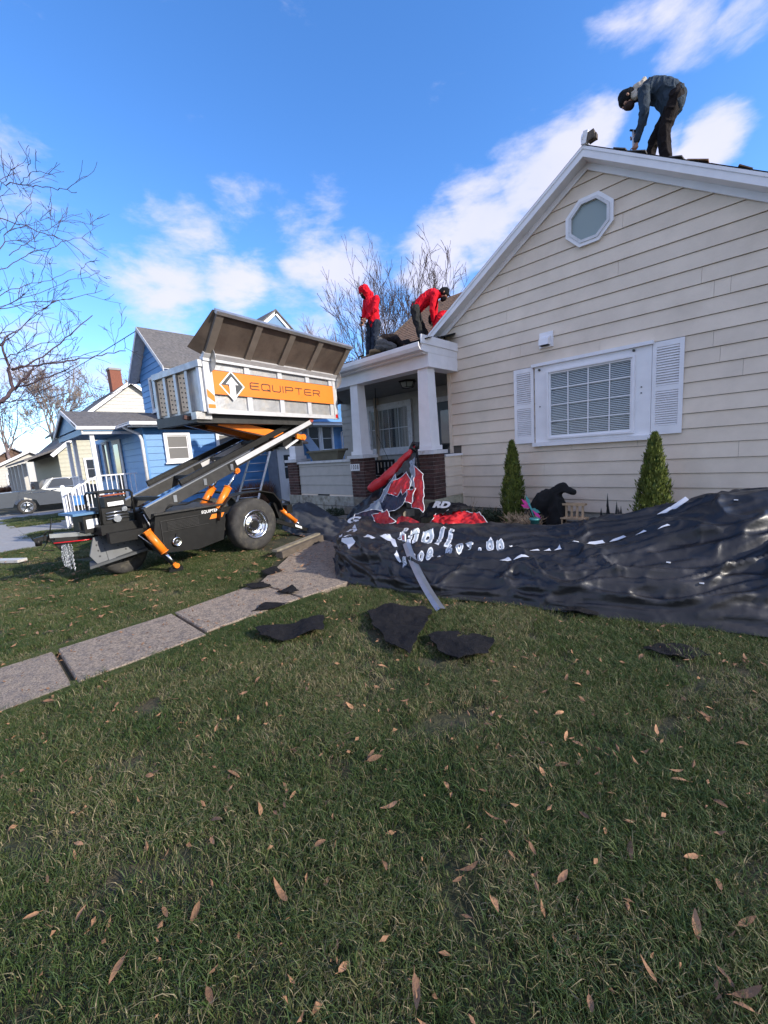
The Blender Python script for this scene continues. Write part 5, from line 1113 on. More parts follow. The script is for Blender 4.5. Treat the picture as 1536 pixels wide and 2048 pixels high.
FOLDS = [(.06,.30,.55,.16,.008,.05),(.12,.10,.60,.07,.010,.06),(.30,.36,.72,.33,.009,.05),(.45,.20,.95,.30,.010,.06),(.52,.08,.98,.17,.009,.055),(.60,.42,.95,.47,.010,.06),(.02,.25,.20,.06,.010,.07), # (u0,v0,u1,v1,width,height)
 (.02,.15,.25,.30,.012,.07),(.05,.05,.33,.12,.015,.06),(.0,.35,.18,.38,.014,.06),(.25,.30,.62,.20,.012,.05),(.3,.18,.75,.10,.016,.05),
 (.55,.14,.9,.24,.012,.06),(.62,.34,.88,.40,.014,.07),(.7,.12,.97,.05,.012,.05),(.84,.42,.80,.04,.012,.06),(.86,.35,.9,.03,.01,.07),(.78,.30,.74,.14,.008,.04),
 (.10,.40,.16,.12,.010,.05),(.2,.38,.34,.05,.010,.04),(.47,.33,.52,.15,.006,.03),(.60,.36,.65,.17,.007,.045),(.9,.3,.84,.1,.008,.06),(.05,.3,.1,.02,.010,.06)]
def tarp_pt(u, v, det=True):
    p = tarp_base(u, v); e = .004
    n = (tarp_base(min(1, u+e), v)-tarp_base(max(0, u-e), v)).cross(tarp_base(u, min(1, v+e))-tarp_base(u, max(0, v-e)))
    if n.length < 1e-9: n = V((0,0,1))
    n.normalize()
    if n.z < 0 and v > .2: n = -n
    edge = min(1, v*9)
    q = V((u*9, v*2.6, 0)); w = V((noise.noise(q*1.1), noise.noise(q*1.1+V((5,5,5))), 0))
    d = .03*noise.noise(q*.7)
    d += .05*(1-abs(noise.noise(V((u*5+w.x*.8, v*4.5+w.y, 3))))*2.4)*.5
    r2_ = noise.noise(V((u*6+v*4+w.x*.7, v*10+w.y*.8-u*6, 9))); d += .055*(1-min(1, abs(r2_)*3.2))**1.9
    r3_ = noise.noise(V((u*16-v*6+w.x, v*14+w.y+u*9, 14))); d += .018*(1-min(1, abs(r3_)*3.6))**1.8
    r4_ = noise.noise(V((u*40+w.x*2+v*12, v*22+w.y*2-u*26, 21))); d += .004*(1-min(1, abs(r4_)*4.0))
    r5_ = noise.noise(V((u*90, v*26, 31))); d += .002*r5_
    for u0, v0, u1, v1, wd, h in FOLDS:
        a = V((u0, v0*.35, 0)); b = V((u1, v1*.35, 0)); x = V((u+.01*w.x, (v+.03*w.y)*.35, 0)); t = max(0, min(1, (x-a).dot(b-a)/(b-a).length_squared)); k = (x-a.lerp(b, t)).length/wd
        if k < 1: d += h*(1-k)**1.3*math.sin(math.pi*min(1, t*1.1+.05)) if t < .86 else 0
    d -= .03
    p = p+n*d*edge
    z0 = .012+.01*noise.noise(V((u*30, 2, 2)))
    if p.z < z0: p.z = z0
    return p
TP = thing('black_tarp', 'large crumpled black tarp with white printed lettering heaped along the front flower bed', 'tarp', (-2,4,0))
NU, NV = 420, 130
pts = [[tarp_pt(i/NU, (j/NV)**1.0) for j in range(NV+1)] for i in range(NU+1)]
m = MB(); vs = [p for r in pts for p in r]; fs = [(i*(NV+1)+j, (i+1)*(NV+1)+j, (i+1)*(NV+1)+j+1, i*(NV+1)+j+1) for i in range(NU) for j in range(NV)]
m.add(vs, fs, True); sheet = m.build('tarp_sheet', M_tarp, TP)
def tarp_s(u, v, off=.006):
    x = min(max(u, 0), .9999)*NU; y = min(max(v, 0), .9999)*NV; i, j = int(x), int(y); a, b = x-i, y-j
    p = (pts[i][j]*(1-a)+pts[i+1][j]*a)*(1-b)+(pts[i][j+1]*(1-a)+pts[i+1][j+1]*a)*b
    n = (pts[i+1][j]-pts[i][j]).cross(pts[i][j+1]-pts[i][j])
    if n.length > 1e-12: n.normalize()
    if n.dot(V((0,0,1.5))-p) < 0: n = -n
    return p+n*off
def tarp_decal(vs, fs, f, name, mt, parent=TP, cuts=3, off=.006):
    """vs: 2D verts, f(x, y)->(u, v)"""
    bm = bmesh.new(); bv = [bm.verts.new((v[0], v[1], 0)) for v in vs]
    for q in fs:
        try: bm.faces.new([bv[i] for i in q])
        except ValueError: pass
    bmesh.ops.triangulate(bm, faces=bm.faces[:])
    for _ in range(cuts):
        L_ = [e for e in bm.edges if e.calc_length() > max(.02, .0)]
        if not L_: break
        bmesh.ops.subdivide_edges(bm, edges=L_, cuts=1); bmesh.ops.triangulate(bm, faces=[x for x in bm.faces if len(x.verts) > 3])
    m = MB(); m.add([tarp_s(*f(v.co.x, v.co.y), off) for v in bm.verts], [[v.index for v in x.verts] for x in bm.faces], True) if (bm.verts.index_update() or True) else None
    bm.free(); return m.build(name, mt, parent)
def find_uv(P, u0=.5, v0=.4):
    """nearest grid point of the tarp as seen from the front: closest 3D"""
    best = None
    for i in range(0, NU, 4):
        for j in range(0, NV, 2):
            d = (pts[i][j]-P).length_squared
            if best is None or d < best[0]: best = (d, i/NU, j/NV)
    return best[1], best[2]
# big outlined letters and the arc of digits, printed upside down on the banner side
def text_on(ch, u, v, su, sv, rot, size, mt, name, bold, off, flip=True):
    vs, fs = text_mesh(ch, 1.0, bold=bold)
    c, s_ = math.cos(rot), math.sin(rot)
    def f(x, y): return (u+(x*c-y*s_)*su, v+(x*s_+y*c)*sv)
    return tarp_decal([(p.x, p.y) for p in vs], fs, f, name, mt, off=off, cuts=4)
for ch, u, v, r in (('i',.206,.50,.1),('n',.236,.50,.05),('o',.270,.50,.0),('l',.299,.495,-.1),('l',.319,.49,-.1)):
    text_on(ch, u, v, .047, .27, r, 1, M_print, 'letter', .06, .006); text_on(ch, u, v, .047, .27, r, 1, M_printg, 'letter_fill', .005, .009)
s_ = 's908.609.66.'
for i, ch in enumerate(s_):
    t = i/(len(s_)-1); u = .235+.20*t; v = .235+.20*math.sin(t*1.5)
    text_on(ch, u, v, .026, .13, .45-.4*t, 1, M_print, 'digit', .06, .006); text_on(ch, u, v, .026, .13, .45-.4*t, 1, M_printg, 'digit_fill', -.005, .009)
# white blocks of cut-off print along the crest, patches
def patch(poly, name, mt, off=.007, par=TP): return tarp_decal(poly, [tuple(range(len(poly)))], lambda x, y: (x, y), name, mt, par, cuts=4, off=off)
for u, w, h, dv in ((.468,.018,.010,-.035),(.492,.014,.018,-.02),(.512,.016,.02,-.01),(.54,.03,.008,.02),(.582,.034,.022,.035),(.622,.026,.018,.05),(.66,.016,.01,.06),(.69,.018,.008,.065)):
    patch([(u,.43+dv),(u+w,.44+dv),(u+w-.004,.44+dv+h),(u+.006,.43+dv+h)], 'print_block', M_print)
patch([(.415,.29),(.435,.325),(.442,.30),(.43,.28)], 'print_block', M_print); patch([(.445,.30),(.458,.33),(.472,.315),(.46,.31)], 'print_block', M_print)
for poly in ([(.035,.47),(.06,.43),(.09,.47),(.07,.55)], [(.10,.37),(.13,.41),(.15,.40),(.135,.37)], [(.150,.42),(.175,.45),(.195,.41),(.208,.34),(.20,.33),(.187,.385),(.17,.41)], [(.208,.31),(.216,.27),(.226,.235),(.220,.225),(.208,.26)], [(.05,.33),(.08,.38),(.10,.34),(.085,.27),(.07,.31)]):
    patch(poly, 'print_block', M_print)
for poly in ([(.06,.44),(.075,.46),(.07,.49),(.055,.47)], [(.115,.385),(.135,.40),(.14,.385)]): patch(poly, 'print_gap', M_tarp, .011)
patch([(.03,.36),(.045,.36),(.047,.42),(.033,.42)], 'tag', M_print)
# brass eyelets and small torn strips
for u, v in ((.80,.56),(.88,.60),(.70,.30),(.74,.18)):
    p = tarp_s(u, v, .004); m = MB(); m.box(p, (.03,.03,.006)); m.build('eyelet', M_print, TP)
# black inner fold standing up behind, with light seam strip
bf = MB(); fpts = []
for i in range(41):
    t = i/40; x = -.95+2.1*t; row = []
    top = .45+.42*min(1, t*2.4)**.8+.04*noise.noise(V((x*3,0,0)))
    for j in range(13):
        s_ = j/12; y = 5.45+.25*s_+.12*noise.noise(V((x*2.5, s_*2, 4))); z = .1+(top-.1)*math.sin(s_*math.pi/2)
        row.append((x-.12*s_, y, z))
    fpts.append(row)
bf.add([p for r in fpts for p in r], [(i*13+j, (i+1)*13+j, (i+1)*13+j+1, i*13+j+1) for i in range(40) for j in range(12)], True)
bf.build('tarp_fold', mat('matt_black_tarp', (.008,.008,.009), .7, var=.2, bump=.3, bscale=20), TP)
m = MB(); seam = [(-.98,4.95,.50),(-.84,5.05,.60),(-.70,5.15,.70),(-.58,5.25,.80)]
for i in range(3):
    a, b = V(seam[i]), V(seam[i+1]); m.add([a+V((.03,-.02,.0)), b+V((.025,-.02,.0)), b+V((-.01,.0,.03)), a+V((-.015,0,.02))], [(0,1,2,3)])
m.build('seam_strip', M_print, TP)

# second tarp sheets ---------------------------------------------------
def sheet_thing(name, label, cat, rows, mt, nu=70, nv=40, amp=.05, seed=1, pname='sheet', th=.0):
    t = thing(name, label, cat, tuple(rows[0][0])); R_ = [[V(p) for p in r] for r in rows]; m = MB(); P_ = []
    for i in range(nu+1):
        for j in range(nv+1):
            u, v = i/nu, j/nv; p = catmull([catmull(r, v) for r in R_], u)
            d = amp*noise.noise(V((u*3, v*3, seed)))+amp*.7*(1-min(1, abs(noise.noise(V((u*6+v*2, v*5-u, seed+3))))*3.5))+amp*.3*noise.noise(V((u*14, v*14, seed)))
            p = p+V((0,-.3,1)).normalized()*d*min(1, 8*min(u, v, 1-u, 1-v)+.2); p.z = max(p.z, .012); P_.append(p)
    m.add(P_, [(i*(nv+1)+j, (i+1)*(nv+1)+j, (i+1)*(nv+1)+j+1, i*(nv+1)+j+1) for i in range(nu) for j in range(nv)], True)
    m.build(pname, mt, t); return t
sheet_thing('grey_tarp', 'dull grey fabric sheet draped between the lift wheel and the stone steps', 'tarp',
 [[(-7.6,4.7,.0),(-7.9,5.0,.15),(-8.3,5.5,.38),(-8.5,5.9,.3)], [(-6.9,4.5,.0),(-7.3,4.9,.22),(-7.9,5.6,.42),(-8.2,6.1,.25)], [(-6.0,4.45,.0),(-6.3,4.8,.14),(-6.9,5.5,.26),(-7.3,5.9,.12)], [(-5.2,4.3,.0),(-5.5,4.7,.16),(-5.9,5.1,.2),(-6.4,5.5,.05)], [(-4.7,4.0,.0),(-4.9,4.4,.2),(-5.2,4.8,.2),(-5.5,5.2,.03)]], M_gtarp, amp=.08, seed=5)
sheet_thing('dark_groundsheet', 'thin dark sheet lying flat on the flower bed behind the big tarp', 'sheet',
 [[(-4.0,5.7,.05),(-4.1,6.2,.1),(-4.1,6.8,.05)], [(-3.2,5.7,.12),(-3.2,6.2,.16),(-3.2,6.7,.05)], [(-2.3,5.7,.12),(-2.3,6.2,.2),(-2.3,6.6,.12)], [(-1.4,5.7,.25),(-1.4,6.2,.32),(-1.4,6.7,.15)]], M_tarp, amp=.05, seed=9)
# red / navy printed banner hanging from the porch column
BN2 = thing('hanging_banner', 'red and navy printed banner hanging in folds from the right porch column', 'banner', (-5.4,5.8,0))
bn_n = V((0,-1,.77)).normalized()
def panel(poly, name, mt, amp=.03, seed=0, edge=True, par=BN2, ew=.014):
    pl_ = [V(p) for p in poly]; n = len(pl_); c = sum(pl_, V((0,0,0)))/n
    ax = (pl_[1]-pl_[0]); nn = V((0,0,0))
    for i in range(n): nn += (pl_[i]-c).cross(pl_[(i+1) % n]-c)
    nn.normalize(); 
    if nn.y > 0: nn = -nn
    bm = bmesh.new(); bv = [bm.verts.new(p) for p in pl_]; bm.faces.new(bv); bmesh.ops.triangulate(bm, faces=bm.faces[:])
    for _ in range(4):
        L_ = [e for e in bm.edges if e.calc_length() > .05]
        if L_: bmesh.ops.subdivide_edges(bm, edges=L_, cuts=1); bmesh.ops.triangulate(bm, faces=[x for x in bm.faces if len(x.verts) > 3])
    def disp(p):
        q = V(p)*4.5; q.z *= .35
        d_ = amp*(noise.noise(q+V((seed,0,0)))+.8*(1-min(1, abs(noise.noise(q*1.7+V((0,seed,0))))*4)))
        return V(p)+nn*d_
    bm.verts.index_update(); m = MB(); m.add([disp(v.co) for v in bm.verts], [[v.index for v in x.verts] for x in bm.faces], True); bm.free()
    o = m.build(name, mt, par)
    if edge:
        m = MB()
        for i in range(n):
            a, b = pl_[i], pl_[(i+1) % n]; k = max(2, int((b-a).length/.06)); m.tube([disp(a.lerp(b, t/k))+nn*.006 for t in range(k+1)], ew*.5, 5)
        m.build('white_piping', M_print, o)
    return o
seeds = 1
BAN['backing'] = [tuple(V(p)+V((0,.05,.0))) for p in ((-5.0,6.28,1.55),(-4.80,5.85,.95),(-4.72,5.5,.5),(-4.75,5.1,.1),(-5.4,4.85,.08),(-6.1,5.05,.1),(-6.15,5.4,.35),(-5.75,5.75,.75),(-5.4,6.0,1.1))]
for k_, mt_, ed in (('backing',M_tarp,False),('reverse',M_revers,False),('strip',M_vgrey,False),('grey',M_vgrey,True),('navy',M_navy,True),('red_a',M_red,True),('red_b',M_red,True),('red_c',M_red,True),('greyb',M_vgrey,False),('purple',mat('dark_plum_vinyl', (.03,.022,.045), .45),True),('red_e',M_red,False),('black_a',M_tarp,False),('red_d',M_red,True)):
    nm = {'reverse':'banner_reverse','strip':'grey_strip','grey':'grey_panel','greyb':'grey_panel','navy':'navy_panel','purple':'plum_panel','backing':'banner_backing','black_a':'black_panel'}.get(k_, 'red_panel')
    c_ = sum((V(p) for p in BAN[k_]), V((0,0,0)))/len(BAN[k_]); sc_ = 1.0 if k_ in ('backing','black_a','reverse') else 1.17
    panel([tuple(c_+(V(p)-c_)*sc_) for p in BAN[k_]], nm, mt_, seed=seeds, edge=ed, amp=.05 if 'black' not in nm else .02); seeds += 3
# rolled upper edge
r0, r1 = V((-4.98,6.22,1.60)), V((-5.74,5.62,.78)); m = MB(); q = []; rr_ = []
for i in range(25):
    t = i/24; p = r0.lerp(r1, t)+V((0,0,-.07*math.sin(t*math.pi))); q.append(p); rr_.append((.03+.065*min(1, t*2.5)-.02*max(0,t-.7)/.3)*(1+.05*math.sin(t*13)) if t < .97 else .03)
m.tube(q, rr_, 20)
m.v = [tuple(V(p)+V((noise.noise(V(p)*9),noise.noise(V(p)*9+V((4,4,4))),noise.noise(V(p)*9+V((8,1,2)))))*.035+V((noise.noise(V(p)*24),0,noise.noise(V(p)*24+V((4,4,4)))))*.012) for p in m.v]; o = m.build('rolled_edge', M_red, BN2)
m = MB(); m.tube([r0+V((.05,.0,-.06)), r0+V((.06,.02,.04)), r0+V((-.02,-.02,.05)), r0+V((-.06,-.05,-.03)), r0+V((.02,-.02,-.08))], .045, 8); m.build('knot', M_tarp, BN2)
m = MB(); m.tube([r0+V((.05,-.02,-.05)), V((-5.0,6.35,1.15)), V((-5.03,6.2,.95))], .02, 6); m.build('cord', M_black, BN2)
# white glyph on the black panel
vs, fs = text_mesh('G', .34, bold=.015); c = sum((V(p) for p in BAN['black_a']), V((0,0,0)))/7
m = MB(); m.add([(c.x-.12+v.x*1.2+.25*v.y, c.y-.10+v.y*.35-v.x*.0, c.z+.115+v.y*.42+v.x*.06) for v in vs], fs); m.build('white_letter', M_print, BN2)
# red tangle on the bed beside the pier
rb = thing('red_banner_heap', 'crumpled red and black banner end with white letters beside the foundation corner', 'banner', (-4.1,5.9,.1))
panel([(-4.3,5.6,.12),(-3.9,5.55,.16),(-3.35,5.7,.10),(-3.3,6.0,.16),(-3.6,6.2,.34),(-4.1,6.2,.36),(-4.4,6.0,.30)], 'red_panel', M_red, amp=.07, seed=31, par=rb)
panel([(-4.75,5.9,.22),(-4.0,6.05,.38),(-3.75,6.3,.42),(-4.2,6.5,.48),(-4.8,6.4,.46)], 'black_panel', M_tarp, amp=.03, seed=37, edge=False, par=rb)
vs, fs = text_mesh('RD', .3, bold=.02); m = MB(); m.add([(-4.35+v.x*.9, 6.13+v.y*.5, .475+v.y*.45) for v in vs], fs); m.build('white_letter', M_print, rb)
vs, fs = text_mesh('8', .2, bold=.008); m = MB(); m.add([(-3.95+v.x*1.3, 5.78+v.y*.5, .40+v.y*.5) for v in vs], fs); m.build('ring_print', M_black, rb)
# metal flashing strip
a, b, c2 = V((-3.06,3.55,.42)), V((-2.66,3.22,.17)), V((-2.13,2.90,.02))
fs_ = thing('metal_flashing', 'long bent grey metal flashing strip leaning down off the black tarp onto the grass', 'flashing', tuple(c2))
m = MB(); w = V((.034,.045,.01))
P_ = []
for i in range(11):
    t = i/10; p = (a*(1-t)**2+b*1.0*2*t*(1-t)+c2*t*t); P_ += [p-w*.7, p+V((0,0,.02)), p+w*.9]
m.add(P_, [(i*3+j, i*3+j+3, i*3+j+4, i*3+j+1) for i in range(10) for j in range(2)]); m.build('strip', M_steel, fs_)
m = MB(); m.bb((-3.13,3.56,.44),(-3.08,3.58,.53)); m.build('label_tab', M_print, fs_); m = MB(); m.bb((-3.115,3.553,.46),(-3.10,3.56,.515)); m.build('label_stripe', M_red, fs_)
# felt scraps on the lawn
def scrap(label, poly, z=.045, curl=.05, mt=M_felt, name='roofing_felt_scrap', cat='felt scrap', seed=0):
    n = len(poly); c = (sum(p[0] for p in poly)/n, sum(p[1] for p in poly)/n)
    bm = bmesh.new(); bv = [bm.verts.new((p[0], p[1], z)) for p in poly]; bm.faces.new(bv); bmesh.ops.triangulate(bm, faces=bm.faces[:])
    for _ in range(4):
        L_ = [e for e in bm.edges if e.calc_length() > .05]
        if L_: bmesh.ops.subdivide_edges(bm, edges=L_, cuts=1); bmesh.ops.triangulate(bm, faces=[x for x in bm.faces if len(x.verts) > 3])
    bmesh.ops.solidify(bm, geom=bm.faces[:], thickness=.006)
    for v in bm.verts: 
        p = v.co; v.co.z += curl*(noise.noise(V((p.x*4, p.y*4, seed)))+.3)+.012*noise.noise(V((p.x*15, p.y*15, seed))); v.co.x += .012*noise.noise(V((p.x*18, p.y*18, 3))); v.co.y += .012*noise.noise(V((p.x*18, p.y*18, 7)))
    me = bpy.data.meshes.new(name); bm.to_mesh(me); bm.free(); me.materials.append(mt)
    return link(name, me, None, label=label, cat=cat)
def ragged(poly, n=6, a=.013, seed=0):
    rr = random.Random(seed); out = []
    for i in range(len(poly)):
        p, q = poly[i], poly[(i+1) % len(poly)]
        for k in range(n): t = k/n; out.append((p[0]*(1-t)+q[0]*t+rr.uniform(-a,a)*(k > 0), p[1]*(1-t)+q[1]*t+rr.uniform(-a,a)*(k > 0)))
    return out
scrap('black fan shaped felt scrap on the lawn below the flashing strip', ragged([(-2.62,2.43),(-2.53,2.66),(-2.36,2.78),(-2.17,2.83),(-1.93,2.36),(-1.79,2.04),(-2.05,2.10),(-2.4,2.27)]), seed=1)
scrap('long black felt scrap with rounded left tip nearest the path', ragged([(-3.14,1.58),(-3.05,1.80),(-2.93,2.02),(-2.88,2.12),(-2.62,1.92),(-2.72,1.72),(-2.85,1.60),(-3.0,1.54)]), seed=2)
scrap('black felt scrap with a notch in its top, right of the fan shaped one', ragged([(-1.86,2.36),(-1.82,2.50),(-1.70,2.55),(-1.64,2.44),(-1.58,2.62),(-1.42,2.60),(-1.36,2.40),(-1.48,2.20),(-1.66,2.22)]), seed=3)
scrap('dark felt scrap half hidden in the grass at the right', ragged([(-.56,3.14),(-.48,3.27),(-.32,3.32),(-.2,3.28),(-.28,3.15),(-.42,3.09)]), z=.012, curl=.02, seed=4)
scrap('pointed dark shingle piece standing on the path slab', ragged([(-3.97,2.31),(-3.9,2.47),(-3.72,2.44),(-3.78,2.29)], 2), z=.03, seed=5, name='shingle_piece', cat='shingle piece')
scrap('dark shingle piece on the left edge of the path', ragged([(-4.52,2.18),(-4.42,2.4),(-4.2,2.38),(-4.25,2.18)], 2), z=.03, seed=6, name='shingle_piece', cat='shingle piece')
scrap('dark narrow shingle strip along the right edge of the path', ragged([(-3.68,1.83),(-3.72,2.02),(-3.53,2.18),(-3.48,2.05)], 2), z=.03, seed=7, name='shingle_piece', cat='shingle piece')
scrap('small dark shingle piece farther up by the path edge', ragged([(-4.86,2.62),(-4.85,2.85),(-4.65,2.82),(-4.66,2.62)], 2), z=.03, seed=8, name='shingle_piece', cat='shingle piece')
scrap('brown felt piece lying on the black tarp front', ragged([(-1.22,3.42),(-1.2,3.55),(-.98,3.6),(-.95,3.48)], 2), z=.03, seed=12)
wp = thing('wooden_beam', 'weathered wooden beam lying on the left edge of the path by the lift wheel', 'beam', (-5.5,3.8,0))
m = MB(); m.beam((-5.40,3.25,.055),(-5.78,4.35,.07),.13,.11); m.build('timber', M_wooddk, wp); m = MB(); m.beam((-5.44,3.2,.125),(-5.84,4.35,.14),.10,.03); m.build('board', mat('grey_board', (.2,.175,.13), .9, var=.3, scale=10, bump=.5), wp)
tag(MB().beam((-10.6,.05,.03),(-9.7,.62,.035),.17,.05).build('white_plank', M_farwhite), 'white painted plank lying on the grass at the left edge', 'plank')

# ================================================================ SHRUBS AND GARDEN ITEMS
def thuja(label, x, y, h, w, seed):
    rr = random.Random(seed); t = thing('arborvitae', label, 'shrub', (x, y, 0), group='arborvitae either side of the window')
    MB().cyl((x,y,0),(x,y,h*.8),.02,.008,8).build('trunk', M_bark, t)
    m = MB()
    for i in range(9500):
        zz = rr.random()**1.15; z = .03+h*zz
        prof = w*(.62+.5*min(1, zz*4))*(1-zz)**.62*(.9+.2*noise.noise(V((zz*9, seed, 0)))) if zz > .0 else w
        prof = max(prof, .012)
        a = rr.random()*6.283; lump = 1+.34*noise.noise(V((math.cos(a)*2.2, math.sin(a)*2.2, z*4+seed)))+.12*noise.noise(V((math.cos(a)*6, math.sin(a)*6, z*11)))
        r_ = prof*(1-.6*rr.random()**1.8)*lump*(1.0+(.35*rr.random() if rr.random() < .06 else 0))
        p = V((x+r_*math.cos(a), y+r_*math.sin(a), z)); o = V((math.cos(a), math.sin(a), 0))
        d = (o*rr.uniform(.1,.6)+V((0,0,1))+V((rr.gauss(0,.2),rr.gauss(0,.2),0))).normalized()*rr.uniform(.035,.085)
        s_ = d.cross(o+V((rr.gauss(0,.5),rr.gauss(0,.5),rr.gauss(0,.5)))).normalized()*rr.uniform(.006,.013)
        m.add([p, p+d*.5+s_, p+d, p+d*.5-s_], [(0,1,2,3)])
    m.build('foliage', M_thuja, t, kind='stuff'); return t
thuja('narrow green arborvitae left of the shuttered window by the porch end', -3.38, 7.05, 1.5, .235, 3)
thuja('broader green arborvitae under the right shutter of the window', -1.17, 7.0, 1.46, .27, 5)
def capsule(m, p0, p1, r0, r1, n=12):
    p0, p1 = V(p0), V(p1); d = (p1-p0); L_ = d.length
    if L_ < 1e-5: d = V((0,0,1)); 
    d = d.normalized(); a = d.orthogonal().normalized(); b = d.cross(a); rings = []
    for k in range(1, 5): t = math.pi/2*(k/4-1); rings.append((p0+d*r0*math.sin(t), r0*math.cos(t)))
    for k in range(0, 4): t = math.pi/2*k/4; rings.append((p1+d*r1*math.sin(t), r1*math.cos(t)))
    vs = [p0-d*r0]+[c+a*math.cos(2*math.pi*i/n)*r+b*math.sin(2*math.pi*i/n)*r for c, r in rings for i in range(n)]+[p1+d*r1]
    K = len(rings); fs = [(0, 1+(i+1) % n, 1+i) for i in range(n)]+[(1+k*n+i, 1+k*n+(i+1) % n, 1+(k+1)*n+(i+1) % n, 1+(k+1)*n+i) for k in range(K-1) for i in range(n)]+[(1+(K-1)*n+i, 1+(K-1)*n+(i+1) % n, len(vs)-1) for i in range(n)]
    m.add(vs, fs, True)
def fuse(caps, voxel, name, mt, parent, wr=.0, ws=14, seed=0, local=True, smooth=3, seg=12):
    """caps: (p0, p1, r0, r1); one continuous surface through a voxel remesh"""
    m = MB()
    for c in caps: capsule(m, *c, n=seg)
    me = m.mesh('tmp', mt); o = bpy.data.objects.new('tmp', me); COL.objects.link(o)
    r = o.modifiers.new('r', 'REMESH'); r.mode = 'VOXEL'; r.voxel_size = voxel; r.use_smooth_shade = True
    s_ = o.modifiers.new('s', 'SMOOTH'); s_.factor = .5; s_.iterations = smooth
    dg = bpy.context.evaluated_depsgraph_get(); dg.update(); out = bpy.data.meshes.new_from_object(o.evaluated_get(dg)); bpy.data.objects.remove(o); bpy.data.meshes.remove(me)
    out.name = name
    if wr:
        co = [v.co+v.normal*wr*((1-min(1, abs(noise.noise(V((v.co.x*ws, v.co.y*ws, v.co.z*ws*.6+seed))))*4))-.4+.6*noise.noise(v.co*ws*.6+V((seed,0,0)))) for v in out.vertices]
        for v, c in zip(out.vertices, co): v.co = c
    if not out.materials: out.materials.append(mt)
    out.polygons.foreach_set('use_smooth', [True]*len(out.polygons))
    return link(name, out, parent, local)
cv = thing('black_covered_mound', 'dull black cloth heaped over a garden ornament beside the left arborvitae', 'cover', (-2.7,7.0,0))
fuse([((-2.95,6.95,.1),(-2.75,6.95,.5),.2,.16),((-2.75,6.95,.5),(-2.45,6.9,.72),.16,.09),((-2.55,6.9,.1),(-2.5,6.9,.5),.17,.12),((-2.45,6.9,.7),(-2.27,6.88,.66),.07,.05),((-3.05,6.9,.05),(-2.85,6.9,.25),.16,.15)], .02, 'cloth', mat('matt_black_cloth', (.006,.006,.006), .95, bump=.2), cv, wr=.03, ws=7, local=False)
bc = thing('small_wooden_bench', 'tiny weathered wooden bench planter against the wall below the window', 'bench', (-2.25,6.9,.1))
MB().bb((-2.42,6.84,.44),(-2.07,6.97,.475)).build('top', M_wood, bc)
for i in range(4): MB().bb((-2.38+i*.085,6.87,.22),(-2.345+i*.085,6.885,.44)).build('slat', M_wood, bc)
MB().bb((-2.44,6.78,.22),(-2.04,6.98,.245)).build('shelf', M_wood, bc)
for x in (-2.43,-2.08): 
    for y in (6.79,6.95): MB().bb((x,y,.0),(x+.03,y+.03,.22)).build('leg', M_wood, bc)
pt = thing('teal_flower_pot', 'small teal flower pot in front of the black covered mound', 'pot', (-2.72,6.45,.0))
m = MB(); m.lathe([(.0,.0),(.055,.0),(.075,.14),(.085,.14),(.085,.17),(.072,.17),(.065,.13),(0,.13)], Matrix.Translation((-2.72,6.45,.1)), 16); m.build('pot', M_teal, pt); m=MB(); m.lathe([(0,0),(.1,.0),(.11,.02),(0,.02)], Matrix.Translation((-2.74,6.43,.08)), 16); m.build('saucer', M_print, pt)
df = thing('dragonfly_stake', 'pink and teal metal dragonfly on a garden stake above the teal pot', 'garden ornament', (-2.8,6.5,.0))
m = MB(); m.tube([(-2.8,6.5,0),(-2.8,6.5,.42)], .006, 5); m.build('stake', M_dgrey, df)
c = V((-2.8,6.49,.42))
for k, (dx, dz, mt_) in enumerate(((-.16,.16,M_pink),(-.17,.06,M_pink),(.16,-.06,M_teal),(.17,-.16,M_pink),(-.08,.22,M_teal),(.10,-.02,M_teal))):
    e = c+V((dx,-.01,dz)); pn = V((-dz,0,dx)).normalized()*.028; mid = c.lerp(e,.65); m = MB(); m.prism([c, mid+pn, e, mid-pn], (0,.004,0)); m.build('wing', mt_, df)
m = MB(); m.tube([c+V((-.03,-.01,.08)), c, c+V((.05,-.01,-.14))], [.02,.014,.008], 6); m.build('body', M_teal, df)
mp_ = thing('metal_plant_ornament', 'dark spiky metal garden ornament on the bed under the window', 'garden ornament', (-1.72,7.0,.0))
for dx, h_, l_ in ((-.13,.28,-.02),(-.08,.36,.02),(0,.52,-.06),(.04,.4,.03),(.08,.32,.05),(.0,.3,.1)):
    b = V((-1.72+dx,7.0,.12)); m = MB(); m.prism([b+V((-.012,0,0)), b+V((.012,0,0)), b+V((l_+.02,0,h_*.6)), b+V((l_,0,h_)), b+V((l_-.015,0,h_*.6))], (0,.006,0)); m.build('blade', M_dgrey, mp_)
gr_ = thing('dry_stalks', 'thin dry stalks standing by the house corner', 'plant', (-4.3,7.2,0)); 
for i in range(9):
    m = MB(); x = -4.3+random.uniform(-.35,.5); y = 7.1+random.uniform(-.2,.3); m.tube([(x,y,0),(x+random.uniform(-.05,.05),y,.2),(x+random.uniform(-.1,.15),y,random.uniform(.3,.5))], .004, 4); m.build('stalk', M_wood, gr_)
dgm = thing('low_bed_plants', 'low tangle of dark green plants at the foundation by the steps', 'plant', (-7.7,6.3,0)); twig_mass((-7.9,6.15,.02),(-7.2,6.45,.22), 500, .12, .01, 'leaves', mat('dark_leaf', (.03,.05,.02), .7), dgm)
dg3 = thing('bed_groundcover', 'dark low plants filling the bed between house corner and left arborvitae', 'plant', (-4.2,7.2,0)); twig_mass((-4.7,6.9,.02),(-3.6,7.45,.2), 1500, .12, .008, 'leaves', mat('dark_leaf', (.03,.05,.02), .7), dg3)
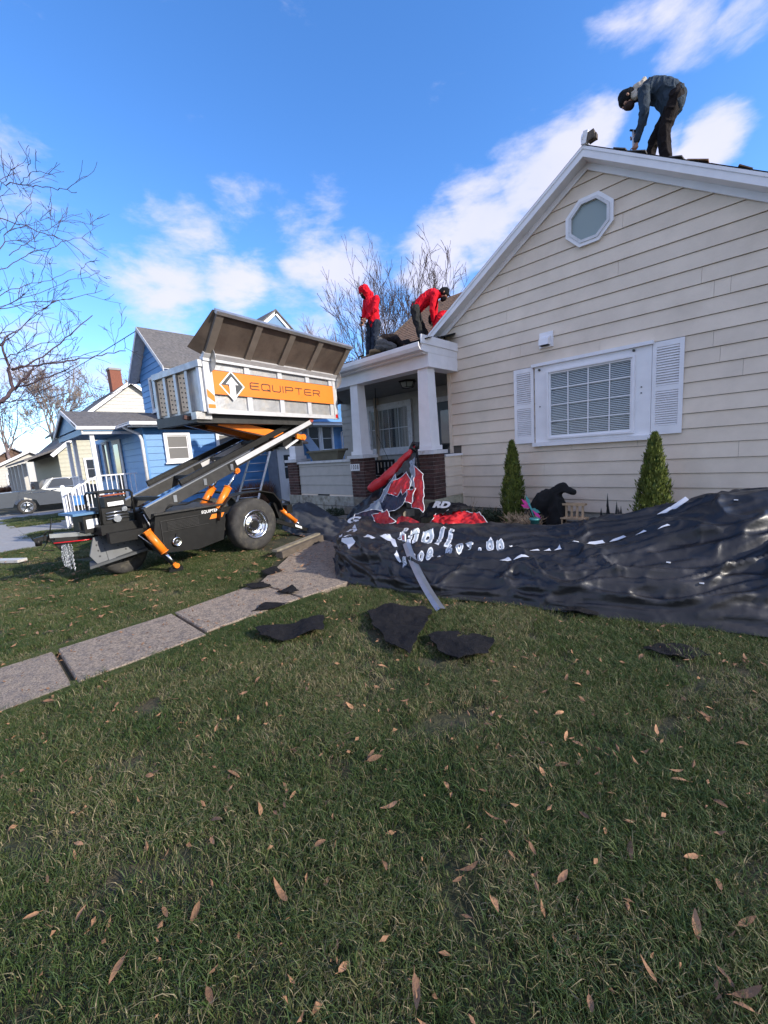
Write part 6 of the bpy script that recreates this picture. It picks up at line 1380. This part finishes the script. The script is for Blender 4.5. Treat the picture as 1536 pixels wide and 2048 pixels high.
dg2 = thing('leafy_ground_cover', 'dark brown leaf litter and stems left of the big arborvitae', 'plant', (-3.0,6.6,0)); twig_mass((-3.3,6.4,.02),(-2.7,6.8,.25), 500, .15, .006, 'stems', M_wood, dg2, 1)

# ================================================================ PEOPLE
def fingers(caps, palm, d, across, r=.0085, L_=.075, curl=None):
    """five fingers: four over the palm end, curled, thumb from the side"""
    d, across = V(d).normalized(), V(across).normalized(); nrm = d.cross(across).normalized() if curl is None else V(curl).normalized()
    for i, k in enumerate((.92,1.0,.95,.75)):
        b = V(palm)+across*(i-1.5)*.02+d*.04; m1 = b+(d*.8+nrm*.5).normalized()*L_*.45*k; m2 = m1+(d*.1+nrm*1).normalized()*L_*.35*k; m3 = m2+(-d*.7+nrm*.5).normalized()*L_*.28*k
        caps += [(b, m1, r*1.1, r), (m1, m2, r, r*.9), (m2, m3, r*.9, r*.75)]
    b = V(palm)-across*.035; m1 = b+(-across*.5+d*.5+nrm*.6).normalized()*.035; m2 = m1+(across*.5+d*.4+nrm*.8).normalized()*.03
    caps += [(b, m1, r*1.3, r*1.1), (m1, m2, r*1.1, r*.9)]
def person(label, base, rz, J, mats_, hair=None, headwear='beanie', face=(-1,0,-.4), hood=False, wr=.012, waist_r=.15, seed=0, tool=None, hands_mat=None, hem=.1, scale=1.0, head_up=(0,0,1)):
    """J: joints (s, d, t): s screen right, d away from camera, t up, metres"""
    t = thing('person', label, 'person', base, rz)
    j = {k: V((v[0], v[1], v[2])) for k, v in J.items()}
    S_ = scale
    hd = j['head']; f = V(face).normalized(); up = V(head_up); side = f.cross(up).normalized(); up = side.cross(f).normalized()
    # continuous body: head, neck, arms, hands, torso, legs
    caps = [(hd+up*.03-f*.015, hd+up*.03+f*.01, .088, .085), (hd-up*.05+f*.03, hd-up*.07+f*.035, .06, .045), (j['neck'], hd-up*.04-f*.02, .058, .052),
            (hd+f*.095-up*.005, hd+f*.112-up*.022, .012, .015), (hd+f*.085+up*.03, hd+f*.088+up*.03, .03, .02), (hd+f*.082-up*.06, hd+f*.088-up*.058, .022, .016), (hd+f*.078-up*.085, hd+f*.085-up*.085, .025, .02)]
    for s_ in (-1, 1): caps += [(hd+side*s_*.084-up*.0, hd+side*s_*.09+up*.02, .016, .02), (hd+side*s_*.04+f*.07-up*.02, hd+side*s_*.045+f*.07-up*.02, .025, .025)]
    caps += [(j['neck'], j['chest'], .06, .10), (j['chest'], j['hips'], .11, .11)]
    for q in ('L', 'R'):
        caps += [(j['chest'], j['sh'+q], .09, .055), (j['sh'+q], j['el'+q], .05, .038), (j['el'+q], j['ha'+q], .036, .026), (j['hips'], j['hip'+q], .11, .085), (j['hip'+q], j['kn'+q], .078, .052), (j['kn'+q], j['ft'+q]+V((0,0,.08)), .05, .038)]
        dd = (j['ha'+q]-j['el'+q]).normalized(); pal = j['ha'+q]+dd*.045
        ac = dd.cross(V((.3,1,.1))).normalized()
        caps += [(j['ha'+q], pal, .028, .034), (pal-ac*.018, pal+ac*.018, .026, .026)]
        fingers(caps, pal, dd, ac)
    fuse(caps, .0085, 'body', hands_mat or M_skin, t, smooth=2)
    # jacket
    jc = [(j['neck']-V((0,0,.02)), j['chest'], .085, .15), (j['chest'], j['belly'], .155, waist_r), (j['belly'], j['hips'], waist_r, waist_r*.95)]
    for q in ('L', 'R'):
        wr_ = j['ha'+q].lerp(j['el'+q], .12)
        jc += [(j['chest'], j['sh'+q], .12, .085), (j['sh'+q], j['el'+q], .08, .062), (j['el'+q], wr_, .06, .046), (j['chest'].lerp(j['sh'+q], .5), j['belly'], .11, waist_r*.8)]
    if 'hem' in j: jc += [(j['belly'], j['hem'], waist_r*.9, waist_r*hem*5), ]
    if hood: jc += [(j['neck'], hd-f*.03+up*.02, .10, .118), (hd-f*.02+up*.03, hd+f*.01+up*.045, .118, .105), (j['neck']-f*.05, j['neck']+up*.05-f*.03, .09, .1)]
    fuse(jc, .0105, 'jacket', mats_['jacket'], t, wr=wr, ws=13, seed=seed)
    # trousers
    tc = [(j['hips'], j['hips']+V((0,0,.02)), waist_r*.93, waist_r*.9)]
    for q in ('L', 'R'): tc += [(j['hips'], j['hip'+q], waist_r*.92, .115), (j['hip'+q], j['kn'+q], .112, .085), (j['kn'+q], j['ft'+q]+V((0,0,.10)), .082, .068)]
    fuse(tc, .0105, 'trousers', mats_['trousers'], t, wr=wr*1.3, ws=11, seed=seed+3)
    for q in ('L', 'R'):
        p = j['ft'+q]; d = V(J.get('toe', (f.x, f.y, 0))); d = V((d.x, d.y, 0)); d = d.normalized() if d.length > .01 else V((-1,0,0))
        fuse([(p+V((0,0,.12)), p+V((0,0,.05)), .055, .055), (p+V((0,0,.045))-d*.03, p+V((0,0,.04))+d*.15, .05, .042), (p+V((0,0,.02))-d*.04, p+V((0,0,.02))+d*.17, .028, .028)], .011, 'boot', mats_['boot'], t)
    if headwear == 'beanie':
        fuse([(hd+up*.05-f*.02, hd+up*.085-f*.015, .102, .085), (hd+up*.03-f*.045, hd+up*.03+f*.01, .098, .099)], .01, 'beanie', mats_['hat'], t, wr=.004, ws=30)
    if headwear == 'cap':
        fuse([(hd+up*.05-f*.03, hd+up*.075-f*.01, .100, .09), (hd+up*.03-f*.05, hd+up*.035+f*.0, .096, .099), (hd+up*.055+f*.08-side*.03, hd+up*.045+f*.15-side*.02, .012, .01), (hd+up*.055+f*.08+side*.03, hd+up*.045+f*.15+side*.02, .012, .01), (hd+up*.055+f*.08, hd+up*.04+f*.165, .014, .01), (hd-f*.05-up*.04-side*.02, hd-f*.06+up*.0+side*.02, .07, .08)], .009, 'cap', mats_['hat'], t, wr=.003, ws=30)
    if 'mask' in mats_:
        fuse([(hd+f*.06-up*.06, hd+f*.05-up*.10, .06, .055), (hd+f*.085-up*.05, hd+f*.09-up*.08, .03, .03)], .01, 'beard', mats_['mask'], t)
    # eyes and brows
    m = MB()
    for s_ in (-1, 1):
        e = hd+f*.088+side*s_*.032+up*.008; m.lathe([(0,.011),(.008,.008),(.011,0),(.008,-.008),(0,-.011)], Matrix.Translation(e), 8); m.beam(e+up*.02-side*.016+f*.004, e+up*.02+side*.016+f*.002, .006, .008)
    tb(m, 'eyes', M_darkin, t)
    return t, j
# 1: hooded man in red standing on the porch roof
red = dict(jacket=M_redcloth, trousers=M_navycloth, boot=M_boot, hat=M_blackc, mask=M_blackc)
t, j = person('standing roofer in red hooded sweatshirt and dark jeans at the left of the porch roof', (-6.82,7.0,3.70), math.radians(44.3),
 dict(head=(-.0,.0,1.46), neck=(.08,.02,1.36), chest=(.15,.0,1.16), belly=(.17,0,.95), hips=(.17,0,.80), shL=(.03,.14,1.27), shR=(.26,-.12,1.24), elL=(-.03,.12,1.02), elR=(.20,-.20,1.0), haL=(-.09,.0,.80), haR=(-.0,-.14,.84), hipL=(.10,.08,.76), hipR=(.23,-.05,.74), knL=(.04,.10,.40), knR=(.17,-.06,.40), ftL=(.0,.10,.0), ftR=(.12,-.06,.0), hem=(.20,0,.76), toe=(-1,.1,0)),
 red, face=(-1,.1,-.55), hood=True, seed=1, hem=.19, headwear=None, waist_r=.145)
def handle_tool(name, label, base, rz, a, b, blade=True, mt=None, cat='tool', r=.015, bd=(-.12,.0,-.02)):
    t = thing(name, label, cat, base, rz); a, b = V(a), V(b)
    m = MB(); m.cyl(a, b, r, n=10); tb(m, 'handle', mt or M_wood, t)
    d = (b-a).normalized(); m = MB(); s_ = d.orthogonal().normalized()
    if blade: m.beam(b-d*.02, b+V(bd), .16, .006, up=(0,0,1)); tb(m, 'blade', M_steel, t)
    m = MB(); m.cyl(a-s_*.05, a+s_*.05, r*.9, n=8); tb(m, 'grip', M_black, t)
    return t
handle_tool('roofing_shovel', 'dark handled shovel held upright by the hooded roofer in red', (-6.82,7.0,3.70), math.radians(44.3), (-.115,-.06,.90), (-.12,-.06,.05), mt=M_black)
# 2: bending man in red with black cap
g = dict(jacket=M_redcloth, trousers=M_greycloth, boot=M_boot, hat=M_blackc, mask=M_blackc)
person('roofer in red sweatshirt and black cap bending over on the porch roof', (-5.91,8.0,4.0), math.radians(36.5),
 dict(head=(.47,.0,1.0), neck=(.36,0,1.03), chest=(.20,0,1.0), belly=(.0,0,.90), hips=(-.17,0,.77), shL=(.27,.15,1.0), shR=(.25,-.15,.97), elL=(.26,.18,.70), elR=(.18,-.2,.63), haL=(.24,.06,.42), haR=(.22,-.08,.34), hipL=(-.2,.09,.72), hipR=(-.2,-.09,.72), knL=(-.08,.11,.38), knR=(-.16,-.10,.38), ftL=(.06,.12,.0), ftR=(-.10,-.10,.0), toe=(1,0,0)),
 g, face=(.75,-.15,-.7), headwear='cap', seed=5, waist_r=.15, head_up=(.6,0,.7))
handle_tool('tear_off_bar', 'pale handled scraping tool in the hands of the bending roofer with the black cap', (-5.91,8.0,4.0), math.radians(36.5), (.235,-.03,.42), (.245,-.03,.03), mt=M_aluw, bd=(.14,0,-.0))
# 3: crouching man in dark brown
br_ = dict(jacket=M_brcloth, trousers=mat('grey_jeans', (.09,.085,.08), .9), boot=M_boot, hat=M_blackc)
person('crouching roofer in dark brown jacket doubled over beside the hooded man', (-6.30,7.2,3.76), math.radians(41.3),
 dict(head=(.34,.12,.12), neck=(.22,.1,.2), chest=(.08,.06,.24), belly=(-.08,.03,.28), hips=(-.24,0,.22), shL=(.14,.2,.22), shR=(.14,-.08,.22), elL=(.26,.2,.08), elR=(.28,-.1,.08), haL=(.38,.16,.0), haR=(.4,-.06,.0), hipL=(-.24,.09,.18), hipR=(-.22,-.1,.18), knL=(.02,.14,.06), knR=(.06,-.16,.05), ftL=(-.32,.12,-.02), ftR=(-.30,-.16,-.03), toe=(-1,0,0)),
 br_, face=(.8,.2,-.6), headwear='beanie', seed=9, waist_r=.135, head_up=(.5,0,.8))
# 4: crouching man in red behind
rk = dict(jacket=M_redcloth, trousers=M_blackc, boot=M_blackc, hat=M_blackc)
person('crouching roofer in red sweatshirt and black trousers half hidden by the gable', (-5.5,8.3,4.06), math.radians(34),
 dict(head=(-.30,0,.38), neck=(-.22,0,.42), chest=(-.08,0,.44), belly=(.08,0,.42), hips=(.20,0,.32), shL=(-.14,.14,.43), shR=(-.14,-.14,.42), elL=(-.26,.18,.28), elR=(-.24,-.16,.24), haL=(-.38,.1,.12), haR=(-.38,-.08,.1), hipL=(.18,.09,.28), hipR=(.18,-.09,.28), knL=(-.10,.14,.2), knR=(-.12,-.14,.2), ftL=(.06,.14,-.02), ftR=(.04,-.14,-.02), toe=(-1,0,0)),
 rk, face=(-.8,-.2,-.6), headwear='beanie', seed=13, waist_r=.145, head_up=(-.5,0,.8))
# 5: man on the ridge
rd = dict(jacket=M_jacket, trousers=M_brcloth, boot=M_blackc, hat=M_blackc, mask=mat('dark_beard', (.03,.015,.012), .9))
t5, j5 = person('roofer in slate blue jacket and black beanie bending over on the gable ridge', (-1.43,7.95,5.50), math.radians(10.2),
 dict(head=(-.365,-.02,1.06), neck=(-.25,0,1.10), chest=(-.08,0,1.06), belly=(.08,0,.97), hips=(.21,0,.82), shL=(-.14,.15,1.06), shR=(-.15,-.14,1.0), elL=(-.17,.16,.76), elR=(-.14,-.2,.70), haL=(-.25,.06,.58), haR=(-.24,-.12,.36), hipL=(.22,.09,.78), hipR=(.22,-.08,.76), knL=(-.02,.10,.40), knR=(.10,-.09,.36), ftL=(-.10,.12,.02), ftR=(.14,-.10,-.08), hem=(.20,-.02,.72), toe=(-1,0,0)),
 rd, face=(-.72,-.15,-.75), headwear='beanie', seed=17, waist_r=.165, hem=.19, head_up=(-.6,0,.7))
# beige hood bunched behind the neck
fuse([(V((-.27,.0,1.14)), V((-.20,.0,1.16)), .085, .08), (V((-.22,.0,1.15)), V((-.17,0,1.22)), .07, .05), (V((-.28,-.06,1.06)), V((-.25,-.1,1.0)), .06, .04), (V((-.19,.02,1.21)), V((-.17,.02,1.26)), .035, .02)], .01, 'hood', M_beige, t5, wr=.012, ws=18)
handle_tool('scraper_bar', 'pale handled scraper held low by the roofer on the ridge', (-1.43,7.95,5.50), math.radians(10.2), (-.29,-.04,.60), (-.27,-.06,.10), mt=M_aluw, bd=(-.1,0,-.03))

# ================================================================ GRASS AND LEAVES
def grass_material():
    m = bpy.data.materials.new('grass_blade'); m.use_nodes = True; nt = m.node_tree; N = nt.nodes.new; Lk = nt.links.new
    p = nt.nodes['Principled BSDF']; p.inputs['Roughness'].default_value = .55; p.inputs['Specular IOR Level'].default_value = .35
    a = N('ShaderNodeAttribute'); a.attribute_name = 'blade'; a.attribute_type = 'GEOMETRY'
    geo = N('ShaderNodeNewGeometry')
    n1 = N('ShaderNodeTexNoise'); n1.inputs['Scale'].default_value = 1.1; n1.inputs['Detail'].default_value = 5; n1.inputs['Roughness'].default_value = .65; Lk(geo.outputs['Position'], n1.inputs['Vector'])
    s = N('ShaderNodeMath'); s.operation = 'MULTIPLY_ADD'; Lk(n1.outputs['Fac'], s.inputs[0]); s.inputs[1].default_value = 1.5; s.inputs[2].default_value = -.69
    ad = N('ShaderNodeMath'); ad.operation = 'ADD'; Lk(s.outputs[0], ad.inputs[0]); Lk(a.outputs['Fac'], ad.inputs[1])
    cr = N('ShaderNodeValToRGB'); Lk(ad.outputs[0], cr.inputs['Fac']); e = cr.color_ramp.elements
    e[0].position = 0; e[0].color = (.034,.066,.016,1); e[1].position = 1; e[1].color = (.34,.28,.16,1)
    for pos, c in ((.35,(.060,.100,.026,1)), (.58,(.100,.128,.038,1)), (.74,(.13,.135,.050,1)), (.87,(.23,.19,.095,1))):
        x = e.new(pos); x.color = c
    Lk(cr.outputs[0], p.inputs['Base Color'])
    tr = N('ShaderNodeBsdfTranslucent'); Lk(cr.outputs[0], tr.inputs['Color']); mx = N('ShaderNodeMixShader'); mx.inputs[0].default_value = .25
    Lk(p.outputs[0], mx.inputs[1]); Lk(tr.outputs[0], mx.inputs[2]); Lk(mx.outputs[0], nt.nodes['Material Output'].inputs['Surface'])
    return m
M_grass = grass_material()
def tuft(n, size, lo, hi, wd, seed, dry=.2, flat=.5):
    g = np.random.RandomState(seed); vs = []; fs = []; col = []
    for i in range(n):
        x, y = g.uniform(-size/2, size/2, 2); h = g.uniform(lo, hi)*.78; a = g.uniform(0, 6.283); b = g.uniform(0, 6.283)
        ln = h*g.uniform(.2, 1.3)*flat*2; w = wd*g.uniform(.6, 1.3)
        dx, dy = math.cos(a)*ln, math.sin(a)*ln; wx, wy = math.cos(b)*w, math.sin(b)*w; k = len(vs)
        isdry = g.random_sample() < dry
        if isdry: h *= .8
        vs += [(x-wx, y-wy, -.01), (x+wx, y+wy, -.01), (x+dx*.35+wx*.8, y+dy*.35+wy*.8, h*.6), (x+dx*.35-wx*.8, y+dy*.35-wy*.8, h*.6), (x+dx, y+dy, h)]
        fs += [(k, k+1, k+2, k+3), (k+3, k+2, k+4)]
        c = g.uniform(.78, 1.05) if isdry else g.uniform(0, .62); col += [c]*5
    me = bpy.data.meshes.new('tuft'); me.from_pydata(vs, [], fs); at = me.attributes.new('blade', 'FLOAT', 'POINT'); at.data.foreach_set('value', col); me.materials.append(M_grass)
    return bpy.data.objects.new('grass_tuft', me)
protos = [tuft(520, .26, .018, .050, .0014, s, dry=d, flat=.75) for s, d in ((1,.16),(2,.22),(3,.32),(4,.18),(5,.45))]+[tuft(150, .26, .05, .08, .0018, 6, dry=.08, flat=.6)]
on_walk = lambda x, y: (-4.395 < x < -3.525 and y < 1.37) or (y >= 1.37 and y < 5.8 and (-4.4-max(0, y-1.9)*.75) < x < -3.5 and y < 3.5) or (3.4 < y < 5.8 and -6.9 < x < -3.6)
def on_conc(x, y): return (x < -11.38 and -.47 < y < 1.07) or (-16.62 < x < -14.28 and 1 < y < 2.7) or (x < -27 and y < 9 and x > -31)
rg = np.random.RandomState(11); P_ = []; R3 = []; S3 = []; I3 = []
def scatter(x0, x1, y0, y1, dens, sc_):
    n = int((x1-x0)*(y1-y0)*dens); xs = rg.uniform(x0, x1, n); ys = rg.uniform(y0, y1, n)
    for x, y in zip(xs, ys):
        if on_walk(x+.0, y) or on_walk(x+.05, y) or on_walk(x-.05, y) or on_conc(x, y): continue
        if x > -13 and y > 5.4: continue
        if noise.noise(V((x*1.7, y*1.7, 5.5))) > .36 and rg.random_sample() < .85: continue
        if x > -13.1 and x < -12.3 and y > 3.6: continue
        if x <= -12.9 and y > 2.5 and x > -19.5: continue
        vx, vy = x*_f.x+y*_f.y, x*_r.x+y*_r.y
        if vx < -.6 or abs(vy) > 1.35*vx+1.2: continue
        P_.append((x, y, ground_z(x, y)-.004)); R3.append((rg.normal(0,.06), rg.normal(0,.06), rg.uniform(0, 6.283)))
        nn_ = noise.noise(V((x*.9, y*.9, 1.3))); k = int(rg.choice(5, p=[.3,.25,.15,.2,.1])) if nn_ < .05 else int(rg.choice(5, p=[.1,.15,.3,.05,.4]))
        if rg.random_sample() < .05: k = 5
        I3.append(k); S3.append(sc_*rg.uniform(.8, 1.25))
scatter(-3.5, 3.5, -2, 3.9, 62, 1.0); scatter(-8, -4.4, -2.5, 5.2, 52, 1.0); scatter(-4.4, -3.5, -2.5, 5.2, 55, 1.0); scatter(-13.2, -8, -3, 7, 26, 1.2); scatter(-30, -13.2, -3, 5, 9, 1.7)
# longer tufts along the slab edges and tarp hem
for i in range(900):
    y = rg.uniform(-1.5, 2.6); sd = rg.choice([-4.42-max(0, y-1.9)*.75, -3.52]); P_.append((sd+rg.uniform(-.03,.03), y, -.002)); R3.append((0,0,rg.uniform(0,6.28))); S3.append(.5); I3.append(int(rg.choice([0,3,4])))
gm = bpy.data.meshes.new('grass'); gm.from_pydata(P_, [], [])
for nm, ty, dat in (('rot','FLOAT_VECTOR',[c for r in R3 for c in r]), ('scl','FLOAT',S3), ('idx','INT',I3)):
    a = gm.attributes.new(nm, ty, 'POINT'); a.data.foreach_set('vector' if ty == 'FLOAT_VECTOR' else 'value', dat)
gm.materials.append(M_grass)
gobj = link('grass', gm, None, kind='stuff', label='short green lawn grass mixed with straw coloured blades', cat='grass')
ng = bpy.data.node_groups.new('grass_nodes', 'GeometryNodeTree'); ng.interface.new_socket('Geometry', in_out='INPUT', socket_type='NodeSocketGeometry'); ng.interface.new_socket('Geometry', in_out='OUTPUT', socket_type='NodeSocketGeometry')
N = ng.nodes.new; Lk = ng.links.new; gi, go = N('NodeGroupInput'), N('NodeGroupOutput')
iop = N('GeometryNodeInstanceOnPoints'); g2i = N('GeometryNodeGeometryToInstance')
for pr_ in reversed(protos):
    oi = N('GeometryNodeObjectInfo'); oi.inputs['Object'].default_value = pr_; oi.transform_space = 'ORIGINAL'; Lk(oi.outputs['Geometry'], g2i.inputs[0])
def attr(nm, ty):
    a = N('GeometryNodeInputNamedAttribute'); a.data_type = ty; a.inputs['Name'].default_value = nm; return a.outputs[0]
Lk(gi.outputs[0], iop.inputs['Points']); Lk(g2i.outputs[0], iop.inputs['Instance']); iop.inputs['Pick Instance'].default_value = True
Lk(attr('idx','INT'), iop.inputs['Instance Index']); e2r = N('FunctionNodeEulerToRotation'); Lk(attr('rot','FLOAT_VECTOR'), e2r.inputs[0]); Lk(e2r.outputs[0], iop.inputs['Rotation']); Lk(attr('scl','FLOAT'), iop.inputs['Scale'])
Lk(iop.outputs[0], go.inputs[0]); md = gobj.modifiers.new('grass', 'NODES'); md.node_group = ng
# fallen leaves
def leaf_mesh(seed, L_=.10, w=.028):
    r = random.Random(seed); m = MB(); n = 8; cur = r.uniform(-.5,.7); tw = r.uniform(-.8,.8); cup = r.uniform(.1,.5); vs = []
    for i in range(n+1):
        t = i/n; x = (t-.5)*L_; ww = w*.5*math.sin(math.pi*min(1, t**.8))**.75*(1+.1*r.uniform(-1,1)); z = cur*L_*.8*(t-.5)**2+.004; a = tw*(t-.5)
        for s_ in (-1, 0, 1): vs.append((x, s_*ww*math.cos(a), z+abs(s_)*ww*cup+s_*ww*math.sin(a)))
    m.add(vs, [(i*3+j, i*3+j+3, i*3+j+4, i*3+j+1) for i in range(n) for j in range(2)], True); m.tube([(-L_/2,0,vs[1][2]),(-L_/2-.018,.002,vs[1][2]+.004)], .0012, 4)
    return m.mesh('leaf', M_leaf)
LM = [leaf_mesh(s, random.uniform(.075,.115), random.uniform(.022,.034)) for s in range(7)]
rl = random.Random(21); spots = [(x, y, 1.0) for x, y in LEAF_AT]
while len(spots) < 298:
    if rl.random() < .5: x, y = rl.uniform(-8, -4.45), rl.uniform(-1, 3.2)
    else: x, y = rl.uniform(-4, 1), rl.uniform(-.5, 3.6)
    if on_walk(x, y) and rl.random() < .93: continue
    vx, vy = x*_f.x+y*_f.y, x*_r.x+y*_r.y
    if vx < .4 or abs(vy) > 1.0*vx+.1: continue
    spots.append((x, y, rl.uniform(.45,.95)))
    for _ in range(rl.choice((0,0,1,2,3)) if len(spots) < 290 else 0): spots.append((x+rl.gauss(0,.09), y+rl.gauss(0,.09), rl.uniform(.4,.85)))
for i, (x, y, s_) in enumerate(spots):
    if on_walk(x, y): lb, gp = 'dry tan fallen leaf lying on a concrete path slab', 'dry leaves on the path slabs'
    elif x < -4.3: lb, gp = 'dry tan fallen leaf on the grass between the path and the lift trailer', 'dry leaves on the side lawn by the lift'
    elif y > 2.2: lb, gp = 'small dry leaf on the sunlit grass near the black tarp and felt scraps', 'dry leaves on the grass near the tarp'
    else: lb, gp = 'dry tan leaf lying curled on the wide front lawn below the path', 'dry leaves scattered over the front lawn'
    o = link('fallen_leaf', LM[i % 7], None, label=lb, cat='leaf', group=gp)
    s2 = s_*rl.uniform(.58,.80); o.location = (x, y, .027 if not on_walk(x, y) else .026); o.rotation_euler = (rl.gauss(0,.3), rl.gauss(0,.3), rl.uniform(0,6.283)); o.scale = (s2,s2,s2)
lm = MB()
for i in range(1500):
    x = rl.uniform(-13, -4.5); y = rl.uniform(-2.5, 4.5)
    if on_conc(x, y): continue
    a = rl.uniform(0, 6.28); L_ = rl.uniform(.02,.05); w = L_*.3; c, s_ = math.cos(a), math.sin(a); z = rl.uniform(.03,.05)
    lm.add([(x-c*L_,y-s_*L_,z),(x+s_*w,y-c*w,z+rl.uniform(-.01,.015)),(x+c*L_,y+s_*L_,z+rl.uniform(-.01,.02)),(x-s_*w,y+c*w,z)], [(0,1,2,3)])
for i in range(1700):
    x = rl.uniform(-4.5, 2); y = rl.uniform(-.5, 3.8); a = rl.uniform(0, 6.28); L_ = rl.uniform(.006,.022); w = L_*.35; c, s_ = math.cos(a), math.sin(a); z = rl.uniform(.008,.034)
    if on_walk(x, y): z = .026
    lm.add([(x-c*L_,y-s_*L_,z),(x+s_*w,y-c*w,z+rl.uniform(-.01,.015)),(x+c*L_,y+s_*L_,z+rl.uniform(-.01,.02)),(x-s_*w,y+c*w,z)], [(0,1,2,3)])
lm.build('leaf_litter', M_leaf, kind='stuff', label='scattered small leaf fragments across the lawn', cat='leaf litter')
